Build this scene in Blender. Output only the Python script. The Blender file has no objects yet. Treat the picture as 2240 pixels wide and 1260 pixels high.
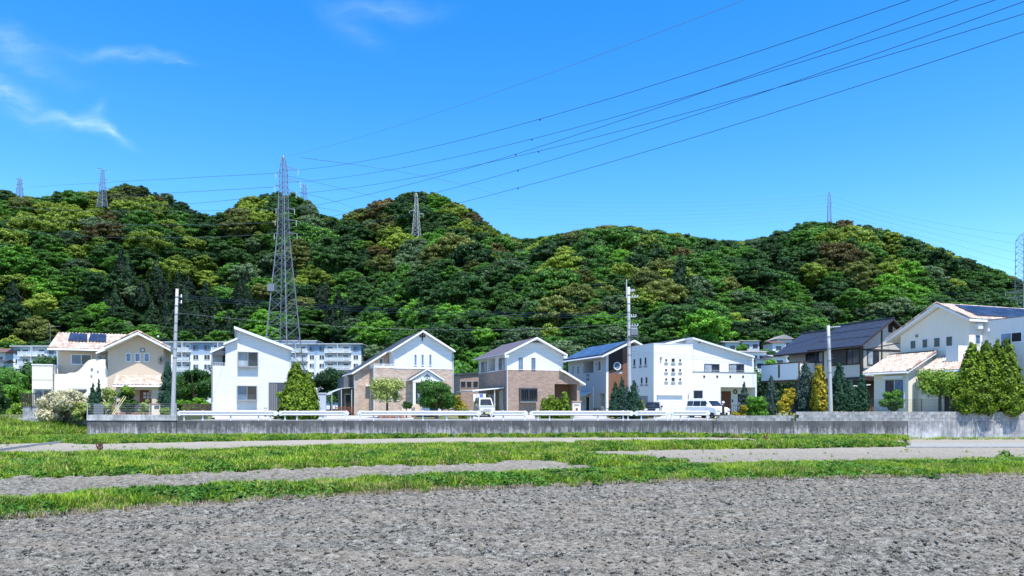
import bpy, math, random
import numpy as np
from mathutils import Vector, Matrix
R = math.radians
S = bpy.context.scene
COL = S.collection
random.seed(5)
rng = np.random.default_rng(11)

# ---------------------------------------------------------------- camera
FOC, HOR, ZC = 1630.0, 888.0, 2.30          # focal length and horizon in photograph pixels, eye height in metres
cam = bpy.data.cameras.new('camera'); co = bpy.data.objects.new('camera', cam); COL.objects.link(co)
co.location = (0, 0, ZC); co.rotation_euler = (R(90), 0, 0)
cam.sensor_width = 36; cam.lens = 36 * FOC / 2240; cam.shift_y = (HOR - 630) / 2240
cam.clip_start = 0.2; cam.clip_end = 6000
S.camera = co
# ---------------------------------------------------------------- light
SUN_EL, SUN_AZ = R(67), R(22)               # azimuth measured from behind the camera towards the right
w = bpy.data.worlds.new('World'); S.world = w; w.use_nodes = True
nt = w.node_tree; nt.nodes.clear()
def wn(t, **k):
    n = nt.nodes.new(t)
    for a, b in k.items(): setattr(n, a, b)
    return n
sky = wn('ShaderNodeTexSky', sky_type='NISHITA', sun_disc=False)
sky.sun_elevation = SUN_EL; sky.sun_rotation = R(180) - SUN_AZ; sky.altitude = 0; sky.air_density = 1.0; sky.dust_density = 0.3; sky.ozone_density = 3.0
hs = wn('ShaderNodeHueSaturation'); hs.inputs['Hue'].default_value = 0.504; hs.inputs['Saturation'].default_value = 1.41; hs.inputs['Value'].default_value = 1.62
nt.links.new(sky.outputs[0], hs.inputs['Color'])
tc = wn('ShaderNodeTexCoord'); sep = wn('ShaderNodeSeparateXYZ'); nt.links.new(tc.outputs['Generated'], sep.inputs[0])
def wm(op, a, b=None, c=None):
    n = wn('ShaderNodeMath', operation=op)
    for i, x in enumerate((a, b, c)):
        if x is None: continue
        if isinstance(x, (int, float)): n.inputs[i].default_value = x
        else: nt.links.new(x, n.inputs[i])
    return n.outputs[0]
ux = wm('DIVIDE', sep.outputs[0], sep.outputs[1]); uz = wm('DIVIDE', sep.outputs[2], sep.outputs[1])
cmb = wn('ShaderNodeCombineXYZ'); nt.links.new(ux, cmb.inputs[0]); nt.links.new(uz, cmb.inputs[1])
warp = wn('ShaderNodeTexNoise'); warp.inputs['Scale'].default_value = 7; warp.inputs['Detail'].default_value = 4
nt.links.new(cmb.outputs[0], warp.inputs['Vector'])
wv = wn('ShaderNodeVectorMath', operation='SUBTRACT'); nt.links.new(warp.outputs['Color'], wv.inputs[0]); wv.inputs[1].default_value = (.5, .5, .5)
ws = wn('ShaderNodeVectorMath', operation='SCALE'); nt.links.new(wv.outputs[0], ws.inputs[0]); ws.inputs['Scale'].default_value = 0.11
wa = wn('ShaderNodeVectorMath', operation='ADD'); nt.links.new(cmb.outputs[0], wa.inputs[0]); nt.links.new(ws.outputs[0], wa.inputs[1])
tot = None
for (px, py, hl, hw, ang, amp) in ((20, 190, 210, 70, -38, .42), (170, 258, 170, 30, -24, .55), (232, 282, 85, 16, -28, .5), (290, 126, 190, 28, -15, .5), (385, 160, 70, 12, -10, .35),
                                   (20, 60, 230, 60, -16, .36), (205, 235, 60, 26, 40, .25), (840, 8, 230, 50, -6, .22), (790, 60, 130, 50, -40, .14), (90, 130, 160, 50, -20, .2)):
    m = wn('ShaderNodeMapping', vector_type='TEXTURE')
    m.inputs['Location'].default_value = ((px - 1120) / FOC, (HOR - py) / FOC, 0)
    m.inputs['Rotation'].default_value = (0, 0, R(ang))
    m.inputs['Scale'].default_value = (hl / FOC, hw / FOC, 1)
    nt.links.new(wa.outputs[0], m.inputs['Vector'])
    g = wn('ShaderNodeTexGradient', gradient_type='QUADRATIC_SPHERE'); nt.links.new(m.outputs[0], g.inputs[0])
    v = wm('MULTIPLY', g.outputs['Fac'], amp)
    tot = v if tot is None else wm('ADD', tot, v)
cm = wn('ShaderNodeMapping'); cm.inputs['Rotation'].default_value = (0, 0, R(22)); cm.inputs['Scale'].default_value = (5, 22, 1); nt.links.new(wa.outputs[0], cm.inputs['Vector'])
cn = wn('ShaderNodeTexNoise'); cn.inputs['Scale'].default_value = 1.5; cn.inputs['Detail'].default_value = 9; cn.inputs['Roughness'].default_value = .68
nt.links.new(cm.outputs[0], cn.inputs['Vector'])
cf = wm('MULTIPLY', tot, wm('MULTIPLY_ADD', cn.outputs['Fac'], 2.6, -.78))
cf = wm('MINIMUM', wm('MAXIMUM', cf, 0.0), 0.8)
mx = wn('ShaderNodeMix', data_type='RGBA'); nt.links.new(cf, mx.inputs['Factor'])
nt.links.new(hs.outputs[0], mx.inputs['A']); mx.inputs['B'].default_value = (5.2, 6.8, 8.2, 1)
bg = wn('ShaderNodeBackground'); bg.inputs['Strength'].default_value = 0.118
nt.links.new(mx.outputs['Result'], bg.inputs['Color'])
nt.links.new(bg.outputs[0], wn('ShaderNodeOutputWorld').inputs[0])
sl = bpy.data.lights.new('sun', 'SUN'); sl.energy = 5.0; sl.angle = R(0.53); sl.color = (1.0, 0.955, 0.87)
so = bpy.data.objects.new('sun', sl); COL.objects.link(so)
sd = Vector((math.sin(SUN_AZ) * math.cos(SUN_EL), -math.cos(SUN_AZ) * math.cos(SUN_EL), math.sin(SUN_EL)))
so.rotation_euler = sd.to_track_quat('Z', 'Y').to_euler(); so.location = (0, 0, 200)
S.view_settings.view_transform = 'Standard'; S.view_settings.look = 'None'; S.view_settings.gamma = 1
S.view_settings.use_curve_mapping = False
S.view_settings.exposure = 0.62
try:
    S.cycles.max_bounces = 6; S.cycles.transparent_max_bounces = 6; S.cycles.diffuse_bounces = 3; S.cycles.glossy_bounces = 2
except Exception: pass

# ---------------------------------------------------------------- materials
MATS = {}
class NB:
    def __init__(s, m): s.t = m.node_tree
    def n(s, t, **k):
        q = s.t.nodes.new(t)
        for a, b in k.items(): setattr(q, a, b)
        return q
    def l(s, a, b): s.t.links.new(a, b)
    def noise(s, vec, scale, detail=4, rough=.55, dist=0):
        q = s.n('ShaderNodeTexNoise'); q.inputs['Scale'].default_value = scale; q.inputs['Detail'].default_value = detail
        q.inputs['Roughness'].default_value = rough; q.inputs['Distortion'].default_value = dist
        if vec is not None: s.l(vec, q.inputs['Vector'])
        return q.outputs['Fac']
    def ramp(s, fac, stops, interp='LINEAR'):
        q = s.n('ShaderNodeValToRGB'); cr = q.color_ramp; cr.interpolation = interp
        while len(cr.elements) < len(stops): cr.elements.new(0.5)
        for e, (p, c) in zip(cr.elements, stops):
            e.position = p; e.color = (*c, 1) if len(c) == 3 else c
        s.l(fac, q.inputs[0]); return q.outputs[0]
    def math(s, op, a, b=None, c=None):
        q = s.n('ShaderNodeMath', operation=op)
        for i, x in enumerate((a, b, c)):
            if x is None: continue
            if isinstance(x, (int, float)): q.inputs[i].default_value = x
            else: s.l(x, q.inputs[i])
        return q.outputs[0]
    def mix(s, fac, a, b, mode='MIX'):
        q = s.n('ShaderNodeMix', data_type='RGBA', blend_type=mode)
        for nm, x in (('Factor', fac), ('A', a), ('B', b)):
            if isinstance(x, (int, float)): q.inputs[nm].default_value = x
            elif isinstance(x, tuple): q.inputs[nm].default_value = (*x, 1) if len(x) == 3 else x
            else: s.l(x, q.inputs[nm])
        return q.outputs['Result']
    def map(s, vec, scale=(1, 1, 1), rot=(0, 0, 0)):
        q = s.n('ShaderNodeMapping'); q.inputs['Scale'].default_value = scale; q.inputs['Rotation'].default_value = rot
        s.l(vec, q.inputs['Vector']); return q.outputs[0]
    def bump(s, h, strength=.3, dist=.02):
        q = s.n('ShaderNodeBump'); q.inputs['Strength'].default_value = strength; q.inputs['Distance'].default_value = dist
        s.l(h, q.inputs['Height']); return q.outputs[0]
def newmat(name):
    m = bpy.data.materials.new(name); m.use_nodes = True; m.node_tree.nodes.clear(); b = NB(m)
    p = b.n('ShaderNodeBsdfPrincipled'); o = b.n('ShaderNodeOutputMaterial'); b.l(p.outputs[0], o.inputs[0])
    MATS[name] = m
    return m, b, p, o
def simple(name, col, rough=.6, metal=0, var=.12, scale=3, bump=0, bs=40, spec=.5, dirt=0):
    """paint, plaster, metal: base colour with soft mottling, vertical weathering and fine relief"""
    m, b, p, o = newmat(name)
    c = b.n('ShaderNodeTexCoord').outputs['Object']
    f = b.noise(c, scale, 5)
    k = b.math('MULTIPLY_ADD', f, 2 * var, 1 - var)
    cc = b.mix(1.0, (*col, 1), k, 'MULTIPLY')
    if dirt:
        d = b.noise(b.map(c, (2.5, 2.5, .25)), 1.6, 6, .65)
        d = b.ramp(d, [(.45, (0, 0, 0)), (.8, (1, 1, 1))])
        cc = b.mix(b.math('MULTIPLY', d, dirt), cc, (col[0] * .45, col[1] * .43, col[2] * .38))
    b.l(cc, p.inputs['Base Color'])
    p.inputs['Roughness'].default_value = rough; p.inputs['Metallic'].default_value = metal
    p.inputs['Specular IOR Level'].default_value = spec
    if bump: b.l(b.bump(b.noise(c, bs, 3), bump), p.inputs['Normal'])
    return m
def glass(name, col, rough=.08):
    m, b, p, o = newmat(name)
    c = b.n('ShaderNodeTexCoord').outputs['Object']
    cc = b.mix(b.ramp(b.noise(c, 1.1, 3), [(.35, (0, 0, 0)), (.7, (1, 1, 1))]), (*col, 1), (col[0] * 2 + .02, col[1] * 2 + .025, col[2] * 2 + .03, 1))
    b.l(cc, p.inputs['Base Color']); p.inputs['Roughness'].default_value = rough; p.inputs['Specular IOR Level'].default_value = .45
    return m
def attr_mat(name, attr='tint', rough=.75):
    m, b, p, o = newmat(name)
    a = b.n('ShaderNodeAttribute', attribute_name=attr)
    c = b.n('ShaderNodeTexCoord').outputs['Object']
    k = b.math('MULTIPLY_ADD', b.noise(c, 9, 4), .5, .75)
    b.l(b.mix(1.0, a.outputs['Color'], k, 'MULTIPLY'), p.inputs['Base Color']); p.inputs['Roughness'].default_value = rough
    b.l(b.bump(b.noise(c, 60, 2), .15), p.inputs['Normal'])
    return m
def leafmat(name, dark, light, hue=.0, trans=.22, clump=.8, obj_var=.35):
    """leaf surface: per-leaf tint, clump-to-clump and tree-to-tree colour differences, some light through the leaf"""
    m, b, p, o = newmat(name)
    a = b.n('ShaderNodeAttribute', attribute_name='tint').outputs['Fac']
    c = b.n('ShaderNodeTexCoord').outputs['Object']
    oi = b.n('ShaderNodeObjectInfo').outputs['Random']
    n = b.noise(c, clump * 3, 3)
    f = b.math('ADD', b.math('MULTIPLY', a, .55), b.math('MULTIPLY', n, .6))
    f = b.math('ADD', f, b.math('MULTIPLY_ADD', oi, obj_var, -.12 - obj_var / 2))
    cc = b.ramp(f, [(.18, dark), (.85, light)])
    b.l(cc, p.inputs['Base Color']); p.inputs['Roughness'].default_value = .6; p.inputs['Specular IOR Level'].default_value = .25
    t = b.n('ShaderNodeBsdfTranslucent'); b.l(b.mix(.35, cc, (light[0] * 1.2, light[1] * 1.3, light[2] * .7)), t.inputs['Color'])
    mx = b.n('ShaderNodeMixShader'); mx.inputs[0].default_value = trans
    b.l(p.outputs[0], mx.inputs[1]); b.l(t.outputs[0], mx.inputs[2]); b.l(mx.outputs[0], o.inputs[0])
    return m
def brickmat(name, c1, c2, mortar, bw=.22, bh=.075, axis='xz', bump=.5):
    m, b, p, o = newmat(name)
    c = b.n('ShaderNodeTexCoord').outputs['Object']
    sp = b.n('ShaderNodeSeparateXYZ'); b.l(c, sp.inputs[0])
    cb = b.n('ShaderNodeCombineXYZ')
    b.l(b.math('ADD', sp.outputs[0], sp.outputs[1]), cb.inputs[0]); b.l(sp.outputs[2], cb.inputs[1])
    br = b.n('ShaderNodeTexBrick'); b.l(cb.outputs[0], br.inputs['Vector'])
    br.inputs['Scale'].default_value = 1; br.inputs['Brick Width'].default_value = bw; br.inputs['Row Height'].default_value = bh
    br.inputs['Mortar Size'].default_value = .008; br.inputs['Mortar Smooth'].default_value = .2; br.inputs['Bias'].default_value = 0
    br.inputs['Color1'].default_value = (*c1, 1); br.inputs['Color2'].default_value = (*c2, 1); br.inputs['Mortar'].default_value = (*mortar, 1)
    k = b.math('MULTIPLY_ADD', b.noise(c, 2.2, 5), .5, .75)
    b.l(b.mix(1, br.outputs['Color'], k, 'MULTIPLY'), p.inputs['Base Color']); p.inputs['Roughness'].default_value = .85
    b.l(b.bump(br.outputs['Fac'], -bump, .01), p.inputs['Normal'])
    return m
def sidingmat(name, col, pitch=.15, brick=False, var=.06):
    m, b, p, o = newmat(name)
    c = b.n('ShaderNodeTexCoord').outputs['Object']
    sp = b.n('ShaderNodeSeparateXYZ'); b.l(c, sp.inputs[0])
    cb = b.n('ShaderNodeCombineXYZ'); b.l(b.math('ADD', sp.outputs[0], sp.outputs[1]), cb.inputs[0]); b.l(sp.outputs[2], cb.inputs[1])
    br = b.n('ShaderNodeTexBrick'); b.l(cb.outputs[0], br.inputs['Vector']); br.inputs['Scale'].default_value = 1
    br.inputs['Brick Width'].default_value = 1.1 if brick else 3.03; br.inputs['Row Height'].default_value = pitch
    br.inputs['Mortar Size'].default_value = .007; br.inputs['Mortar Smooth'].default_value = .3
    d = tuple(x * .93 for x in col); br.inputs['Color1'].default_value = (*col, 1); br.inputs['Color2'].default_value = (*d, 1)
    br.inputs['Mortar'].default_value = (*[x * .55 for x in col], 1)
    k = b.math('MULTIPLY_ADD', b.noise(b.map(c, (1, 1, .4)), 1.3, 6), 2 * var, 1 - var)
    b.l(b.mix(1, br.outputs['Color'], k, 'MULTIPLY'), p.inputs['Base Color']); p.inputs['Roughness'].default_value = .55
    h = b.math('ADD', b.math('MULTIPLY', br.outputs['Fac'], -1), b.math('MULTIPLY', b.noise(c, 25, 3), .5))
    b.l(b.bump(h, .4, .01), p.inputs['Normal'])
    return m
M = {}
M['white'] = simple('white_paint', (.80, .80, .79), .45, var=.04, dirt=.12)
M['rail_white'] = simple('rail_white_paint', (.70, .71, .72), .35, var=.05, scale=6, dirt=.2)
M['trim_white'] = simple('trim_white', (.78, .79, .80), .4, var=.03)
M['cream'] = simple('cream_render', (.60, .49, .375), .85, var=.05, bump=.25, bs=30, dirt=.08)
M['cream_light'] = simple('pale_cream_render', (.80, .73, .62), .85, var=.05, bump=.25, bs=30, dirt=.08)
M['annex_cream'] = simple('annex_cream', (.72, .66, .54), .8, var=.04, bump=.1)
M['grey_wall'] = simple('pale_grey_render', (.50, .51, .53), .8, var=.06, bump=.2, dirt=.08)
M['dark_wall'] = simple('dark_grey_wall', (.10, .105, .115), .7, var=.1)
M['brown_wall'] = sidingmat('brown_wall', (.24, .12, .075), .12)
M['porch_brown'] = simple('porch_brown', (.15, .075, .045), .7, var=.15)
M['white_siding'] = sidingmat('white_siding', (.73, .73, .725), .16, brick=True, var=.09)
M['white_panel'] = sidingmat('white_panel_siding', (.72, .73, .735), .455, var=.08)
M['upper_panel'] = sidingmat('upper_panel_siding', (.70, .70, .69), .455)
M['brick_tan'] = brickmat('tan_brick', (.54, .42, .33), (.36, .25, .19), (.52, .47, .41), .36, .10)
M['brick_brown'] = brickmat('brown_brick', (.40, .275, .21), (.25, .165, .13), (.36, .31, .27), .30, .085)
M['render_white'] = simple('white_render', (.74, .735, .72), .85, var=.06, bump=.6, bs=16, dirt=.16)
M['timber_cream'] = simple('timber_cream', (.52, .49, .43), .8, var=.06)
M['dark_timber'] = simple('dark_timber', (.035, .025, .022), .6, var=.2, scale=8)
M['trim_brown'] = simple('trim_brown', (.085, .05, .04), .6, var=.15)
M['door_brown'] = simple('door_brown', (.20, .065, .03), .45, var=.25, scale=5)
M['frame_dark'] = simple('dark_window_frame', (.09, .095, .11), .4, var=.08, metal=.3)
M['frame_white'] = simple('white_window_frame', (.74, .75, .77), .4, var=.03)
M['frame_grey'] = simple('grey_window_frame', (.25, .26, .29), .45, var=.06)
M['glass'] = glass('window_glass', (.012, .018, .028))
M['glass_blue'] = glass('pale_window_glass', (.07, .12, .19), .12)
M['curtain'] = glass('curtained_glass', (.20, .24, .28), .15)
M['dark'] = simple('dark_opening', (.012, .012, .014), .8)
M['roof_dark'] = simple('dark_slate_roof', (.045, .048, .06), .55, var=.2, scale=4, bump=.2, bs=12)
M['roof_purple'] = simple('purple_grey_roof', (.115, .095, .115), .65, var=.2, scale=5, bump=.25, bs=12)
M['roof_white'] = simple('pale_roof_edge', (.70, .72, .76), .5, var=.05)
M['roof_metal'] = simple('dark_metal_roof', (.05, .055, .075), .38, var=.15, scale=2, metal=.3)
M['solar'] = glass('solar_cell', (.006, .012, .035), .4)
M['solar_light'] = glass('blue_solar_cell', (.025, .055, .12), .4)
M['solar_frame'] = simple('solar_frame', (.12, .14, .2), .4, metal=.5)
M['tile'] = attr_mat('clay_roof_tile')
M['galv'] = simple('galvanised_steel', (.20, .22, .25), .45, metal=.35, var=.15, scale=1.5)
M['galv_light'] = simple('pale_galvanised_steel', (.52, .54, .56), .5, metal=.15, var=.12)
M['pole'] = simple('pole_concrete', (.40, .41, .42), .8, var=.12, scale=2, bump=.1, dirt=.25)
M['wire'] = simple('cable', (.025, .045, .085), .8, spec=.1)
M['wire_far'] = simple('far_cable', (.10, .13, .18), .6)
M['wire_pale'] = simple('pale_cable', (.35, .38, .42), .6)
M['insul'] = simple('insulator', (.55, .58, .62), .3)
M['asphalt'] = simple('road_asphalt', (.23, .23, .24), .9, var=.15, bump=.3)
M['paving'] = simple('pale_concrete_paving', (.40, .39, .375), .9, var=.12, bump=.2, dirt=.2)
M['black_metal'] = simple('black_metal', (.02, .02, .022), .5)
M['bark'] = simple('bark', (.10, .075, .05), .95, var=.3, scale=9, bump=.5, bs=14)
M['bamboo_pole'] = simple('dry_bamboo', (.62, .50, .25), .5, var=.15)
M['stone_red'] = simple('red_stone', (.28, .15, .12), .85, var=.25, bump=.3)
M['post_cream'] = simple('mail_post_cream', (.70, .60, .50), .8, var=.08)
M['canopy'] = simple('translucent_canopy', (.62, .66, .66), .3, var=.06)
M['shed'] = simple('shed_metal', (.42, .45, .52), .5, var=.05)
M['apt_white'] = simple('apartment_white', (.78, .79, .80), .8, var=.04, dirt=.1)
M['apt_blue'] = simple('apartment_blue_grey', (.30, .40, .54), .8, var=.05)
M['apt_shade'] = simple('apartment_grey', (.52, .56, .60), .8, var=.05)
M['lace'] = simple('balcony_grille', (.52, .58, .60), .6)
M['rubber'] = simple('tyre_rubber', (.02, .02, .02), .85)
M['car_silver'] = simple('silver_car_paint', (.32, .35, .33), .25, metal=.2, var=.02)
M['car_white'] = simple('white_car_paint', (.82, .83, .85), .2, var=.02)
M['car_black'] = simple('black_car_paint', (.015, .015, .018), .2, var=.02)
M['lamp_lens'] = simple('lamp_lens', (.72, .74, .76), .15, var=.03)
M['plate'] = simple('number_plate', (.62, .50, .20), .5, var=.03)
M['plate_w'] = simple('white_plate', (.7, .7, .7), .5, var=.03)
M['cloth_blue'] = simple('blue_cloth', (.12, .16, .42), .9)
M['cloth_white'] = simple('white_cloth', (.75, .75, .8), .9)

# concrete of the retaining walls: grey cement with dark run-off streaks below the coping
def concrete(name, base, dark, amt, topz):
    m, b, p, o = newmat(name)
    c = b.n('ShaderNodeTexCoord').outputs['Object']
    oi = b.n('ShaderNodeObjectInfo').outputs['Random']
    off = b.n('ShaderNodeVectorMath', operation='ADD'); b.l(c, off.inputs[0])
    cb = b.n('ShaderNodeCombineXYZ'); b.l(b.math('MULTIPLY', oi, 37), cb.inputs[0]); b.l(cb.outputs[0], off.inputs[1]); c2 = off.outputs[0]
    st = b.noise(b.map(c2, (3.2, 1, .28)), 1.5, 6, .7)
    fi = b.noise(b.map(c2, (14, 1, .8)), 1.2, 3, .6)
    bl = b.noise(c2, 3.5, 7, .7)
    sp = b.n('ShaderNodeSeparateXYZ'); b.l(c, sp.inputs[0])
    up = b.math('MULTIPLY', sp.outputs[2], .30 / topz)
    s = b.math('ADD', b.math('ADD', b.math('MULTIPLY', st, .85), b.math('MULTIPLY', fi, .35)), up)
    s = b.math('ADD', s, b.math('MULTIPLY', bl, .5))
    fac = b.ramp(s, [(.86, (0, 0, 0)), (1.20, (1, 1, 1))])
    fac.node.color_ramp.elements[0].position = .68; fac.node.color_ramp.elements[1].position = .90
    sc = b.math('MULTIPLY', s, .8); b.t.links.remove(fac.node.inputs[0].links[0]); b.l(sc, fac.node.inputs[0])
    big_ = b.ramp(b.noise(c2, .9, 5, .6), [(.38, (.55, .56, .58)), (.62, (1.05, 1.04, 1.02))])
    lite = b.mix(b.noise(c2, 11, 5), tuple(x * .82 for x in base), tuple(min(.8, x * 1.2) for x in base))
    b.l(b.mix(1.0, b.mix(b.math('MULTIPLY', fac, amt), lite, dark), big_, 'MULTIPLY'), p.inputs['Base Color'])
    p.inputs['Roughness'].default_value = .95
    b.l(b.bump(b.noise(c2, 30, 5, .7), .45, .01), p.inputs['Normal'])
    return m
M['concrete'] = concrete('stained_concrete', (.54, .54, .55), (.05, .052, .056), .88, 1.2)
M['concrete_light'] = concrete('pale_stained_concrete', (.56, .56, .57), (.11, .11, .115), .65, 2.0)
M['block'] = concrete('concrete_block', (.40, .40, .40), (.10, .10, .105), .8, 1.0)

# ---------------------------------------------------------------- mesh helpers
class MB:
    def __init__(s): s.v = []; s.f = []; s.m = []
    def add(s, vs, fs, mi=0):
        n = len(s.v); s.v += [tuple(p) for p in vs]
        for f in fs: s.f.append(tuple(i + n for i in f)); s.m.append(mi)
        return s
    def box(s, x0, x1, y0, y1, z0, z1, mi=0):
        x0, x1 = sorted((x0, x1)); y0, y1 = sorted((y0, y1)); z0, z1 = sorted((z0, z1))
        return s.add([(x0, y0, z0), (x1, y0, z0), (x1, y1, z0), (x0, y1, z0), (x0, y0, z1), (x1, y0, z1), (x1, y1, z1), (x0, y1, z1)],
                     [(0, 3, 2, 1), (4, 5, 6, 7), (0, 1, 5, 4), (1, 2, 6, 5), (2, 3, 7, 6), (3, 0, 4, 7)], mi)
    def prism(s, pts, vec, mi=0, mi_side=None, mi_end=None):
        """polygon pts pushed along vec"""
        n = len(pts); vec = Vector(vec); a = [Vector(p) for p in pts]; b = [p + vec for p in a]
        s.add(a + b, [tuple(range(n))[::-1]], mi)
        k = len(s.v) - 2 * n
        s.f.append(tuple(k + n + i for i in range(n))); s.m.append(mi if mi_end is None else mi_end)
        for i in range(n):
            j = (i + 1) % n; s.f.append((k + i, k + j, k + n + j, k + n + i)); s.m.append(mi if mi_side is None else mi_side)
        return s
    def bar(s, p0, p1, w, h=None, mi=0):
        p0, p1 = Vector(p0), Vector(p1); d = (p1 - p0); L = d.length
        if L < 1e-6: return s
        d.normalize(); up = Vector((0, 0, 1)) if abs(d.z) < .95 else Vector((1, 0, 0))
        a = d.cross(up).normalized() * (w / 2); b = a.cross(d).normalized() * ((h or w) / 2)
        q = [p0 - a - b, p0 + a - b, p0 + a + b, p0 - a + b]
        return s.prism(q, p1 - p0, mi)
    def tube(s, pts, r, n=6, mi=0, cap=True):
        pts = [Vector(p) for p in pts]; rr = r if isinstance(r, (list, tuple)) else [r] * len(pts); base = len(s.v)
        for i, p in enumerate(pts):
            d = (pts[min(i + 1, len(pts) - 1)] - pts[max(i - 1, 0)]).normalized()
            up = Vector((0, 0, 1)) if abs(d.z) < .9 else Vector((1, 0, 0))
            a = d.cross(up).normalized(); b = a.cross(d).normalized()
            for k in range(n):
                t = 2 * math.pi * k / n; s.v.append(tuple(p + (a * math.cos(t) + b * math.sin(t)) * rr[i]))
        for i in range(len(pts) - 1):
            for k in range(n):
                q = base + i * n + k; q2 = base + i * n + (k + 1) % n; s.f.append((q, q2, q2 + n, q + n)); s.m.append(mi)
        if cap:
            s.f.append(tuple(base + k for k in range(n))[::-1]); s.m.append(mi)
            s.f.append(tuple(base + (len(pts) - 1) * n + k for k in range(n))); s.m.append(mi)
        return s
    def lathe(s, prof, c=(0, 0, 0), n=10, mi=0):
        base = len(s.v)
        for (r, z) in prof:
            for k in range(n): t = 2 * math.pi * k / n; s.v.append((c[0] + r * math.cos(t), c[1] + r * math.sin(t), c[2] + z))
        for i in range(len(prof) - 1):
            for k in range(n): q = base + i * n + k; q2 = base + i * n + (k + 1) % n; s.f.append((q, q2, q2 + n, q + n)); s.m.append(mi)
        return s
    def mesh(s, name, mats):
        me = bpy.data.meshes.new(name); me.from_pydata(s.v, [], s.f)
        for m in mats: me.materials.append(M[m] if isinstance(m, str) else m)
        me.polygons.foreach_set('material_index', s.m); me.update(); return me
    def obj(s, name, mats, parent=None, smooth=False, bevel=0):
        if isinstance(mats, str): mats = [mats]
        me = s.mesh(name, mats)
        if smooth: me.shade_smooth()
        o = bpy.data.objects.new(name, me); COL.objects.link(o)
        if parent is not None: o.parent = parent
        if bevel:
            bv = o.modifiers.new('edge', 'BEVEL'); bv.width = bevel; bv.segments = 2; bv.limit_method = 'ANGLE'; bv.angle_limit = R(35)
        return o
def tag(o, label=None, cat=None, group=None, kind=None):
    if label: o['label'] = label
    if cat: o['category'] = cat
    if group: o['group'] = group
    if kind: o['kind'] = kind
    return o
def empty(name, loc=(0, 0, 0), rz=0, label=None, cat=None, group=None, kind=None):
    o = bpy.data.objects.new(name, None); COL.objects.link(o); o.location = loc; o.rotation_euler = (0, 0, rz)
    return tag(o, label, cat, group, kind)
def link(name, me, parent=None, loc=(0, 0, 0), rot=(0, 0, 0), sc=(1, 1, 1)):
    o = bpy.data.objects.new(name, me); COL.objects.link(o); o.parent = parent; o.location = loc; o.rotation_euler = rot; o.scale = sc
    return o
def W(px, py, Y):                           # photograph pixel + distance -> world point
    return Vector(((px - 1120) / FOC * Y, Y, ZC + (HOR - py) / FOC * Y))
def GY(py, z=0): return (ZC - z) * FOC / (py - HOR)
def vn(x, y, seed=0):
    xi = np.floor(x); yi = np.floor(y); fx = x - xi; fy = y - yi; fx = fx * fx * (3 - 2 * fx); fy = fy * fy * (3 - 2 * fy)
    def h(a, b):
        q = np.sin(a * 127.1 + b * 311.7 + seed * 74.7) * 43758.5453
        return q - np.floor(q)
    return (h(xi, yi) * (1 - fx) + h(xi + 1, yi) * fx) * (1 - fy) + (h(xi, yi + 1) * (1 - fx) + h(xi + 1, yi + 1) * fx) * fy
def np_mesh(name, verts, quads, mats, tint=None, smooth=False):
    me = bpy.data.meshes.new(name); nv, nq = len(verts), len(quads); k = quads.shape[1]
    me.vertices.add(nv); me.vertices.foreach_set('co', np.ascontiguousarray(verts, dtype=np.float32).ravel())
    me.loops.add(nq * k); me.loops.foreach_set('vertex_index', quads.astype(np.int32).ravel())
    me.polygons.add(nq); me.polygons.foreach_set('loop_start', np.arange(0, nq * k, k, dtype=np.int32))
    me.polygons.foreach_set('loop_total', np.full(nq, k, dtype=np.int32))
    me.polygons.foreach_set('use_smooth', np.full(nq, smooth))
    me.update(calc_edges=True)
    for m in mats: me.materials.append(M[m] if isinstance(m, str) else m)
    if tint is not None:
        a = me.attributes.new('tint', 'FLOAT', 'FACE'); a.data.foreach_set('value', tint.astype(np.float32))
    return me

# ---------------------------------------------------------------- foliage
def leaf_quads(c, nrm, size, asp=.6):
    n = len(c); nrm = nrm / (np.linalg.norm(nrm, axis=1, keepdims=True) + 1e-9)
    r = rng.normal(size=(n, 3)); a = np.cross(nrm, r); a /= (np.linalg.norm(a, axis=1, keepdims=True) + 1e-9); b = np.cross(nrm, a)
    s = (size * rng.uniform(.65, 1.35, n))[:, None] if np.isscalar(size) else size[:, None] * rng.uniform(.65, 1.35, (n, 1))
    v = np.stack([c - a * s, c - b * s * asp + nrm * s * .15, c + a * s, c + b * s * asp - nrm * s * .1], 1).reshape(-1, 3)
    return v, np.arange(4 * n).reshape(n, 4)
ICO = None
def ico():
    global ICO
    if ICO is None:
        import bmesh
        bm = bmesh.new(); bmesh.ops.create_icosphere(bm, subdivisions=1, radius=1)
        ICO = (np.array([v.co[:] for v in bm.verts]), np.array([[v.index for v in f.verts] for f in bm.faces])); bm.free()
    return ICO
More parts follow.
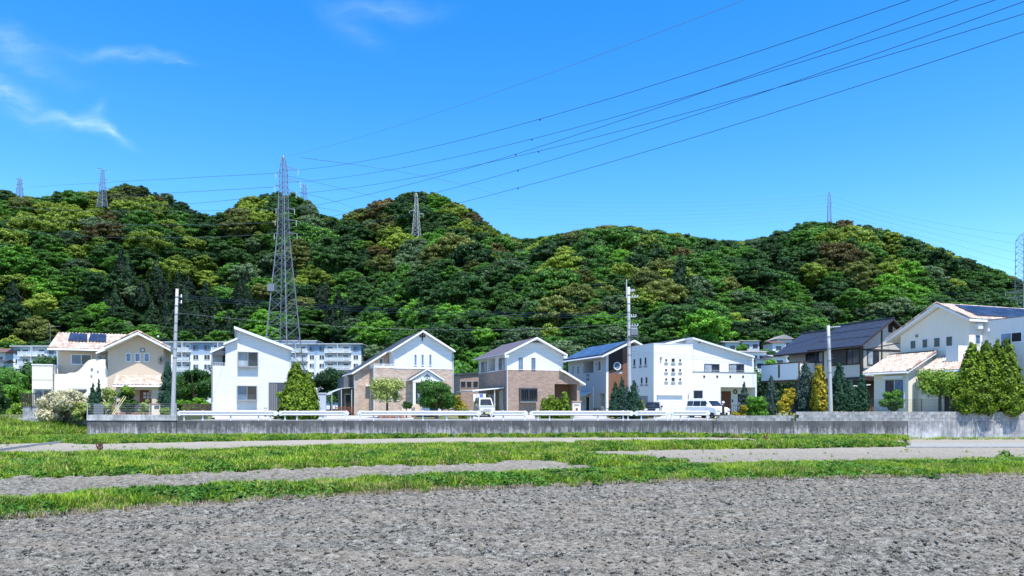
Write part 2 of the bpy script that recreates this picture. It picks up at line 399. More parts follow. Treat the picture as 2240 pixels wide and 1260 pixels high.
def lobes_mesh(name, lobes, nleaf, size, mat, core=.80, jitter=.45, asp=.6, updir=.15, shell=.12):
    """lobes: (x,y,z,rx,ry,rz). Leaf faces spread over and just inside every lobe, dense core lobes behind them."""
    L = np.array(lobes, dtype=float); vol = (L[:, 3] * L[:, 5]); cnt = np.maximum(8, (nleaf * vol / vol.sum())).astype(int)
    cs, ns = [], []
    for l, k in zip(L, cnt):
        d = rng.normal(size=(k, 3)); d /= np.linalg.norm(d, axis=1, keepdims=True)
        rad = 1 - np.abs(rng.normal(size=(k, 1))) * shell + rng.uniform(-.02, .1, (k, 1))
        cs.append(l[:3] + d * rad * l[3:6]); ns.append(d / l[3:6] * l[3:6].mean() + rng.normal(size=(k, 3)) * jitter + np.array([0, 0, updir]))
    c = np.concatenate(cs); v, q = leaf_quads(c, np.concatenate(ns), size, asp)
    t = rng.uniform(0, 1, len(q)); tri = np.concatenate([q[:, [0, 1, 2]], q[:, [0, 2, 3]]]); tt = np.concatenate([t, t])
    V = [v]; F = [tri]; T = [tt]; off = len(v)
    if core:
        iv, jf = ico()
        for l in L:
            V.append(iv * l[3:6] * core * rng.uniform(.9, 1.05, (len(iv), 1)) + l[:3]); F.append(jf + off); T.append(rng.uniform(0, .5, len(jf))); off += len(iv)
    return np_mesh(name, np.concatenate(V), np.concatenate(F), [mat], np.concatenate(T))
def dome_lobes(n, rx, rz, zc, lr, seed=0, flat=.75, lo=-.35, rjit=.25):
    g = np.random.default_rng(seed); out = []
    for i in range(n):
        z = g.uniform(lo, 1); t = g.uniform(0, 2 * math.pi); rr = math.sqrt(max(0, 1 - z * z * .9)) * g.uniform(.62, 1.0)
        q = lr * g.uniform(1 - rjit, 1 + rjit)
        out.append((rx * rr * math.cos(t) * .82, rx * rr * math.sin(t) * .82, zc + rz * z * g.uniform(.75, 1.0), q, q, q * flat))
    out.append((0, 0, zc, rx * .6, rx * .6, rz * .6))
    return out
def cone_mesh(name, h, r, nleaf, size, mat, tips=((0, 0, 1, 1),), clump=.18, z0=.0, power=1.0, jitter=.5, asp=.5, up=.5):
    """conifer: tips = (x, y, height share, radius share). Clumped sprays pointing up and out over a tapering column."""
    cs, ns, V, F, T = [], [], [], [], []; off = 0
    tot = sum(t[2] * t[3] for t in tips)
    for (tx, ty, hs_, rs_) in tips:
        H, Rr = h * hs_, r * rs_; k = int(nleaf * hs_ * rs_ / tot)
        nc = max(20, int(k / 14)); zc_ = 1 - np.sqrt(rng.uniform(0.0005, 1, nc)); th = rng.uniform(0, 2 * math.pi, nc)
        prof = lambda z: np.minimum((1 - z) ** power * 1.08, 1) * np.minimum(1, .72 + z * 2.2)
        rr = Rr * prof(zc_) * rng.uniform(.84, 1.1, nc)
        cc = np.stack([rr * np.cos(th), rr * np.sin(th), z0 + zc_ * (H - z0)], 1); idx = rng.integers(0, nc, k)
        out = np.stack([np.cos(th), np.sin(th), np.full(nc, .35)], 1)
        p = cc[idx] + rng.normal(size=(k, 3)) * clump * np.array([.5, .5, .75]) * Rr * (.25 + .75 * prof(zc_[idx]))[:, None]
        cs.append(p + np.array([tx, ty, 0])); ns.append(out[idx] + rng.normal(size=(k, 3)) * jitter + np.array([0, 0, up * .3]))
        nseg, nr = 9, 10
        zz = np.linspace(0, .97, nr); ring = []
        for z in zz:
            q = Rr * float(prof(np.array(z))) * .80
            for s_ in range(nseg): a = 2 * math.pi * s_ / nseg; ring.append((tx + q * math.cos(a) * rng.uniform(.88, 1.05), ty + q * math.sin(a) * rng.uniform(.88, 1.05), z0 + z * (H - z0)))
        V.append(np.array(ring)); fq = []
        for i in range(nr - 1):
            for s_ in range(nseg):
                a, b = i * nseg + s_, i * nseg + (s_ + 1) % nseg; fq += [(a, b, b + nseg), (a, b + nseg, a + nseg)]
        F.append(np.array(fq) + off); off += len(ring); T.append(rng.uniform(0, .4, len(fq)))
    v, q = leaf_quads(np.concatenate(cs), np.concatenate(ns), size, asp); t = rng.uniform(0, 1, len(q)); q = q + off
    V.append(v); F.append(np.concatenate([q[:, [0, 1, 2]], q[:, [0, 2, 3]]])); T.append(np.concatenate([t, t]))
    return np_mesh(name, np.concatenate(V), np.concatenate(F), [mat], np.concatenate(T))
def branches_mb(h, r, n, spread, r0, seed=0, lean=(0, 0), fork=.45):
    g = random.Random(seed); b = MB(); top = Vector((lean[0], lean[1], h * fork))
    b.tube([(0, 0, -.2), (lean[0] * .4, lean[1] * .4, h * fork * .5), top], [r0 * 1.3, r0, r0 * .8], 7)
    for i in range(n):
        a = 2 * math.pi * i / n + g.uniform(-.4, .4); q = spread * g.uniform(.5, 1)
        m = top + Vector((math.cos(a) * q * .5, math.sin(a) * q * .5, (h - top.z) * .4)); e = top + Vector((math.cos(a) * q, math.sin(a) * q, (h - top.z) * g.uniform(.7, .95)))
        b.tube([top - Vector((0, 0, .1)), m, e], [r0 * .6, r0 * .4, r0 * .15], 5)
    return b
M['leaf_dark'] = leafmat('dark_leaf', (0.0055, 0.0242, 0.0077), (0.0759, 0.1863, 0.0386))
M['leaf_mid'] = leafmat('mid_green_leaf', (0.0110, 0.0462, 0.0077), (0.1311, 0.3174, 0.0386))
M['leaf_bright'] = leafmat('bright_leaf', (0.0220, 0.0880, 0.0077), (0.2139, 0.4968, 0.0414))
M['leaf_yellow'] = leafmat('yellow_green_leaf', (.045, .088, .008), (.36, .48, .06))
M['leaf_olive'] = leafmat('olive_leaf', (.025, .045, .009), (.235, .275, .06))
M['leaf_rust'] = leafmat('rusty_leaf', (.030, .034, .010), (.23, .185, .06))
M['leaf_grey'] = leafmat('grey_green_leaf', (0.0198, 0.0495, 0.0220), (0.2208, 0.3312, 0.1518))
M['leaf_cedar'] = leafmat('cedar_leaf', (0.0033, 0.0143, 0.0066), (0.0304, 0.0759, 0.0248))
M['thuja_gold'] = leafmat('golden_conifer_leaf', (.018, .048, .003), (.25, .38, .018), obj_var=.1)
M['gold'] = leafmat('yellow_conifer_leaf', (.12, .10, .006), (.62, .50, .04), obj_var=.1)
M['spire'] = leafmat('dark_conifer_leaf', (.008, .034, .022), (.045, .13, .065), obj_var=.1)
M['spire_blue'] = leafmat('bluish_conifer_leaf', (.018, .04, .036), (.09, .15, .12), obj_var=.1)
M['blossom'] = leafmat('cream_blossom', (.30, .28, .14), (.86, .82, .64), obj_var=.1)
M['lime'] = leafmat('lime_leaf', (.06, .14, .012), (.36, .52, .07), obj_var=.1)
M['pale_leaf'] = leafmat('pale_yellow_leaf', (.11, .16, .03), (.52, .60, .18), obj_var=.1)
# ================================================================ LAND
WY = 56.0                                   # distance of the long retaining wall
ROADZ = ZC - 32 * WY / FOC                  # 1.20
SKY_PTS = [(-900, 520), (-500, 450), (-200, 430), (0, 412), (60, 430), (85, 436), (110, 424), (150, 418), (200, 425), (235, 412), (270, 405), (330, 412), (380, 428), (420, 450), (445, 471), (470, 474), (487, 462), (530, 435), (600, 418),
           (650, 428), (690, 445), (720, 470), (748, 478), (780, 458), (830, 436), (880, 424), (950, 424), (1000, 440), (1040, 465), (1080, 497), (1100, 512), (1150, 525), (1200, 515), (1250, 508), (1330, 495), (1400, 500), (1480, 512), (1560, 527), (1600, 532),
           (1640, 525), (1690, 512), (1740, 492), (1760, 484), (1810, 490), (1850, 478), (1880, 486), (1950, 508), (2050, 540), (2150, 580), (2220, 607), (2300, 640), (2500, 720), (2900, 800)]
SX, SYv = np.array([p[0] for p in SKY_PTS], float), np.array([p[1] for p in SKY_PTS], float)
def sstep(x, a, b): t = np.clip((x - a) / (b - a), 0, 1); return t * t * (3 - 2 * t)
def hill_h(X, Y):
    X = np.asarray(X, float); Y = np.asarray(Y, float)
    Dc = 430 - 45 * sstep(X, -60, 80)
    D0 = 262 - 100 * sstep(X, -75, -10) + 25 * sstep(X, 60, 110)
    px = 1120 + FOC * X / np.maximum(Y, 100)
    zc = (HOR - np.interp(px, SX, SYv)) / FOC * Dc + 2.3 - 8.0
    t = (Y - D0) / (Dc - D0)
    g = np.where(t < 0, 0, np.where(t < 1, np.clip(t, 0, 1) ** 1.04, 1 - (t - 1) * .55))
    g = g * sstep(t, -.02, .12)
    n = (vn(X / 42, Y / 60, 3) - .5) * 26 + (vn(X / 17, Y / 26, 4) - .5) * 10
    tt = np.clip(t, 0, 1); e = 4 * tt * (1 - tt)
    return ROADZ - .02 + np.maximum(0, zc * np.maximum(g, 0) + n * e ** 1.3 * .8)
# ground far out
gm = MB(); gm.add([(-3000, -400, -1.2), (3000, -400, -1.2), (3000, 4000, -1.2), (-3000, 4000, -1.2)], [(0, 1, 2, 3)])
M['far_ground'] = simple('far_ground', (.07, .10, .04), .95, var=.3, scale=.02)
tag(gm.obj('ground', 'far_ground'), kind='structure')
# hill
M['hill_soil'] = simple('forest_floor', (.014, .030, .008), 1, var=.4, scale=.4, spec=0)
gx = np.arange(-520, 521, 6.0); gy = np.concatenate([np.arange(140, 480, 5.0), np.arange(480, 760, 14.0)])
XX, YY = np.meshgrid(gx, gy); ZZ = hill_h(XX, YY)
ZZ = np.where(YY < 148, ROADZ - .02, ZZ)
nx, ny = len(gx), len(gy); ii = np.arange(nx * ny).reshape(ny, nx)
hq = np.stack([ii[:-1, :-1], ii[:-1, 1:], ii[1:, 1:], ii[1:, :-1]], -1).reshape(-1, 4)
hme = np_mesh('hill', np.stack([XX, YY, ZZ], -1).reshape(-1, 3), hq, ['hill_soil'], smooth=True)
tag(link('hill', hme), kind='structure')
# upper ground behind the wall
M['village_ground'] = simple('village_ground', (.16, .18, .10), 1, var=.4, scale=.5, bump=.3, spec=0)
um = MB(); um.box(-260, (190 - 1120) / FOC * WY, 59.2, 150, -1.1, ROADZ - .012); um.box((190 - 1120) / FOC * WY + .001, 260, WY + .35, 150, -1.1, ROADZ - .012)
tag(um.obj('terrace_ground', 'village_ground'), kind='structure')
rd = MB(); rd.add([(W(386, 900, WY + .35).x, WY + .35, ROADZ), (W(1560, 900, WY + .35).x, WY + .35, ROADZ), (W(1560, 900, 62).x, 62.5, ROADZ), (W(386, 900, 60).x, 60.5, ROADZ)], [(0, 1, 2, 3)])
tag(rd.obj('road', 'asphalt'), kind='structure')
# driveways in front of the houses
for (pa, pb, y0, y1) in ((470, 600, 60.6, 63.2), (690, 905, 62.0, 70), (1035, 1170, 62.9, 74.5), (1255, 1335, 62.9, 80), (1430, 1600, 62.9, 73.5)):
    d = MB(); xa, xb = (pa - 1120) / FOC, (pb - 1120) / FOC
    d.box(0, 1, 0, 1, 0, 1); d.v = [(xa * y0, y0, ROADZ - .3), (xb * y0, y0, ROADZ - .3), (xb * y1, y1, ROADZ - .3), (xa * y1, y1, ROADZ - .3), (xa * y0, y0, ROADZ + .012), (xb * y0, y0, ROADZ + .012), (xb * y1, y1, ROADZ + .20), (xa * y1, y1, ROADZ + .20)]
    tag(d.obj('driveway', 'paving'), kind='structure')

# ---- ploughed soil: one sheet of real relief, fine near the camera, widening with distance
def soil_mat():
    m, b, p, o = newmat('ploughed_soil')
    c = b.n('ShaderNodeNewGeometry').outputs['Position']
    f1 = b.noise(b.map(c, (.45, 1.2, 1.2), (0, 0, .06)), 13, 8, .72); f2 = b.noise(b.map(c, (.25, 1.3, 1)), 1.1, 4, .6); f3 = b.noise(c, 55, 3, .6)
    f = b.math('ADD', b.math('MULTIPLY', f1, .6), b.math('MULTIPLY', f3, .4))
    c1 = b.ramp(f, [(.40, (.022, .021, .018)), (.49, (.115, .111, .098)), (.60, (.31, .302, .270))])  # dark stop paints the shade of hollows between clods into the soil
    c2 = b.mix(b.ramp(f2, [(.42, (0, 0, 0)), (.7, (.55, .55, .55))]), c1, (.235, .20, .16))
    # the strips further off are drier and paler
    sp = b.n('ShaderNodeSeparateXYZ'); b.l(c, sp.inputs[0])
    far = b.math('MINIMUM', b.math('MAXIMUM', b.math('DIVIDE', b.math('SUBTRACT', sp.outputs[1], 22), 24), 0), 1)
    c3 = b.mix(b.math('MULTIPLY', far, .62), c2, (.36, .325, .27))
    b.l(c3, p.inputs['Base Color']); p.inputs['Roughness'].default_value = 1; p.inputs['Specular IOR Level'].default_value = .1
    b.l(b.bump(f, .9, .03), p.inputs['Normal'])
    return m
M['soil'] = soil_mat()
rows = np.concatenate([np.arange(7.5, 16, .026), np.arange(16, 26, .045), np.arange(26, 56.4, .11)])
cols = np.linspace(-1, 1, 880)
CX, CY = np.meshgrid(cols, rows); HWd = CY * .73 + 1.2; PX = CX * HWd
def soil_h(x, y):
    th = .06; xr = x * math.cos(th) + y * math.sin(th); yr = -x * math.sin(th) + y * math.cos(th)
    a = vn(xr / .55, yr / .17, 1); b_ = vn(xr / .19, yr / .10, 2); c_ = vn(xr / .08, yr / .05, 5)
    rid = np.abs(vn(xr / .7, yr / .24, 9) - .5) * 2
    fur = np.sin(yr / .55 * 2 * math.pi + 2.2 * vn(xr / 5, yr / 3, 7)) * .030 * (.3 + vn(xr / 2.5, yr / .8, 17)) - np.maximum(vn(xr / 1.6, yr / .22, 19) - .72, 0) * .28
    cl = np.maximum(b_ - .45, 0) * .11 * (.4 + a) + (c_ - .5) * .035 + (a - .5) * .075 - rid * .04 + fur + (vn(xr / 3.2, yr / .13, 41) - .5) * .055 - np.maximum(vn(xr / 4.5, yr / .16, 43) - .7, 0) * .25
    return cl
fade = 1 - .65 * sstep(CY, 24, 34)
PZ = soil_h(PX, CY) * fade * (1 - .4 * sstep(CY, 34, 50))
PXP = 1120 + FOC * PX / CY; PZ = PZ - .42 * sstep(CY, 42.5, 45) * sstep(PXP, 1965, 2010)
nx, ny = len(cols), len(rows); ii = np.arange(nx * ny).reshape(ny, nx)
sq = np.stack([ii[:-1, :-1], ii[:-1, 1:], ii[1:, 1:], ii[1:, :-1]], -1).reshape(-1, 4)
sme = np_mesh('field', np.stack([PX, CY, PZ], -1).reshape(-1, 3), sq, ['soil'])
tag(link('field', sme), kind='structure')
# plain soil further to the sides and behind the camera
fs = MB(); fs.add([(-260, -80, -.12), (260, -80, -.12), (260, WY + .3, -.12), (-260, WY + .3, -.12)], [(0, 1, 2, 3)])
tag(fs.obj('field_margin', 'soil'), kind='structure')

# ---- grass banks: low mounds between curves read off the photograph, standing on the ground plane
def grass_base():
    m, b, p, o = newmat('grass_bank_soil')
    c = b.n('ShaderNodeNewGeometry').outputs['Position']
    b.l(b.ramp(b.noise(c, 2.5, 6, .65), [(.3, (.05, .085, .018)), (.6, (.15, .20, .04)), (.75, (.25, .22, .10))]), p.inputs['Base Color'])
    p.inputs['Roughness'].default_value = 1; b.l(b.bump(b.noise(c, 18, 4), .6, .04), p.inputs['Normal'])
    return m
M['bank'] = grass_base()
def curve(pts): a = np.array(pts, float); return lambda px: np.interp(px, a[:, 0], a[:, 1])
def bank(name, lo, hi, px0, px1, h, n=260, k=14, gh=.20):
    """mound between the near edge lo(px) and far edge hi(px)"""
    pxs = np.linspace(px0, px1, n); V = []
    for j in range(k + 1):
        s = j / k
        ynear = GY(lo(pxs)); yfar = GY(hi(pxs), gh); wob = (vn(pxs / 23, pxs * 0 + j * .0, 8) - .5)
        Y = ynear + (yfar - ynear) * s
        X0 = (pxs - 1120) / FOC * ynear; X1 = (pxs - 1120) / FOC * yfar; X = X0 + (X1 - X0) * s
        prof = min(1, s * 5, (1 - s) * 4); Z = h * prof * (1 - sstep(pxs, px1 - 60, px1) * (px1 < 2000)) * (.75 + .5 * vn(X / 1.7, Y / 1.1, 12)) - .03 * (prof == 0)
        V.append(np.stack([X, Y + (wob * .7 + (vn(pxs / 6, pxs * 0, 18) - .5) * .35) * (s == 0) - (vn(pxs / 14, pxs * 0, 28) - .5) * .5 * (s == 1) * (gh > 0), Z + .015], 1))
    V = np.array(V).reshape(-1, 3); ii = np.arange((k + 1) * n).reshape(k + 1, n)
    q = np.stack([ii[:-1, :-1], ii[:-1, 1:], ii[1:, 1:], ii[1:, :-1]], -1).reshape(-1, 4)
    me = np_mesh(name, V, q, ['bank'], smooth=True)
    o = link(name, me); tag(o, kind='structure'); return me
A_lo = curve([(-60, 1138), (0, 1133), (300, 1113), (600, 1092), (1000, 1071), (1400, 1056), (1800, 1047), (2300, 1039)])
A_hi = curve([(-60, 1096), (0, 1091), (200, 1080), (430, 1065), (700, 1052), (1000, 1040), (1335, 1026), (1500, 1013), (1700, 1012), (2000, 1007), (2300, 1001)])
B_lo = curve([(-60, 1049), (0, 1046), (300, 1038), (600, 1028), (800, 1020), (1060, 1015), (1140, 1007), (1165, 1006), (1200, 1007), (1250, 1014), (1335, 1026)])
B_hi = curve([(-60, 994), (0, 992), (200, 988), (400, 985), (700, 976), (1000, 970), (1335, 967)])
C_lo = curve([(1335, 1026), (1500, 1012)])
D_lo = curve([(1335, 993), (1500, 985), (1800, 980), (1985, 977)])
B2_hi = curve([(1262, 967), (1335, 967), (1600, 965), (1700, 966), (1985, 968)])
E_lo = curve([(-60, 975), (0, 972), (135, 968), (170, 972), (400, 967), (700, 962), (1000, 957), (1300, 955), (1500, 955), (1640, 959), (1690, 967), (1880, 971), (1985, 962), (2300, 962)])
E_hi = curve([(-60, 957.2), (2300, 957.2)])
BANKS = [bank('grass_bank', A_lo, A_hi, -60, 2300, .14),
         bank('grass_bank', B_lo, B_hi, -60, 1262, .16),
         bank('grass_bank', curve([(1262, 1016), (1335, 1026), (1400, 1021), (1501, 1013)]), curve([(1262, 990), (1335, 996), (1400, 1001), (1501, 1012)]), 1262, 1501, .10, 60),
         bank('grass_bank', curve([(1262, 990), (1335, 987), (1500, 984), (1800, 980), (1985, 977)]), B2_hi, 1262, 1985, .14, 170),
         bank('grass_bank', E_lo, E_hi, -60, 1985, .12, gh=0)]
# grassy slope at the far left, up to the side wall
lm = MB()
px = np.linspace(-70, 190, 50); Vv = []
for j in range(12):
    s = j / 11; Y = 47.5 + s * 13.2; X = (px - 1120) / FOC * 55 - 1 + 0 * Y
    Z = .05 + s * .85 * sstep(-px, -185, -60) + .25 * vn(X / 2.2, X * 0 + Y / 2.2, 5)
    Vv.append(np.stack([X, X * 0 + Y, Z], 1))
Vv = np.array(Vv).reshape(-1, 3); ii = np.arange(600).reshape(12, 50)
lq = np.stack([ii[:-1, :-1], ii[:-1, 1:], ii[1:, 1:], ii[1:, :-1]], -1).reshape(-1, 4)
LBANK = np_mesh('grass_slope', Vv, lq, ['bank'], smooth=True); tag(link('grass_slope', LBANK), kind='structure')
# short concrete kerb at the left end of the far strip, pale gutter strip at the right
kb = MB(); a, b_ = W(-40, 992, GY(992)), W(72, 976, GY(976)); c_ = W(135, 969, GY(969))
for p, q in ((a, b_), (b_, c_)):
    kb.prism([(p.x, p.y, -.05), (p.x, p.y + .35, -.05), (p.x, p.y + .35, .13), (p.x, p.y, .13)], (q.x - p.x, q.y - p.y, 0))
tag(kb.obj('kerb', 'paving'), kind='structure')
M['gutter'] = simple('gutter_concrete', (.27, .265, .255), .9, var=.2, scale=1.2, dirt=.4)
gs = MB(); x0, x1 = (1982 - 1120) / FOC, (2300 - 1120) / FOC; y0, y1 = 40.8, 44.5
gs.box(0, 1, 0, 1, 0, 1); gs.v = [(x0 * y0, y0, -.1), (x1 * y0, y0, -.1), (x1 * y1, y1, -.1), (x0 * y1, y1, -.1), (x0 * y0, y0, .07), (x1 * y0, y0, .07), (x1 * y1, y1, .07), (x0 * y1, y1, .07)]
tag(gs.obj('gutter_path', 'gutter'), kind='structure')

fm = MB(); fx0, fx1 = (1992 - 1120) / FOC * 50, 60; fm.add([(fx0, 44.3, -.40), (fx1, 44.3, -.40), (fx1, WY + .1, -.40), (fx0 + 2, WY + .1, -.40)], [(0, 1, 2, 3)])
tag(fm.obj('wall_foot_ground', 'bank'), kind='structure')
FOOT = np_mesh('foot_strip', np.array([((1975 - 1120) / FOC * 55, 53.2, -.38), (58, 53.2, -.38), (58, 55.9, -.38), ((1975 - 1120) / FOC * 55.9, 55.9, -.38)]), np.array([[0, 1, 2, 3]]), ['bank'])
# ---- scatter (geometry nodes) for what nobody could count
def src_collection(name, objs):
    c = bpy.data.collections.new(name)
    for o in objs: c.objects.link(o)
    return c
def scatter(name, me, coll, density, smin, smax, seed=1, tilt=.25, zs=1.0, noise=None):
    o = bpy.data.objects.new(name, me); COL.objects.link(o)
    g = bpy.data.node_groups.new(name, 'GeometryNodeTree')
    g.interface.new_socket('Geometry', in_out='INPUT', socket_type='NodeSocketGeometry'); g.interface.new_socket('Geometry', in_out='OUTPUT', socket_type='NodeSocketGeometry')
    N = lambda t, **k: [setattr(q, a, b) or q for q in [g.nodes.new(t)] for a, b in (k.items() or [('label', '')])][-1]
    gi, go = N('NodeGroupInput'), N('NodeGroupOutput'); d = N('GeometryNodeDistributePointsOnFaces'); d.inputs['Density'].default_value = density; d.inputs['Seed'].default_value = seed
    g.links.new(gi.outputs[0], d.inputs['Mesh'])
    ci = N('GeometryNodeCollectionInfo'); ci.inputs['Collection'].default_value = coll; ci.inputs['Separate Children'].default_value = True; ci.inputs['Reset Children'].default_value = True
    ip = N('GeometryNodeInstanceOnPoints'); ip.inputs['Pick Instance'].default_value = True
    g.links.new(d.outputs['Points'], ip.inputs['Points']); g.links.new(ci.outputs[0], ip.inputs['Instance'])
    rv = N('FunctionNodeRandomValue', data_type='FLOAT_VECTOR'); rv.inputs['Min'].default_value = (-tilt, -tilt, 0); rv.inputs['Max'].default_value = (tilt, tilt, 6.283)
    g.links.new(rv.outputs['Value'], ip.inputs['Rotation'])
    rs = N('FunctionNodeRandomValue', data_type='FLOAT'); rs.inputs[2].default_value = smin; rs.inputs[3].default_value = smax; rs.inputs['Seed'].default_value = 3
    out = rs.outputs[1]
    if noise:                                # taller and lower patches
        ps = N('GeometryNodeInputPosition'); tn = N('ShaderNodeTexNoise'); tn.inputs['Scale'].default_value = noise[0]; tn.inputs['Detail'].default_value = 2
        g.links.new(ps.outputs[0], tn.inputs['Vector'])
        mr = N('ShaderNodeMapRange'); mr.inputs['From Min'].default_value = .35; mr.inputs['From Max'].default_value = .65; mr.inputs['To Min'].default_value = noise[1]; mr.inputs['To Max'].default_value = noise[2]
        g.links.new(tn.outputs[0], mr.inputs['Value']); ml = N('ShaderNodeMath', operation='MULTIPLY'); g.links.new(out, ml.inputs[0]); g.links.new(mr.outputs[0], ml.inputs[1]); out = ml.outputs[0]
    g.links.new(out, ip.inputs['Scale']); g.links.new(ip.outputs[0], go.inputs[0])
    md = o.modifiers.new('scatter', 'NODES'); md.node_group = g
    return o
def blade_mat(name, dark, light, dry):
    m, b, p, o = newmat(name)
    c = b.n('ShaderNodeNewGeometry').outputs['Position']; oi = b.n('ShaderNodeObjectInfo').outputs['Random']
    a = b.n('ShaderNodeAttribute', attribute_name='tint').outputs['Fac']
    f = b.math('ADD', b.math('MULTIPLY', b.noise(c, .55, 4, .6), 1.15), b.math('MULTIPLY_ADD', oi, .3, -.2)); f = b.math('ADD', f, b.math('MULTIPLY_ADD', a, .3, -.15))
    cc = b.ramp(f, [(.30, dark), (.62, light)])
    dr = b.ramp(b.math('ADD', b.noise(c, 1.7, 3), b.math('MULTIPLY_ADD', a, .3, -.15)), [(.54, (0, 0, 0)), (.70, (.85, .85, .85))])
    cc = b.mix(dr, cc, dry)
    b.l(cc, p.inputs['Base Color']); p.inputs['Roughness'].default_value = .6; p.inputs['Specular IOR Level'].default_value = .2
    t = b.n('ShaderNodeBsdfTranslucent'); b.l(cc, t.inputs['Color']); mx = b.n('ShaderNodeMixShader'); mx.inputs[0].default_value = .3
    b.l(p.outputs[0], mx.inputs[1]); b.l(t.outputs[0], mx.inputs[2]); b.l(mx.outputs[0], o.inputs[0])
    return m
M['blade'] = blade_mat('grass_blade', (.045, .155, .008), (.30, .44, .035), (.48, .43, .17))
M['weed'] = blade_mat('weed_leaf', (.022, .10, .012), (.10, .24, .028), (.15, .24, .05))
M['dry'] = blade_mat('dry_straw', (.30, .24, .16), (.46, .38, .27), (.42, .34, .24))
M['dock'] = simple('dock_stem', (.14, .055, .03), .9)
def tuft(name, n, h, wd, spread, mat, seed):
    g = np.random.default_rng(seed); V, Fq = [], []
    for i in range(n):
        a = g.uniform(0, 6.283); r = g.uniform(0, spread); bx, by = r * math.cos(a), r * math.sin(a); a2 = g.uniform(0, 6.283); L = h * g.uniform(.55, 1.15); ln = L * g.uniform(.15, .75); d = np.array([math.cos(a2), math.sin(a2)])
        w_ = wd * g.uniform(.7, 1.3); pr = np.array([-d[1], d[0]]) * w_; k = len(V)
        V += [(bx - pr[0], by - pr[1], -.01), (bx + pr[0], by + pr[1], -.01), (bx + d[0] * ln * .45 + pr[0] * .8, by + d[1] * ln * .45 + pr[1] * .8, L * .62), (bx + d[0] * ln * .45 - pr[0] * .8, by + d[1] * ln * .45 - pr[1] * .8, L * .62), (bx + d[0] * ln, by + d[1] * ln, L * .95), (bx + d[0] * ln, by + d[1] * ln, L * .95)]
        Fq += [(k, k + 1, k + 2, k + 3), (k + 3, k + 2, k + 4, k + 5)]
    me = np_mesh(name, np.array(V), np.array(Fq), [mat], g.uniform(0, 1, len(Fq)))
    return bpy.data.objects.new(name, me)
def weedplant(name, n, r, s, mat, seed):
    g = np.random.default_rng(seed); a = g.uniform(0, 6.283, n); rr = r * np.sqrt(g.uniform(0, 1, n))
    c = np.stack([rr * np.cos(a), rr * np.sin(a), r * .9 * (1 - (rr / r) ** 2) * g.uniform(.4, 1, n) + .02], 1)
    nn = np.stack([np.cos(a) * .5, np.sin(a) * .5, np.ones(n)], 1) + g.normal(size=(n, 3)) * .35
    v, q = leaf_quads(c, nn, s, .62); return bpy.data.objects.new(name, np_mesh(name, v, q, [mat], g.uniform(0, 1, n)))
def clod(name, seed):
    g = np.random.default_rng(seed); iv, jf = ico(); v = iv * g.uniform(.55, 1.15, (len(iv), 1)) * np.array([1.35, 1.0, .62])
    return bpy.data.objects.new(name, np_mesh(name, v, jf, ['soil']))
GR = src_collection('grass_kinds', [tuft('tuft', 16, .17, .0075, .09, 'blade', i) for i in range(4)])
GRF = src_collection('far_grass_kinds', [tuft('far_tuft', 18, .20, .014, .17, 'blade', 20 + i) for i in range(4)])
GRT = src_collection('tall_grass_kinds', [tuft('tall_tuft', 20, .55, .018, .22, 'blade', 40 + i) for i in range(3)])
WD = src_collection('weed_kinds', [weedplant('weed', 46, .17, .045, 'weed', i) for i in range(3)])
DR = src_collection('straw_kinds', [tuft('straw', 12, .09, .006, .14, 'dry', 60 + i) for i in range(3)])
CL = src_collection('clod_kinds', [clod('clod', i) for i in range(6)])
def thin(me, frac_fn, name):
    """copy of a mesh keeping the faces for which frac_fn(centre) is true"""
    n = len(me.polygons); c = np.empty(n * 3, np.float32); me.polygons.foreach_get('center', c); c = c.reshape(-1, 3); keep = np.where(frac_fn(c))[0]
    v = np.empty(len(me.vertices) * 3, np.float32); me.vertices.foreach_get('co', v); v = v.reshape(-1, 3)
    k = np.empty(n * 4, np.int32); me.loops.foreach_get('vertex_index', k); k = k.reshape(-1, 4)[keep]
    u, inv = np.unique(k, return_inverse=True); return np_mesh(name, v[u], inv.reshape(-1, 4), [me.materials[0]])
gname = [('short green grass on the nearest bank beside the ploughed field', 'grass'), ('grass on the broad bank between the grey strips', 'grass'), ('grass linking the near bank and the broad bank', 'grass'), ('grass on the right bank below the wall', 'grass'), ('bright grass strip along the foot of the long wall', 'grass')]
for i, me in enumerate(BANKS):
    near = i == 0
    tag(scatter('grass', me, GR if near else GRF, (150, 75, 75, 60, 40)[i], .7, 1.35, seed=i + 2, noise=(.9, .65, 1.25)), gname[i][0], gname[i][1], kind='stuff')
    pat = thin(me, lambda c: vn(c[:, 0] / 1.9, c[:, 1] / 1.1, 31) + .25 * vn(c[:, 0] / .5, c[:, 1] / .5, 32) > (.58 if near else .62), 'weed_patch')
    tag(scatter('weeds', pat, WD, (40, 22, 22, 22, 16)[i], .7, 1.3 if near else 1.5, seed=i + 20), 'dark leafy weeds growing in ' + gname[i][0][:40].split(' grass')[0].replace('short green', 'the nearest grass bank').replace('grass', 'the bank'), 'weeds', kind='stuff')
wl = [o for o in bpy.data.objects if o.name.startswith('weeds')]
for o, l in zip(wl, ('dark leafy weeds on the nearest grass bank', 'dark leafy weeds on the broad middle bank', 'dark leafy weeds where two banks join', 'dark leafy weeds on the right bank below the wall', 'leafy weeds along the foot of the long wall')): o['label'] = l
tag(scatter('grass', LBANK, GRT, 16, .6, 1.3, seed=77, noise=(.4, .5, 1.3)), 'tall bright green grass on the slope at the left edge', 'grass', kind='stuff')
tag(scatter('grass', FOOT, GRT, 14, .35, .9, seed=78), 'sparse grass at the foot of the right retaining wall', 'grass', kind='stuff')
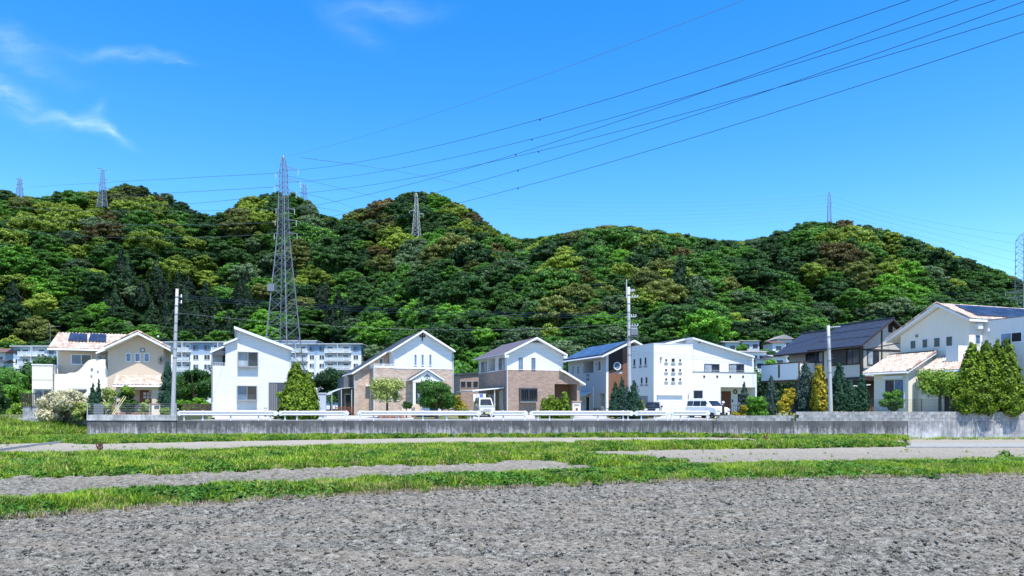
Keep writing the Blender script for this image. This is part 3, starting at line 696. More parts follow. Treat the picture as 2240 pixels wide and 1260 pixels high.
# dry straw along the lower edge of the near bank
eb = []
pxs = np.linspace(-60, 2300, 200)
for d in (-.35, .15):
    Y = GY(A_lo(pxs)) + d; eb.append(np.stack([(pxs - 1120) / FOC * Y, Y, Y * 0 + .03], 1))
ii = np.arange(400).reshape(2, 200); eme = np_mesh('straw_edge', np.concatenate(eb), np.stack([ii[0, :-1], ii[0, 1:], ii[1, 1:], ii[1, :-1]], 1), ['soil'])
tag(scatter('dry_grass', eme, DR, 60, .7, 1.3, seed=9), 'dry straw at the foot of the nearest grass bank', 'dry grass', kind='stuff')
strip = thin(sme, lambda c: (c[:, 1] > 24) & (c[:, 1] < 44) & (vn(c[:, 0] / 1.2, c[:, 1] / 1.2, 61) > .62), 'strip_area')
tag(scatter('strip_weeds', strip, GRF, 1.6, .2, .55, seed=14), 'sparse small green weeds sprouting on the grey soil strips', 'weeds', kind='stuff')
cm_ = thin(sme, lambda c: (c[:, 1] < 26) & (c[:, 1] < GY(A_lo(1120 + FOC * c[:, 0] / c[:, 1])) - .1) & (c[:, 1] > 8.6), 'clod_area')
tag(scatter('soil_clods', cm_, CL, 105, .014, .052, seed=4, tilt=.5), 'grey crumbled clods of earth scattered over the ploughed field', 'soil clods', kind='stuff')
# small weeds pushing through the right strip
for (px_, py_, r_) in ((2205, 992, .5), (2235, 990, .6), (1075, 1000, .25)):
    pass
def soil_weed(px, py, n, r, s, label):
    Y = GY(py); o = weedplant('weed_plant', n, r, s, 'weed', int(px)); COL.objects.link(o); o.location = ((px - 1120) / FOC * Y, Y, .02); tag(o, label, 'weed')
soil_weed(2200, 1003, 150, .38, .07, 'leafy weed clump at the right end of the grey strip')
for (px, py) in ((1675, 972), (217, 997)):
    Y = GY(py); b_ = MB(); g = random.Random(px)
    for k in range(14): b_.tube([(g.uniform(-.12, .12), g.uniform(-.1, .1), 0), (g.uniform(-.2, .2), g.uniform(-.1, .1), g.uniform(.3, .7))], [.006, .022], 5)
    o = b_.obj('dock_plant', 'dock'); o.location = ((px - 1120) / FOC * Y, Y, .05)
    tag(o, {1675: 'brown dried dock stalks standing on the right bank', 217: 'brown dried dock stalks at the left end of the broad bank'}[px], 'plant')
# ================================================================ RETAINING WALLS, BLOCK COURSES, GUARD RAILS
def zx(py, Y=WY): return ZC + (HOR - py) / FOC * Y
def xx(px, Y=WY): return (px - 1120) / FOC * Y
def wall_of_panels(name, label, x0, x1, Y, z0, z1, mat, step, thick=.32, cat='wall', jit=.25, rz=0):
    t = empty(name, (x0, Y, z0), rz, label, cat); x = 0; L = x1 - x0; k = 0
    while x < L - .05:
        s = min(step * (1 + random.uniform(-jit, jit)), L - x)
        if L - x - s < step * .3: s = L - x
        b = MB(); y = random.uniform(-.006, .006); b.box(0.006, s - .006, y, thick, 0, z1 - z0 + random.uniform(-.004, .004))
        o = b.obj('panel', mat, t, bevel=.012); o.location = (x, 0, 0); x += s; k += 1
    return t
XL, XM = xx(190), xx(386)
wall_of_panels('retaining_wall', 'stained concrete retaining wall below the beige house at the left, with a pale coping', XL, XM - .02, WY, -.35, ROADZ - .01, 'concrete', 2.6)
wall_of_panels('retaining_wall', 'long streaked concrete retaining wall running under the white guard rails', XM + .02, xx(1560), WY + .02, -.35, ROADZ - .005, 'concrete', 2.0)
wall_of_panels('retaining_wall', 'pale, less stained concrete retaining wall at the right edge below the golden conifer group', xx(1985) + .02, 60, WY, -.45, ROADZ - .03, 'concrete_light', 3.2)
wall_of_panels('retaining_wall', 'stained concrete retaining wall below the concrete blocks and the dark timber house', xx(1560) + .02, xx(1985), WY, -.45, ROADZ - .03, 'concrete', 3.2)
# pale coping on the left wall
t = empty('wall_coping', (XL, WY - .05, ROADZ), 0, 'pale concrete coping course on top of the left retaining wall', 'coping'); x = 0
while x < XM - XL - .3:
    s = min(3.4, XM - XL - x); b = MB(); b.box(.004, s - .004, 0, .36, 0, zx(908) - ROADZ); o = b.obj('coping_piece', 'concrete_light', t, bevel=.015); o.location = (x, 0, 0); x += s
# block courses at the right: lower part 1570-1740, full height 1740-2240+
def block_wall(label, x0, x1, Y, z0, rows, bw=.40, bh=None, h=None):
    bh = h / rows; t = empty('block_wall', (x0, Y, z0), 0, label, 'wall')
    b = MB(); b.box(.004, bw - .004, 0, .15, .003, bh - .003); me = b.mesh('block', ['block'])
    n = int((x1 - x0) / bw)
    for r in range(rows):
        for i in range(n):
            o = link('block', me, t, (i * bw + (bw / 2 if r % 2 else 0), random.uniform(-.004, .004), r * bh))
    return t
block_wall('low concrete block wall beside the white van and the yellow shrubs', xx(1568), xx(1738), WY + .03, ROADZ - .03, 2, h=zx(909) - ROADZ + .03)
block_wall('tall concrete block wall below the dark timber house and the pink tiled house', xx(1742), xx(2262), WY + .03, ROADZ - .03, 3, h=zx(900.5) - ROADZ + .03)
# earth behind the block walls
b = MB(); b.prism([(xx(1742), WY + .2, .6), (90, WY + .2, .6), (90, 70, .6), (27.8, 70, .6)], (0, 0, zx(901.5) - .6)); tag(b.obj('garden_ground', 'village_ground'), kind='structure')
b = MB(); b.prism([(xx(1568), WY + .2, .6), (xx(1742) + .0, WY + .2, .6), (27.6, 69.6, .6), (20.4, 68, .6)], (0, 0, zx(911) - .6)); tag(b.obj('garden_ground', 'village_ground'), kind='structure')
b = MB(); b.box(-60, XL, 59.3, 64, .6, zx(909.5)); tag(b.obj('garden_ground', 'village_ground'), kind='structure')
b = MB(); b.box(XL + .002, XM - .1, WY + .32, 62, .6, zx(909.5)); tag(b.obj('garden_ground', 'village_ground'), kind='structure')
# side wall far left, set back
LY = 59.0
wall_of_panels('garden_wall', 'pale panelled concrete wall at the far left behind the tall grass', xx(22, LY), xx(192, LY), LY, .1, zx(914, LY), 'concrete_light', 1.3, .25)
wall_of_panels('garden_wall', 'upper pale block wall under the dark lattice fence at the far left', xx(47, LY), xx(180, LY), LY + .12, zx(914, LY), zx(889, LY), 'concrete_light', .75, .2, jit=.05)
# drain post on right wall
b = MB(); b.lathe([(.03, 0), (.03, .8), (0, .8)], n=8); b.lathe([(.05, .78), (.05, .9), (0, .9)], n=8)
o = b.obj('marker_post', 'galv', None); o.location = (xx(2132), WY - .12, -.1); tag(o, 'thin marker post standing against the right retaining wall', 'post')
# guard rails
def guard_rail(pa, pb, posts, label, ends=(1, 1)):
    Y = WY + .28; xa, xb = xx(pa, Y), xx(pb, Y); t = empty('guard_rail', (xa, Y, ROADZ), 0, label, 'guard rail', 'white guard rails along the retaining wall')
    zt = zx(899, Y) - ROADZ; zb = zt - .35; L = xb - xa
    prof = [(-.0, zb), (-.035, zb + .02), (-.085, zb + .05), (-.085, zb + .10), (-.0, zb + .155), (-.0, zb + .195), (-.085, zb + .25), (-.085, zb + .30), (-.035, zb + .33), (0, zb + .35), (.006, zb + .345), (-.028, zb + .32), (-.076, zb + .29), (-.076, zb + .255), (.008, zb + .2), (.008, zb + .15), (-.076, zb + .095), (-.076, zb + .06), (-.028, zb + .03), (.006, zb + .005)]
    b = MB(); n = len(prof)
    for i in range(1, 9):
        pass
    x0 = .28 if ends[0] else 0; x1 = L - .28 if ends[1] else L
    b.add([(x0, y, z) for y, z in prof] + [(x1, y, z) for y, z in prof], [(i, (i + 1) % n, n + (i + 1) % n, n + i) for i in range(n)] + [tuple(range(n))[::-1], tuple(range(n, 2 * n))])
    b.obj('beam', 'rail_white', t)
    for e, x in ((0, x0), (1, x1)):
        if ends[e]:
            s = -1 if e == 0 else 1; b = MB(); zc = (zb + zt) / 2
            pts = [(x, -.02, zb + .01)] + [(x + s * (.06 + .26 * math.sin(a)), -.03 + .10 * math.sin(a), zc - .20 * math.cos(a)) for a in np.linspace(.1, math.pi - .1, 7)] + [(x, -.02, zt - .01)]
            b.prism(pts, (0, .02, 0)); b.obj('end_wing', 'rail_white', t, bevel=.004)
    pb_ = MB(); pb_.lathe([(.057, -.15), (.057, zt - .01), (.04, zt + .03), (0, zt + .04)], n=10); me = pb_.mesh('post', ['rail_white']); me.shade_smooth()
    bk = MB(); bk.box(-.05, .05, -.03, .02, zb + .1, zb + .25); bme = bk.mesh('bracket', ['rail_white'])
    for p in posts:
        q = link('post', me, t, (xx(p, Y) - xa, .055, 0)); link('bracket', bme, q, (0, -.055, 0))
guard_rail(387, 607, (402, 443, 504, 565, 591), 'leftmost white guard rail, starting beside the tall concrete pole')
guard_rail(609, 762, (623, 649, 706, 757), 'white guard rail in front of the large golden conifer')
guard_rail(782, 1052, (787, 817, 872, 925, 977, 1029, 1047), 'longest white guard rail, in front of the tan brick house')
guard_rail(1071, 1154, (1076, 1101, 1148), 'short white guard rail in front of the brown brick house, right of the silver van')
guard_rail(1159, 1386, (1177, 1202, 1255, 1308, 1363, 1374), 'long white guard rail passing the yellow-green hedge and dark conifers')
guard_rail(1388, 1464, (1403, 1435, 1460), 'short white guard rail in front of the black car and garage')
guard_rail(1466, 1553, (1470, 1489, 1506, 1548), 'rightmost white guard rail, in front of the white van')
# wire fence on the left coping
def wire_fence(label, pa, pb, py0, py1, posts, nw, Y, mat, verts=0, rz=0, pt=.02):
    xa, xb = xx(pa, Y), xx(pb, Y); z0, z1 = zx(py0, Y), zx(py1, Y); t = empty('wire_fence', (xa, Y, z0), 0, label, 'fence')
    b = MB(); h = z1 - z0
    for i in range(nw): z = h * (.06 + .92 * i / (nw - 1)); b.bar((0, 0, z), (xb - xa, 0, z), .011)
    if verts:
        for i in range(verts + 1): x = (xb - xa) * i / verts; b.bar((x, 0, 0), (x, 0, h), .007)
    b.obj('wires', mat, t)
    for p in posts: q = MB(); q.box(-pt, pt, -pt, pt, -.05, h + .04); link('post', q.mesh('post', [mat]), t, (xx(p, Y) - xa, 0, 0))
wire_fence('pale wire fence on the coping in front of the beige house', 190, 386, 908, 883, (191, 260, 328, 385), 7, WY + .1, 'galv_light')
wire_fence('black mesh fence on the block wall in front of the pink tiled house', 1898, 2092, 900, 873, (1907, 2001, 2016, 2053, 2090), 9, WY + .1, 'black_metal', 60)
t = empty('metal_gate', (xx(195), WY + .6, zx(908)), 0, 'grey slatted metal gate leaning behind the wire fence at the left', 'gate')
for i in range(7): b = MB(); b.box(i * .11, i * .11 + .075, 0, .03, 0, .8); b.obj('slat', 'galv', t)
for z_ in (.82, .05): MB().bar((-.03, .04, z_), (.74, .04, z_), .04).obj('gate_rail', 'galv', t)
# dark lattice fence far left
t = empty('lattice_fence', (xx(47, LY), LY + .05, zx(889, LY)), 0, 'dark brown wooden lattice fence on the far left wall', 'fence')
Ws, Hs = xx(108, LY) - xx(47, LY), zx(859, LY) - zx(889, LY); sl = MB(); sl.box(-.03, .03, 0, .02, 0, Hs); sme = sl.mesh('slat', ['dark_timber']); hl = MB(); hl.box(0, Ws / 3, .022, .04, -.025, .025); hme_ = hl.mesh('slat', ['dark_timber'])
for i in range(16): link('slat', sme, t, (Ws * i / 15, 0, 0))
for k in range(3):
    for i in range(7): link('slat', hme_, t, (Ws / 3 * k, 0, Hs * (i + .3) / 7))
for i in range(4): MB().box(Ws * i / 3 - .04, Ws * i / 3 + .04, -.02, .06, -.05, Hs + .04).obj('post', 'dark_timber', t)
# ================================================================ FOREST ON THE HILLS
KINDS = ['leaf_dark', 'leaf_mid', 'leaf_bright', 'leaf_yellow', 'leaf_olive', 'leaf_rust', 'leaf_grey', 'leaf_cedar']
FM = []                                     # (object, kind) crown variants in unit size
def far_crown(kind, seed):
    g = np.random.default_rng(seed)
    if kind == 'leaf_cedar':
        return cone_mesh('crown', 2.7, .62, 1500, .085, kind, clump=.25, z0=.5, power=.8, jitter=.6)
    n = 84; L = []
    ax, ay = g.uniform(.8, 1.1), g.uniform(.8, 1.1)
    for i in range(n):
        z = g.uniform(-.15, 1); t = g.uniform(0, 6.283); rr = math.sqrt(max(0, 1 - z * z)) * g.uniform(.6, 1.14); q = g.uniform(.09, .23)
        L.append((rr * math.cos(t) * .9 * ax, rr * math.sin(t) * .9 * ay, .68 + .66 * z * g.uniform(.8, 1.15), q * g.uniform(.9, 1.4), q * g.uniform(.9, 1.4), q * .58))
    L.append((0, 0, .62, .60, .60, .55))
    return lobes_mesh('crown', L, 6200, .038, kind, core=.80, jitter=.38, asp=.75, shell=.12, updir=.1)
NV = {'leaf_dark': 4, 'leaf_mid': 3, 'leaf_bright': 2, 'leaf_yellow': 3, 'leaf_olive': 2, 'leaf_rust': 2, 'leaf_grey': 2, 'leaf_cedar': 2}
for k in KINDS:
    for j in range(NV[k]): FM.append((far_crown(k, len(FM) * 7 + 3), k))
IDX = {k: [i for i, f in enumerate(FM) if f[1] == k] for k in KINDS}
tk = MB(); tk.tube([(0, 0, -.25), (.02, .01, .35), (0, .02, .8)], [.055, .04, .02], 6); tk.tube([(.02, .01, .35), (.25, .1, .75)], [.025, .01], 4); tk.tube([(.02, .01, .4), (-.22, -.12, .8)], [.025, .01], 4)
TRUNK = tk.mesh('trunk', ['bark'])
# colour patches read off the photograph: pixel x, y, radius, kind
PATCH = [(110, 480, 38, 'leaf_yellow'), (200, 445, 42, 'leaf_yellow'), (60, 500, 30, 'leaf_yellow'), (30, 520, 22, 'leaf_yellow'), (140, 460, 30, 'leaf_yellow'), (45, 430, 30, 'leaf_olive'), (290, 430, 24, 'leaf_olive'), (340, 435, 22, 'leaf_rust'), (250, 425, 20, 'leaf_olive'),
         (330, 465, 28, 'leaf_yellow'), (310, 520, 30, 'leaf_yellow'), (225, 520, 28, 'leaf_yellow'), (420, 530, 28, 'leaf_yellow'), (390, 590, 32, 'leaf_yellow'), (430, 610, 22, 'leaf_yellow'), (180, 560, 20, 'leaf_grey'), (50, 560, 40, 'leaf_bright'), (30, 600, 35, 'leaf_yellow'), (80, 625, 34, 'leaf_bright'),
         (90, 680, 36, 'leaf_yellow'), (60, 710, 36, 'leaf_olive'), (130, 720, 30, 'leaf_olive'), (30, 730, 24, 'leaf_yellow'), (230, 700, 34, 'leaf_bright'), (170, 730, 20, 'leaf_bright'), (240, 480, 24, 'leaf_rust'), (120, 500, 20, 'leaf_rust'), (560, 445, 40, 'leaf_yellow'), (590, 480, 30, 'leaf_yellow'), (520, 470, 22, 'leaf_olive'), (480, 545, 40, 'leaf_dark'),
         (665, 560, 40, 'leaf_olive'), (680, 600, 42, 'leaf_yellow'), (700, 580, 26, 'leaf_olive'), (670, 640, 30, 'leaf_olive'), (685, 465, 30, 'leaf_grey'), (850, 438, 28, 'leaf_rust'), (800, 465, 22, 'leaf_olive'), (845, 495, 34, 'leaf_olive'), (860, 520, 30, 'leaf_yellow'), (840, 545, 24, 'leaf_rust'), (900, 560, 36, 'leaf_grey'), (960, 560, 20, 'leaf_olive'),
         (990, 450, 26, 'leaf_yellow'), (955, 445, 20, 'leaf_bright'), (1040, 500, 26, 'leaf_yellow'), (1050, 480, 18, 'leaf_rust'), (950, 530, 34, 'leaf_bright'), (1090, 550, 20, 'leaf_rust'), (1130, 560, 26, 'leaf_grey'), (880, 600, 40, 'leaf_mid'), (1180, 540, 24, 'leaf_yellow'), (1235, 580, 32, 'leaf_yellow'), (1260, 520, 26, 'leaf_olive'), (1330, 500, 22, 'leaf_olive'), (1385, 530, 30, 'leaf_yellow'), (1350, 560, 28, 'leaf_bright'),
         (1460, 560, 26, 'leaf_rust'), (1420, 620, 36, 'leaf_olive'), (1450, 600, 24, 'leaf_olive'), (1410, 660, 26, 'leaf_yellow'), (1620, 605, 28, 'leaf_yellow'), (1600, 620, 22, 'leaf_olive'), (1290, 660, 46, 'leaf_olive'), (1330, 700, 46, 'leaf_bright'), (1270, 620, 30, 'leaf_olive'), (1480, 720, 26, 'leaf_yellow'), (1660, 700, 26, 'leaf_grey'), (1650, 520, 18, 'leaf_grey'), (1760, 488, 14, 'leaf_bright'),
         (1840, 525, 26, 'leaf_yellow'), (1850, 480, 16, 'leaf_rust'), (1830, 550, 24, 'leaf_rust'), (1870, 595, 30, 'leaf_olive'), (1900, 620, 24, 'leaf_olive'), (1960, 560, 26, 'leaf_yellow'), (2070, 560, 26, 'leaf_yellow'), (2050, 600, 30, 'leaf_grey'), (2130, 610, 28, 'leaf_mid'), (1960, 630, 40, 'leaf_bright'), (1930, 660, 30, 'leaf_grey'), (1870, 680, 24, 'leaf_grey'), (2000, 650, 30, 'leaf_bright'),
         (1190, 740, 16, 'leaf_yellow'), (1050, 740, 30, 'leaf_bright'), (920, 690, 30, 'leaf_bright'), (830, 720, 34, 'leaf_bright'), (1010, 780, 40, 'leaf_bright'), (600, 700, 34, 'leaf_bright'), (520, 720, 26, 'leaf_bright'), (360, 650, 60, 'leaf_cedar'), (430, 690, 50, 'leaf_cedar'), (300, 600, 40, 'leaf_cedar'), (500, 680, 40, 'leaf_cedar'), (540, 640, 30, 'leaf_cedar'), (800, 650, 40, 'leaf_dark'), (740, 520, 40, 'leaf_dark'), (730, 690, 40, 'leaf_cedar'), (1500, 600, 26, 'leaf_cedar'), (1560, 680, 30, 'leaf_mid'), (250, 640, 40, 'leaf_cedar'), (20, 640, 30, 'leaf_cedar')]
PA = [(p[0], p[1], p[2], p[3]) for p in PATCH]
g = np.random.default_rng(21); pts = []
Y = 158.0
while Y < 520:
    sp = 4.6 + 3.2 * min(1, max(0, (Y - 160) / 150)); half = Y * .72 + 45
    for X in np.arange(-half, half, sp):
        pts.append((X + g.uniform(-.42, .42) * sp, Y + g.uniform(-.42, .42) * sp, sp))
    Y += sp * .92
P = np.array(pts); Hh = hill_h(P[:, 0], P[:, 1]); hb = hill_h(P[:, 0], P[:, 1] + 3)
Dc = 430 - 45 * sstep(P[:, 0], -60, 80)
ok = (Hh > ROADZ + 1.2) & (P[:, 1] < Dc + 26)
P, Hh = P[ok], Hh[ok]
Rr = P[:, 2] * g.uniform(.48, 1.05, len(P)); big = g.uniform(0, 1, len(P)) < .18; Rr[big] *= 1.38
sx = 1120 + FOC * P[:, 0] / P[:, 1]; sy = HOR - (Hh + Rr * 1.1 - ZC) / P[:, 1] * FOC
CLEAR = [(1608, 1760, 742, 860)]            # the far houses on the right stand here
zs = g.uniform(.85, 1.2, len(P))
rp_ = Rr / P[:, 1] * FOC * .55                # keep every crown below the skyline of the photograph
skl = np.maximum.reduce([np.interp(sx + q * rp_, SX, SYv) for q in (-1, -.5, 0, .5, 1)])
fit = ((HOR - skl + 3) / FOC * P[:, 1] + ZC - Hh) / (1.36 * zs); Rr = np.minimum(Rr, fit); ok = Rr > 1.6
P, Hh, Rr, sx, sy, zs = P[ok], Hh[ok], Rr[ok], sx[ok], sy[ok], zs[ok]
cn_ = vn(P[:, 0] / 22, P[:, 1] / 22, 50); c2_ = vn(P[:, 0] / 60, P[:, 1] / 60, 51); low = sstep(sy, 560, 720)
KN, KV = [], []
for i in range(len(P)):
    k = None
    best = 1.0
    for (a, b_, r, kk) in PA:
        d = math.hypot(sx[i] - a, (sy[i] - b_) * 1.2) / r
        if d < best: best, k = d, kk
    if k is not None and g.uniform() > .88: k = None
    if k is None:
        u = g.uniform() * .7 + cn_[i] * .3
        hi = 1 - low[i]
        if u < .44: k = 'leaf_dark'
        elif u < .70: k = 'leaf_mid'
        elif u < .70 + .055 * hi: k = 'leaf_yellow'
        elif u < .78: k = 'leaf_bright' if g.uniform() < .5 else 'leaf_mid'
        elif u < .78 + .03 * hi: k = 'leaf_olive'
        elif u < .86: k = 'leaf_grey'
        else: k = 'leaf_dark'
    KN.append(k); KV.append(int(g.choice(IDX[k])))
KV = np.array(KV); KN = np.array(KN)
keep = np.ones(len(P), bool)
for (x0, x1, y0, y1) in CLEAR: keep &= ~((sx > x0) & (sx < x1) & (sy > y0) & (P[:, 1] < 215))
P, Hh, Rr, sx, sy, KV, KN, zs = P[keep], Hh[keep], Rr[keep], sx[keep], sy[keep], KV[keep], KN[keep], zs[keep]
ced = KN == 'leaf_cedar'; Rr[ced] = np.minimum(Rr[ced], 5.6)
# the 300 that show largest become trees of their own
score = Rr / P[:, 1] * ((sx > 5) & (sx < 2235) & (sy < 735) & (sy > 380)) * g.uniform(.9, 1.1, len(P)) * np.where((KN == 'leaf_yellow') | (KN == 'leaf_rust'), 1.25, 1)
# a tree counts as seen when little of it lies behind the crown in front of it
order = np.argsort(-score)[:300]; own = set(order.tolist())
LBL = {'leaf_dark': ('dark green broadleaf tree in the forest on the hillside', 'dark green hillside trees'), 'leaf_mid': ('mid green broadleaf tree in the forest on the hillside', 'mid green hillside trees'),
       'leaf_bright': ('fresh bright green tree in the forest on the hillside', 'bright green hillside trees'), 'leaf_yellow': ('yellow-green blossoming tree standing out on the hillside', 'yellow-green hillside trees'),
       'leaf_olive': ('olive brown flowering tree on the hillside', 'olive hillside trees'), 'leaf_rust': ('rusty brown tree on the hillside', 'rusty brown hillside trees'),
       'leaf_grey': ('pale grey-green tree on the hillside', 'grey-green hillside trees'), 'leaf_cedar': ('very dark pointed cedar in the plantation on the hillside', 'dark hillside cedars')}
LM = [(60, 'left edge of the lattice fence'), (140, 'cream annex'), (240, 'solar panels of the beige house'), (330, 'gable of the beige house'), (430, 'leftmost utility pole'), (540, 'white sided house'), (640, 'tall lattice pylon'), (760, 'right apartment block'), (860, 'balcony of the tan brick house'), (960, 'gable of the tan brick house'),
      (1070, 'low brown annex'), (1190, 'gable of the brown brick house'), (1300, 'blue solar roof'), (1400, 'transformer pole'), (1510, 'nine small square windows'), (1640, 'terrace of the white rendered house'), (1760, 'dark timber house balcony'), (1880, 'slim white pole'), (1990, 'pink wing roof'), (2110, 'four gable windows'), (9999, 'golden conifer group')]
def landmark(px): return next(n for x, n in LM if px < x)
LBL = {'leaf_dark': ('dark green tree', 'dark green trees'), 'leaf_mid': ('mid green tree', 'mid green trees'), 'leaf_bright': ('bright green tree', 'bright green trees'), 'leaf_yellow': ('yellow-green tree', 'yellow-green trees'),
       'leaf_olive': ('olive brown tree', 'olive brown trees'), 'leaf_rust': ('rusty brown tree', 'rusty brown trees'), 'leaf_grey': ('pale grey-green tree', 'grey-green trees'), 'leaf_cedar': ('very dark pointed cedar', 'dark cedars')}
SC_ = []
rot = g.uniform(0, 6.283, len(P))
for i in order:
    k = KN[i]; f_ = (sy[i] - np.interp(sx[i], SX, SYv)); rw = 'crest' if f_ < 34 else 'upper slope' if f_ < 110 else 'middle slope' if f_ < 190 else 'lower slope'
    lm_ = landmark(sx[i]); nm_, gp_ = LBL[k]; e = empty('cedar_tree' if k == 'leaf_cedar' else 'forest_tree', (P[i, 0], P[i, 1], Hh[i] - .2), float(rot[i]), '%s on the %s above the %s' % (nm_, rw, lm_), 'tree', '%s on the %s above the %s' % (gp_, rw, lm_))
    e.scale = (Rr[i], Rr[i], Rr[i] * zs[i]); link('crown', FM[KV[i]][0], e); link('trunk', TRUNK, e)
rest = np.array([i for i in range(len(P)) if i not in own])
def instancer(name, kinds_meshes, pos, idx, rotz, sc3):
    c = bpy.data.collections.new(name + '_kinds')
    for j, me in enumerate(kinds_meshes):
        o = bpy.data.objects.new('kind_%02d' % j, me); c.objects.link(o)
    me = bpy.data.meshes.new(name); me.vertices.add(len(pos)); me.vertices.foreach_set('co', pos.astype(np.float32).ravel())
    a = me.attributes.new('pick', 'INT', 'POINT'); a.data.foreach_set('value', idx.astype(np.int32))
    a = me.attributes.new('turn', 'FLOAT_VECTOR', 'POINT'); a.data.foreach_set('vector', np.stack([rotz * 0, rotz * 0, rotz], 1).astype(np.float32).ravel())
    a = me.attributes.new('size', 'FLOAT_VECTOR', 'POINT'); a.data.foreach_set('vector', sc3.astype(np.float32).ravel())
    o = bpy.data.objects.new(name, me); COL.objects.link(o)
    gg = bpy.data.node_groups.new(name, 'GeometryNodeTree')
    gg.interface.new_socket('Geometry', in_out='INPUT', socket_type='NodeSocketGeometry'); gg.interface.new_socket('Geometry', in_out='OUTPUT', socket_type='NodeSocketGeometry')
    gi, go = gg.nodes.new('NodeGroupInput'), gg.nodes.new('NodeGroupOutput')
    ci = gg.nodes.new('GeometryNodeCollectionInfo'); ci.inputs['Collection'].default_value = c; ci.inputs['Separate Children'].default_value = True; ci.inputs['Reset Children'].default_value = True
    ip = gg.nodes.new('GeometryNodeInstanceOnPoints'); ip.inputs['Pick Instance'].default_value = True
    mp = gg.nodes.new('GeometryNodeMeshToPoints'); gg.links.new(gi.outputs[0], mp.inputs[0]); gg.links.new(mp.outputs[0], ip.inputs['Points']); gg.links.new(ci.outputs[0], ip.inputs['Instance'])
    for nm, ty, sk in (('pick', 'INT', 'Instance Index'), ('turn', 'FLOAT_VECTOR', 'Rotation'), ('size', 'FLOAT_VECTOR', 'Scale')):
        n = gg.nodes.new('GeometryNodeInputNamedAttribute'); n.data_type = ty; n.inputs[0].default_value = nm; gg.links.new(n.outputs[0], ip.inputs[sk])
    gg.links.new(ip.outputs[0], go.inputs[0]); md = o.modifiers.new('scatter', 'NODES'); md.node_group = gg
    return o
pos = np.stack([P[rest, 0], P[rest, 1], Hh[rest] - .2], 1)
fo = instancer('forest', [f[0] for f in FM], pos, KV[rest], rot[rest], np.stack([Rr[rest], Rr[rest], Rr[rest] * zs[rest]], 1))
tag(fo, 'dense mixed green forest covering the hills behind the houses', 'forest', kind='stuff')
print('forest', len(P))
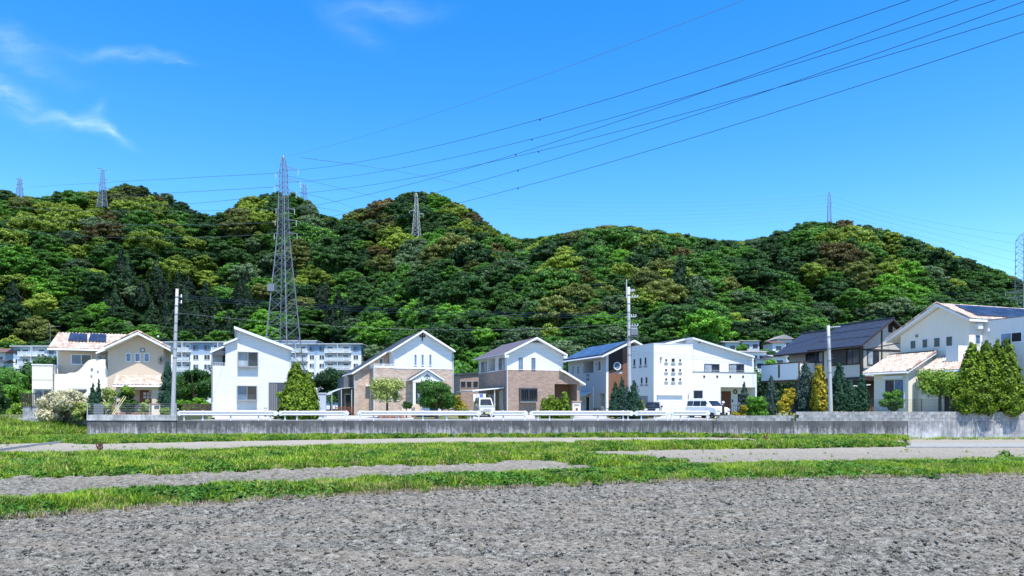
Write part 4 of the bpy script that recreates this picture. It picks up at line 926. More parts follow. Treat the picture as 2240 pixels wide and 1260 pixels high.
# ================================================================ HOUSES
TH = R(20); CT, ST = math.cos(TH), math.sin(TH)
class House:
    """local frame: x along the front to the right and away, y into the house, z up; F and S turn photograph pixels on a wall plane into metres"""
    def __init__(s, name, label, px, D, zb=ROADZ + .1, cat='house', th=TH):
        s.th = th; s.c, s.s = math.cos(th), math.sin(th)
        s.X0, s.Y0, s.zb = (px - 1120) / FOC * D, D, zb
        s.root = empty(name, (s.X0, s.Y0, zb), th, label, cat)
    def F(s, px, py=None, b=0):
        k = (px - 1120) / FOC; X0 = s.X0 - s.s * b; D = s.Y0 + s.c * b; a = (k * D - X0) / (s.c - k * s.s)
        if py is None: return a
        return a, ZC + (HOR - py) / FOC * (D + a * s.s) - s.zb
    def S(s, px, py=None, a=0):
        k = (px - 1120) / FOC; X0 = s.X0 + s.c * a; D = s.Y0 + s.s * a; b = (X0 - k * D) / (s.s + k * s.c)
        if py is None: return b
        return b, ZC + (HOR - py) / FOC * (D + b * s.c) - s.zb
    def o(s, mb, name, mats, parent=None, label=None, bevel=0, kind=None):
        q = mb.obj(name, mats, parent or s.root, bevel=bevel)
        if label: q['label'] = label
        if kind: q['kind'] = kind
        return q
    def box(s, name, mats, x0, x1, y0, y1, z0, z1, **k):
        return s.o(MB().box(x0, x1, y0, y1, z0, z1), name, mats, **k)
    def fpoly(s, name, mats, pts, y0, y1, **k):      # outline on the front plane, pushed into the house
        return s.o(MB().prism([(a, y0, z) for a, z in pts], (0, y1 - y0, 0)), name, mats, **k)
    def spoly(s, name, mats, pts, x0, x1, **k):
        return s.o(MB().prism([(x0, b, z) for b, z in pts], (x1 - x0, 0, 0)), name, mats, **k)
    def window(s, t0, t1, z0, z1, face='F', at=0, frame='frame_white', panes=2, glass=('glass',), fw=.05, out=.05, sill=0, hood=0, mull=None, grid=None):
        """frame standing proud of the wall, separate panes; face F (front wall y=at) or L (left wall x=at)"""
        t0, t1 = sorted((t0, t1)); z0, z1 = sorted((z0, z1))
        def P(mb, a0, a1, d0, d1, c0, c1):
            if face == 'F': mb.box(a0, a1, at - d1, at - d0, c0, c1)
            else: mb.box(at - d1, at - d0, a0, a1, c0, c1)
        f = MB(); P(f, t0 - fw, t0, -.02, out, z0 - fw, z1 + fw); P(f, t1, t1 + fw, -.02, out, z0 - fw, z1 + fw); P(f, t0, t1, -.02, out, z1, z1 + fw); P(f, t0, t1, -.02, out, z0 - fw, z0)
        w_ = (t1 - t0) / panes
        for i in range(1, panes): P(f, t0 + w_ * i - .025, t0 + w_ * i + .025, -.02, out - .012, z0, z1)
        if sill: P(f, t0 - fw - .03, t1 + fw + .03, -.02, out + sill, z0 - fw - .05, z0 - fw - .001)
        if hood: P(f, t0 - fw - .03, t1 + fw + .03, -.02, out + hood, z1 + fw + .001, z1 + fw + .08)
        win = s.o(f, 'window', [frame])
        for i in range(panes):
            q = MB(); P(q, t0 + w_ * i + (.025 if i else 0), t0 + w_ * (i + 1) - (.025 if i < panes - 1 else 0), -.015, .012 + .012 * (i % 2), z0, z1); q.obj('pane', glass[i % len(glass)], win)
        if grid:
            gq = MB()
            for i in range(1, grid[0]): x = t0 + (t1 - t0) * i / grid[0]; P(gq, x - .012, x + .012, .03, out + .01, z0, z1)
            for i in range(1, grid[1]): z = z0 + (z1 - z0) * i / grid[1]; P(gq, t0, t1, .031, out + .009, z - .012, z + .012)
            gq.obj('lattice', frame, win)
        return win
    def slab(s, name, mats, quad, th, parent=None, fascia=None, **k):
        """roof slab: quad = eave-left, eave-right, ridge-right, ridge-left (top surface); mats = [top, edge]"""
        a = [Vector(p) for p in quad]; b = MB(); b.add([tuple(p) for p in a] + [(p.x, p.y, p.z - th) for p in a], [(0, 1, 2, 3)], 0)
        b.f += [(7, 6, 5, 4), (0, 4, 5, 1), (1, 5, 6, 2), (2, 6, 7, 3), (3, 7, 4, 0)]; b.m += [1] * 5
        return s.o(b, name, mats if isinstance(mats, list) else [mats, mats], parent=parent, **k)
    def gable(s, b0, b1, L, A, Rt, th, mats, tiles=None, names=('roof', 'roof')):
        """two slopes, rake outline on plane y=b0: L, A, Rt = (a, z)"""
        out = []
        if L: out.append(s.slab(names[0], mats, [(L[0], b1, L[1]), (L[0], b0, L[1]), (A[0], b0, A[1]), (A[0], b1, A[1])], th))
        if Rt: out.append(s.slab(names[1], mats, [(Rt[0], b0, Rt[1]), (Rt[0], b1, Rt[1]), (A[0] + (.004 if L else 0), b1, A[1]), (A[0] + (.004 if L else 0), b0, A[1])], th))
        return out
    def gutter(s, p0, p1, r=.055, mat='trim_white'):
        return s.o(MB().tube([p0, p1], r, 6), 'gutter', [mat])
    def pipe(s, pts, r=.035, mat='trim_white'):
        return s.o(MB().tube(pts, r, 6), 'downpipe', [mat])
PAL = [(.50, .40, .32), (.55, .46, .38), (.58, .51, .43), (.46, .33, .26), (.57, .52, .45), (.52, .42, .35), (.42, .32, .26)]
def tiles(H, quad, parent, tw=.26, tl=.30, seed=1, pal=PAL):
    """curved clay tiles laid in courses on a slope, all courses of one roof in one mesh"""
    e0, e1, r1, r0 = [Vector(p) for p in quad]; U = (e1 - e0); V_ = (r0 - e0); n = U.cross(V_).normalized()
    if n.z < 0: n = -n
    nu, nv_ = max(1, int(U.length / tw)), max(1, int(V_.length / tl)); g = random.Random(seed); vs, fs, cols_ = [], [], []
    for j in range(nv_):
        for i in range(nu):
            def pt(u, v, h): 
                a = e0 + (e1 - e0) * u; b = r0 + (r1 - r0) * u; return a + (b - a) * v + n * h
            u0, u1 = i / nu, (i + 1) / nu; v0, v1 = (j - .12) / nv_ if j else 0, (j + 1) / nv_
            um = u0 + (u1 - u0) * .3; k = len(vs); hh = g.uniform(-.004, .004)
            pr = [(u0, .02), (u0 + (u1 - u0) * .25, .075), (u0 + (u1 - u0) * .55, .075), (u0 + (u1 - u0) * .8, .02), (u1, .016)]
            for (u, h) in pr: vs.append(tuple(pt(u, max(v0, -.01), h + .03 + hh)))
            for (u, h) in pr: vs.append(tuple(pt(u, v1, h + hh)))
            for (u, h) in pr: vs.append(tuple(pt(u, max(v0, -.01), .0)))
            c = g.choice(pal); q = g.uniform(.85, 1.12)
            for m_ in range(4): fs.append((k + m_, k + m_ + 1, k + m_ + 6, k + m_ + 5)); fs.append((k + 10 + m_, k + 11 + m_, k + m_ + 1, k + m_)); cols_ += [tuple(x * q for x in c) + (1,)] * 2
    me = bpy.data.meshes.new('roof_tiles'); me.from_pydata(vs, [], fs); me.materials.append(M['tile'])
    a = me.attributes.new('tint', 'FLOAT_COLOR', 'FACE'); a.data.foreach_set('color', [x for c in cols_ for x in c])
    o = link('roof_tiles', me, parent); o['kind'] = 'stuff'; return o
def rake_tiles(H, p0, p1, parent, r=.09, n=None, seed=3):
    p0, p1 = Vector(p0), Vector(p1); n = n or max(2, int((p1 - p0).length / .33)); g = random.Random(seed); vs, fs, cc = [], [], []
    for i in range(n):
        a, b = p0.lerp(p1, i / n), p0.lerp(p1, (i + .96) / n); t = MB().tube([a, b], [r, r * .86], 7); k = len(vs); vs += t.v; fs += [tuple(x + k for x in f) for f in t.f]
        c = g.choice([(.30, .19, .14), (.55, .42, .33), (.40, .27, .2), (.66, .5, .4)]); cc += [c + (1,)] * len(t.f)
    me = bpy.data.meshes.new('rake_tiles'); me.from_pydata(vs, [], fs); me.materials.append(M['tile']); a = me.attributes.new('tint', 'FLOAT_COLOR', 'FACE'); a.data.foreach_set('color', [x for c in cc for x in c])
    o = link('rake_tiles', me, parent); o['kind'] = 'stuff'; return o
def panels(H, quad, nu, nv_, mat='solar', gap=.03, lift=.10, parent=None, cells=True):
    e0, e1, r1, r0 = [Vector(p) for p in quad]; n = (e1 - e0).cross(r0 - e0).normalized()
    if n.z < 0: n = -n
    for i in range(nu):
        for j in range(nv_):
            def pt(u, v, h=0): a = e0.lerp(e1, u); b = r0.lerp(r1, u); return a.lerp(b, v) + n * (lift + h)
            g1, g2 = gap / max(.1, (e1 - e0).length), gap / max(.1, (r0 - e0).length)
            u0, u1, v0, v1 = i / nu + g1 / 2, (i + 1) / nu - g1 / 2, j / nv_ + g2 / 2, (j + 1) / nv_ - g2 / 2
            b = MB(); q = [pt(u0, v0), pt(u1, v0), pt(u1, v1), pt(u0, v1)]; b.prism([tuple(x) for x in q], tuple(n * .035)); p = b.obj('solar_panel', 'solar_frame', parent or H.root)
            b = MB(); m1, m2 = .018 / (e1 - e0).length, .018 / (r0 - e0).length
            q = [pt(u0 + m1, v0 + m2, .036), pt(u1 - m1, v0 + m2, .036), pt(u1 - m1, v1 - m2, .036), pt(u0 + m1, v1 - m2, .036)]; b.prism([tuple(x) for x in q], tuple(n * .006)); 
            if parent is None: b.obj('glass', mat, p)
            else: b.obj('solar_panel', mat, parent)

# ---------------------------------------------------------------- 1 beige house with the pink tiled roofs
H = House('beige_house', 'beige rendered house with pink tiled roofs and a curved white wing wall', 119, 62.5, zb=ROADZ + .35)
aR = H.F(358); aG = H.F(236); zt = .0
AP = H.F(301, 726, -1.0); RE = H.F(373, 763, -1.0); LE = H.F(228, 761, -1.0)
m_r = (AP[1] - RE[1]) / (RE[0] - AP[0]); LE = (LE[0], AP[1] - m_r * (AP[0] - LE[0]))
zg = lambda a: AP[1] - m_r * abs(a - AP[0]) - .2
H.fpoly('wall', 'cream', [(aG, 0), (aR, 0), (aR, zg(aR)), (AP[0], zg(AP[0])), (aG, zg(aG))], 0, 7.5)
H.box('wall', 'cream', .02, aG - .003, 1.25, 7.5, 0, H.F(118, 767, 1.25)[1])
# wing wall with its curved top, in front of the set-back wall
cp = [(119, 818), (145, 818), (153, 815), (163, 815), (172, 811), (180, 803), (187, 794), (194, 788), (202, 786), (230, 786), (232, 800), (235.5, 812)]
H.fpoly('wing_wall', 'cream_light', [(H.F(119), 0), (aG - .006, 0)] + [H.F(x, y) for x, y in cp[::-1]], -.0, .30)
b = MB(); b.prism([(H.F(176) + .5 * math.cos(t), -.02, H.F(176, 850)[1] + .42 * math.sin(t)) for t in np.linspace(0, math.pi, 12)], (0, .1, 0)); H.o(b, 'round_window_hood', 'trim_white')
b = MB(); b.prism([(H.F(176) + .48 * math.cos(t), -.015, H.F(176, 852)[1] + .40 * math.sin(t)) for t in np.linspace(math.pi, 2 * math.pi, 12)], (0, .1, 0)); H.o(b, 'round_window', 'glass')
for (x, y, w_) in ((201, 807, .10), (214, 812, .07), (200, 822, .07)): q = H.F(x, y); b = MB(); b.lathe([(w_, 0), (w_, .06), (0, .06)], n=10); o = H.o(b, 'vent', 'frame_grey'); o.rotation_euler = (R(90), 0, 0); o.location = (q[0], 0, q[1])
# annex
a0, a1 = H.F(70, None, -.3), H.F(115, None, -.3)
H.box('annex', 'annex_cream', a0, a1, -.3, 5.5, 0, H.F(90, 799, -.3)[1]); H.box('annex_coping', 'trim_white', a0 - .04, a1 + .04, -.34, 5.5, H.F(90, 799, -.3)[1] + .002, H.F(90, 796.5, -.3)[1])
H.box('annex_band', 'frame_grey', a0, a1, -.308, -.29, H.F(90, 831.5, -.3)[1], H.F(90, 831, -.3)[1] + .01)
z0, z1 = H.F(90, 880, -.3)[1], H.F(90, 851, -.3)[1]; H.window(a0 + .25, a1 - .1, z0, z1 - .1, at=-.3, frame='frame_white', glass=('glass_blue', 'glass'))
H.box('shutter_box', 'trim_white', a0 + .1, a1 - .05, -.5, -.3, z1, z1 + .2)
H.box('annex_shade_strip', 'grey_wall', a1 + .002, .015, .2, 1.0, 0, H.F(117, 800, .2)[1])  # shaded side of the annex, its shade put into a grey colour
# windows
q0, q1 = H.F(157, 796, 1.25), H.F(199, 777, 1.25); H.window(q0[0], q1[0], q0[1], q1[1], at=1.25, glass=('glass_blue', 'glass'), fw=.07)
for x0, x1, y0, y1 in ((211, 224, 788, 779), (229, 244, 786, 777)):
    q0, q1 = H.F(x0, y0, 1.25), H.F(min(x1, 235), y1, 1.25); H.window(q0[0], min(q1[0], aG - .08), q0[1], q1[1], at=1.25, panes=1, glass=('glass_blue',))
for x in (276.5, 296.5, 316.5): q0, q1 = H.F(x, 790), H.F(x + 9, 774); H.window(q0[0], q1[0], q0[1], q1[1], panes=1, glass=('glass_blue',), fw=.07)
q = H.F(312, 766); H.window(q[0] - .1, q[0] + .1, q[1] - .1, q[1] + .1, frame='frame_dark', panes=1, glass=('lamp_lens',), fw=.06)
q = H.F(352, 788); b = MB()
for k in range(7): t = k * .9; b.tube([(q[0], -.05, q[1]), (q[0] + .18 * math.cos(t), -.08, q[1] + .3 * math.sin(t)), (q[0] + .25 * math.cos(t + .5), -.06, q[1] + .42 * math.sin(t + .5))], .02, 4)
H.o(b, 'iron_ornament', 'black_metal')
# roofs
zE = H.F(160, 763, .35)[1]; zR = H.F(190, 730, 4.2)[1]; a0, a1 = H.F(104, None, .35), LE[0] + 1.2
quad = [(a0, .35, zE), (a1 + .9, .35, zE), (a1 + .9, 4.2, zR), (a0, 4.2, zR)]
rf = H.slab('roof', ['roof_white', 'trim_white'], quad, .16); tiles(H, quad, rf, seed=2)
q2 = [(a1 + .9, 8.0, zE), (a0, 8.0, zE), (a0, 4.204, zR), (a1 + .9, 4.204, zR)]; H.slab('roof', ['roof_white', 'trim_white'], q2, .16)
H.gutter((a0, .28, zE - .1), (a1, .28, zE - .1), .07)
rf1, rf2 = H.gable(-1.0, 7.9, LE, AP, RE, .2, ['roof_white', 'trim_white'])
tiles(H, [(LE[0], 7.9, LE[1]), (LE[0], -1.0, LE[1]), (AP[0], -1.0, AP[1]), (AP[0], 7.9, AP[1])], rf1, seed=4); tiles(H, [(RE[0], -1.0, RE[1]), (RE[0], 7.9, RE[1]), (AP[0], 7.9, AP[1]), (AP[0], -1.0, AP[1])], rf2, seed=5)
rake_tiles(H, (LE[0], -.96, LE[1] + .08), (AP[0], -.96, AP[1] + .1), rf1); rake_tiles(H, (RE[0], -.96, RE[1] + .08), (AP[0], -.96, AP[1] + .1), rf2, seed=8)
L2 = H.F(210, 771, -.1); b2 = H.F(240, 756, -.1); 
H.slab('lower_roof', ['roof_white', 'trim_white'], [(L2[0], 1.1, L2[1]), (L2[0], -.25, L2[1]), (b2[0], -.25, b2[1] - .12), (b2[0], 1.1, b2[1] - .12)], .14)
H.pipe([(L2[0], .2, L2[1] - .1), (L2[0] - .1, .8, L2[1] - .3), (H.F(214), .95, L2[1] - .4), (H.F(203), .95, L2[1] - .5)], .04); H.pipe([(.05, .9, zE - .1), (.05, .95, .2)], .045)
H.pipe([(aR + .08, -.08, RE[1] - .3), (aR + .08, -.08, .2)], .045, 'frame_grey')
# solar arrays on the roof
sl_ = lambda px, py: (lambda t: (H.F(px, None, .35 + 3.85 * t), .35 + 3.85 * t, zE + (zR - zE) * t))((762.5 - py) / 33.0)
for xa, xb in ((149, 191.5), (193.5, 233)): panels(H, [sl_(xa, 749), sl_(xb, 750), sl_(xb, 734), sl_(xa + 5, 733)], 2, 2, lift=.16, gap=.015)
# porch
e0, e1 = H.F(247, 842, -1.7), H.F(363, 842, -1.7); r0, r1 = H.F(254, 821, -.1), H.F(364, 821, -.1)
quad = [(e0[0], -1.7, e0[1]), (e1[0], -1.7, e0[1]), (r1[0], -.01, r0[1]), (r0[0], -.01, r0[1])]; rf = H.slab('porch_roof', ['roof_white', 'trim_white'], quad, .16); tiles(H, quad, rf, tw=.26, seed=9)
H.gutter((e0[0], -1.77, e0[1] - .12), (e1[0], -1.77, e0[1] - .12), .07)
zb_ = e0[1] - .18
pa, pb_, pc, pd = H.F(255, None, -1.35), H.F(294, None, -1.35), H.F(332, None, -1.35), H.F(356, None, -1.35)
H.box('porch_pier', 'cream', pa, pa + .3, -1.4, -.003, 0, zb_); H.box('porch_pier', 'cream', pc, pd, -1.4, -.003, 0, zb_); H.box('porch_beam', 'cream', pa + .302, pc - .002, -1.4, -1.2, H.F(300, 853, -1.4)[1], zb_)
H.box('porch_floor', 'stone_red', pa, pd, -2.0, -.005, -.3, H.F(300, 902, -1.7)[1])
q0, q1 = H.F(306, 903), H.F(331, 853); dr = H.box('door', 'door_brown', q0[0], q1[0], -.08, -.004, .12, q1[1])
for i in range(3):
    for j in range(2): x = q0[0] + .28 + i * .28; z = q1[1] - .75 + j * .3; MB().box(x, x + .22, -.1, -.078, z, z + .24).obj('door_pane', 'lamp_lens', dr)
H.pipe([(q1[0] - .05, -1.0, q1[1] - .1), (pd, -1.5, q1[1] - .3)], .07, 'cream_light')

# ---------------------------------------------------------------- 2 white house with the single slope roof
H = House('white_house', 'white sided two-storey house with a steep single-slope roof, beside the lattice pylon', 465, 63.0)
P_ = H.F; aL, aM, aR = 0, P_(493), P_(637)
hi, lo = P_(512, 713, -.45), P_(640, 761, -.45); mS = (hi[1] - lo[1]) / (lo[0] - hi[0]); zs_ = lambda a: hi[1] - mS * (a - hi[0]) - .26
l0, l1 = P_(489, 750, -.35), P_(520, 738, -.35); mL = (l1[1] - l0[1]) / (l1[0] - l0[0]); zl = lambda a: l0[1] + mL * (a - l0[0]) - .2
aH = P_(518.5)
H.fpoly('wall', 'white_siding', [(aM, 0), (aR, 0), (aR, zs_(aR)), (aH, zs_(aH)), (aH, zl(aH)), (aM, zl(aM))], 0, 8)
H.box('wall', 'white_siding', 0, aM - .003, .0, 8, 0, P_(470, 800)[1])
H.box('balcony_wall', 'grey_wall', .05, aM - .004, 2.0, 8, P_(470, 800)[1] + .002, P_(480, 762, 2)[1])
H.box('balcony_window', 'dark', P_(487, None, 1.98), aM - .01, 1.95, 1.998, P_(470, 800)[1] + .1, P_(480, 768, 2)[1])
H.slab('balcony_roof', ['roof_dark', 'trim_white'], [(P_(460, None, .1), 8, P_(461, 769, .1)[1]), (P_(460, None, .1), .0, P_(461, 769, .1)[1]), (aM - .01, .0, P_(492, 755, .1)[1]), (aM - .01, 8, P_(492, 755, .1)[1])], .14)
H.box('balcony_post', 'frame_dark', .0, .1, .05, .15, P_(470, 800)[1], P_(463, 771, .1)[1]); H.box('balcony_header', 'frame_dark', .1, aM - .02, .05, .5, P_(480, 777)[1], P_(480, 767)[1])
b = MB(); z_ = P_(478, 793)[1]; b.box(0, aM - .01, .0, .06, z_ - .05, z_); b.box(0, aM - .01, .0, .06, P_(478, 799)[1], P_(478, 798)[1]); 
for i in range(6): x = (aM - .05) * i / 5; b.box(x, x + .04, .01, .05, P_(470, 800)[1], z_)
H.o(b, 'balcony_rail', 'galv_light', kind=None)
H.slab('roof', ['roof_dark', 'roof_white'], [(lo[0], -.45, lo[1]), (lo[0], 8.4, lo[1]), (hi[0], 8.4, hi[1]), (hi[0], -.45, hi[1])], .24)
H.slab('lower_roof', ['roof_dark', 'roof_white'], [(l0[0], 8.2, l0[1]), (l0[0], -.35, l0[1]), (l1[0] - .02, -.35, l1[1]), (l1[0] - .02, 8.2, l1[1])], .18)
H.box('clerestory_wall', 'grey_wall', hi[0] + .25, aH - .003, 0.3, 8, zl(aH), hi[1] - .3)
for (x0, x1, y0, y1, g2) in ((521.5, 563, 800.5, 772, ('curtain', 'glass')), (520, 560.5, 874, 845.5, ('glass_blue', 'glass'))):
    q0, q1 = P_(x0, y0), P_(x1, y1); w_ = H.window(q0[0], q1[0], q0[1], q1[1], frame='frame_grey', glass=g2, fw=.07, out=.30, hood=.0)
    b = MB(); b.box(q0[0] - .07, q1[0] + .07, -.33, -.0, q0[1] - .13, q0[1] - .072); b.obj('sill', 'frame_grey', w_)
# entrance recess and slatted screen
e0, e1 = P_(589, 905), P_(626, 838); H.box('entrance', 'dark_wall', e0[0], e1[0], -.02, .02, 0, e1[1]); H.box('entrance_frame', 'frame_grey', e0[0] - .06, e0[0], -.05, .02, 0, e1[1] + .05); H.box('entrance_lintel', 'frame_grey', e0[0], e1[0] + .06, -.05, .02, e1[1], e1[1] + .05)
H.box('door', 'frame_dark', P_(607), P_(622), -.07, -.02, 0, e1[1] - .1)
slt = MB().box(0, .05, 0, .04, 0, e1[1] - .05).mesh('slat', ['frame_grey'])
for i in range(4): link('slat', slt, H.root, (P_(592 + i * 4), -.07, .02))
H.pipe([(-.06, -.06, P_(463, 771)[1]), (-.06, -.06, .1)], .04, 'frame_grey'); H.pipe([(aR - .1, -.06, lo[1] - .3), (aR - .1, -.06, .1)], .04, 'galv_light')
b = MB(); b.bar((P_(577), -.12, P_(577, 893)[1]), (P_(584), -.12, P_(584, 893)[1]), .05); b.box(P_(578), P_(583), -.5, -.1, 0, .5); H.o(b, 'meter_box', 'frame_dark')

# ---------------------------------------------------------------- 3 tan brick house with white gable
H = House('tan_brick_house', 'tan brick and white gabled house with a small gabled porch and fleur-shaped emblem', 819, 71.0, zb=ROADZ + .15)
P_ = H.F; aG, aR = P_(862), P_(989.5); z1 = P_(930, 806)[1]
AP = P_(926, 722, -.45); RE = P_(995, 766, -.45); mR = (AP[1] - RE[1]) / (RE[0] - AP[0])
LF = P_(856, 765, -.45); mLf = (AP[1] - LF[1]) / (AP[0] - LF[0]); zr = lambda a: AP[1] - (mR * (a - AP[0]) if a > AP[0] else mLf * (AP[0] - a)) - .2
bs = 2.6; farL = H.F(771, None, bs - .4)
H.box('wall', 'brick_tan', 0, aR, 0, 9, 0, z1 - .003)
H.fpoly('upper_wall', 'white_panel', [(aG, z1), (aR - .01, z1), (aR - .01, zr(aR)), (AP[0], zr(AP[0])), (aG, zr(aG))], .01, 9)
H.box('trim_band', 'trim_white', aG - .02, aR + .02, -.03, .02, z1 - .06, z1 + .02)
aB = H.F(777, None, bs)
H.fpoly('wall', 'brick_tan', [(aB, 0), (-.003, 0), (-.003, z1), (aG - .003, z1), (aG - .003, zr(aG)), (aB, zr(aB))], bs, 9)
H.slab('roof', ['roof_dark', 'trim_white'], [(LF[0], bs - .42, LF[1]), (LF[0], -.45, LF[1]), (AP[0], -.45, AP[1]), (AP[0], bs - .42, AP[1])], .19)
zf = AP[1] - mLf * (AP[0] - farL)
H.slab('roof', ['roof_dark', 'trim_white'], [(farL, 9.5, zf), (farL, bs - .4, zf), (AP[0], bs - .4, AP[1]), (AP[0], 9.5, AP[1])], .19)
H.slab('roof', ['roof_dark', 'trim_white'], [(RE[0], -.45, RE[1]), (RE[0], 9.5, RE[1]), (AP[0] + .004, 9.5, AP[1]), (AP[0] + .004, -.45, AP[1])], .19)
H.gutter((farL - .05, bs - .4, zf - .12), (farL - .05, 9.4, zf - .12)); H.gutter((LF[0] - .05, -.45, LF[1] - .12), (LF[0] - .05, bs - .5, LF[1] - .12)); H.gutter((RE[0] + .05, -.45, RE[1] - .12), (RE[0] + .05, 9, RE[1] - .12))
H.pipe([(LF[0], -.3, LF[1] - .2), (aG + .08, -.06, LF[1] - .5), (aG + .08, -.06, z1)]); H.pipe([(-.05, -.05, z1), (-.05, -.05, .1)]); H.pipe([(aB - .05, bs - .06, zf - .3), (aB - .05, bs - .06, .1)]); H.pipe([(aR + .06, -.05, RE[1] - .3), (aR + .06, -.05, .1)])
# balcony
b = MB(); zt_ = P_(840, 796)[1]; b.box(-.02, aG - .01, -.02, .05, zt_ - .05, zt_); b.box(-.02, aG - .01, -.02, .05, z1, z1 + .2)
for i in range(9): x = (aG - .05) * i / 8; b.box(x, x + .03, 0, .03, z1 + .2, zt_ - .05)
b.box(-.04, .0, 0.06, bs - .01, zt_ - .05, zt_); b.box(-.04, .0, .06, bs - .01, z1, z1 + .2)
for i in range(9): y = .1 + (bs - .2) * i / 8; b.box(-.03, 0, y, y + .03, z1 + .2, zt_ - .05)
H.o(b, 'balcony_rail', 'trim_white')
q0, q1 = H.F(829.5, 799, bs), H.F(837, 785, bs); H.window(q0[0], q1[0], z1 + .1, q1[1], at=bs, panes=1)
q0, q1 = H.S(846, 800, aG), H.S(853, 779, aG); H.window(min(q0[0], q1[0]), max(q0[0], q1[0]), z1 + .1, q1[1], face='L', at=aG, panes=1)
for x in (906.5, 922, 939): q0, q1 = P_(x, 799), P_(x + 4.5, 776); H.window(q0[0], q1[0], q0[1], q1[1], at=.01, panes=1, glass=('glass_blue',), fw=.06)
for x in (832, 848, 864): q0, q1 = P_(x, 875), P_(x + 7, 846); H.window(q0[0], q1[0], q0[1], q1[1], panes=1, glass=('glass_blue',), fw=.09)
b0, b1 = sorted((H.S(803, None, 0), H.S(810, None, 0))); H.window(b0, b1, H.S(806, 893, 0)[1], H.S(806, 851, 0)[1], face='L', at=0, panes=1, fw=.10); H.box('window_hood', 'trim_white', -.45, 0, b0 - .3, b1 + .3, H.S(806, 846, 0)[1], H.S(806, 843, 0)[1])
q = P_(924, 736); b = MB()
for (dx, dz, rr) in ((0, .28, .12), (-.2, .05, .11), (.2, .05, .11), (0, -.05, .13)):
    b.prism([(q[0] + dx + rr * math.cos(t) * .8, -.06, q[1] + dz + rr * 1.3 * math.sin(t)) for t in np.linspace(0, 6.283, 9)[:-1]], (0, .06, 0))
b.box(q[0] - .04, q[0] + .04, -.05, .0, q[1] - .45, q[1] + .4); H.o(b, 'iron_emblem', 'black_metal')
# porch
PA = P_(935, 806, -1.9); PL = P_(897, 829, -1.9); PR = (2 * PA[0] - PL[0], PL[1])
H.gable(-1.9, -.003, PL, PA, PR, .14, ['roof_dark', 'trim_white'], names=('porch_roof', 'porch_roof'))
H.fpoly('porch_gable', 'white_panel', [(PL[0] + .3, PL[1] - .12), (PR[0] - .3, PL[1] - .12), (PA[0], PA[1] - .2)], -1.75, -1.6)
b = MB(); b.prism([(PA[0] - .35, -1.8, PA[1] - .75), (PA[0] + .35, -1.8, PA[1] - .75), (PA[0], -1.8, PA[1] - .5)], (0, .05, 0)); H.o(b, 'vent', 'frame_dark')
for x in (PL[0] + .45, PR[0] - .45): H.box('porch_column', 'trim_white', x - .12, x + .12, -1.75, -1.5, 0, PL[1] - .1)
H.box('porch_beam', 'trim_white', PL[0] + .3, PR[0] - .3, -1.78, -1.48, PL[1] - .3, PL[1] - .1)
q0, q1 = P_(913, 905), P_(941, 858); d = H.box('door', 'trim_white', q0[0], q1[0], -.06, 0, .1, 2.2); MB().box(q0[0] + .35, q0[0] + .38, -.1, -.06, .9, 1.4).obj('handle', 'galv', d)
H.box('door_opening', 'dark_wall', q0[0] - .4, q1[0] + 1.3, -.03, -.002, .1, PL[1] - .35)
# side lean-to and left wall, its shade put into a dark grey
H.box('side_wall', 'dark_wall', aB - .9, aB - .003, bs + 1.6, 9, 0, zf - .35)
b = MB(); pts = [(aB - .1, bs + .2, 2.75), (aB - 1.2, bs + .2, 2.65), (aB - 2.1, bs + .2, 2.3), (aB - 2.4, bs + .2, 2.0)]
H.o(MB().prism(pts + [(x, y, z + .05) for x, y, z in pts[::-1]], (0, 4, 0)), 'terrace_canopy', 'canopy')
for x in (aB - 2.2, aB - 1.3, aB - .3): H.box('canopy_post', 'galv_light', x - .03, x + .03, bs + .25, bs + .31, 0, 2.2 if x < aB - 2 else 2.6)
H.window(aB - .75, aB - .2, .2, 2.1, at=bs + 1.6, panes=1)
t = empty('trellis_fence', (H.root.location.x + H.c * (aB - 1.9) - H.s * bs, H.root.location.y + H.s * (aB - 1.9) + H.c * bs, H.zb), TH, 'brown open-work wooden fence left of the tan brick house', 'fence')
sm_ = MB().box(0, 1.72, 0, .03, 0, .07).mesh('slat', ['door_brown'])
for i in range(5): link('slat', sm_, t, (0, 0, .15 + i * .15))
pm = MB().box(-.03, .03, -.02, .05, 0, .95).mesh('post', ['door_brown'])
for i in range(5): link('post', pm, t, (i * .43, 0.03, 0))
for px in (838, 856, 873): pass

# ---------------------------------------------------------------- 4 brown brick house
H = House('brown_brick_house', 'house with brown brick below, pale panels above and a purple-grey roof, behind the silver van', 1110, 75.0, zb=ROADZ + .15)
P_ = H.F; aR = P_(1232); aW = P_(1268); aP = P_(1213); z1 = P_(1170, 809)[1]
AP = P_(1175, 737, -.55); RE = P_(1242, 776, -.55); LE = P_(1104, 772.5, -.55); mm = (AP[1] - LE[1]) / (AP[0] - LE[0]); RE = (RE[0], AP[1] - mm * (RE[0] - AP[0])); zr = lambda a: AP[1] - mm * abs(a - AP[0]) - .22
bD = H.S(1047, None, 0)
H.box('wall', 'brick_brown', 0, aP, 0, bD, 0, z1 - .003)
zO = P_(1230, 840)[1]
H.box('wall', 'brick_brown', aP + .002, aR, 0, bD, zO, z1 - .003); H.box('porch_back_wall', 'porch_brown', aP + .002, aW, 1.7, bD, 0, zO)
wz0, wz1 = P_(1232, 812)[1], P_(1268, 834)[1]
H.fpoly('wing_wall', 'brick_brown', [(aR + .003, zO), (aW, zO), (aW, wz1 - .2), (aR + .003, wz0 - .25)], .02, 6)
H.box('porch_pier', 'brick_brown', aW - .3, aW, .02, 1.69, 0, zO - .003)
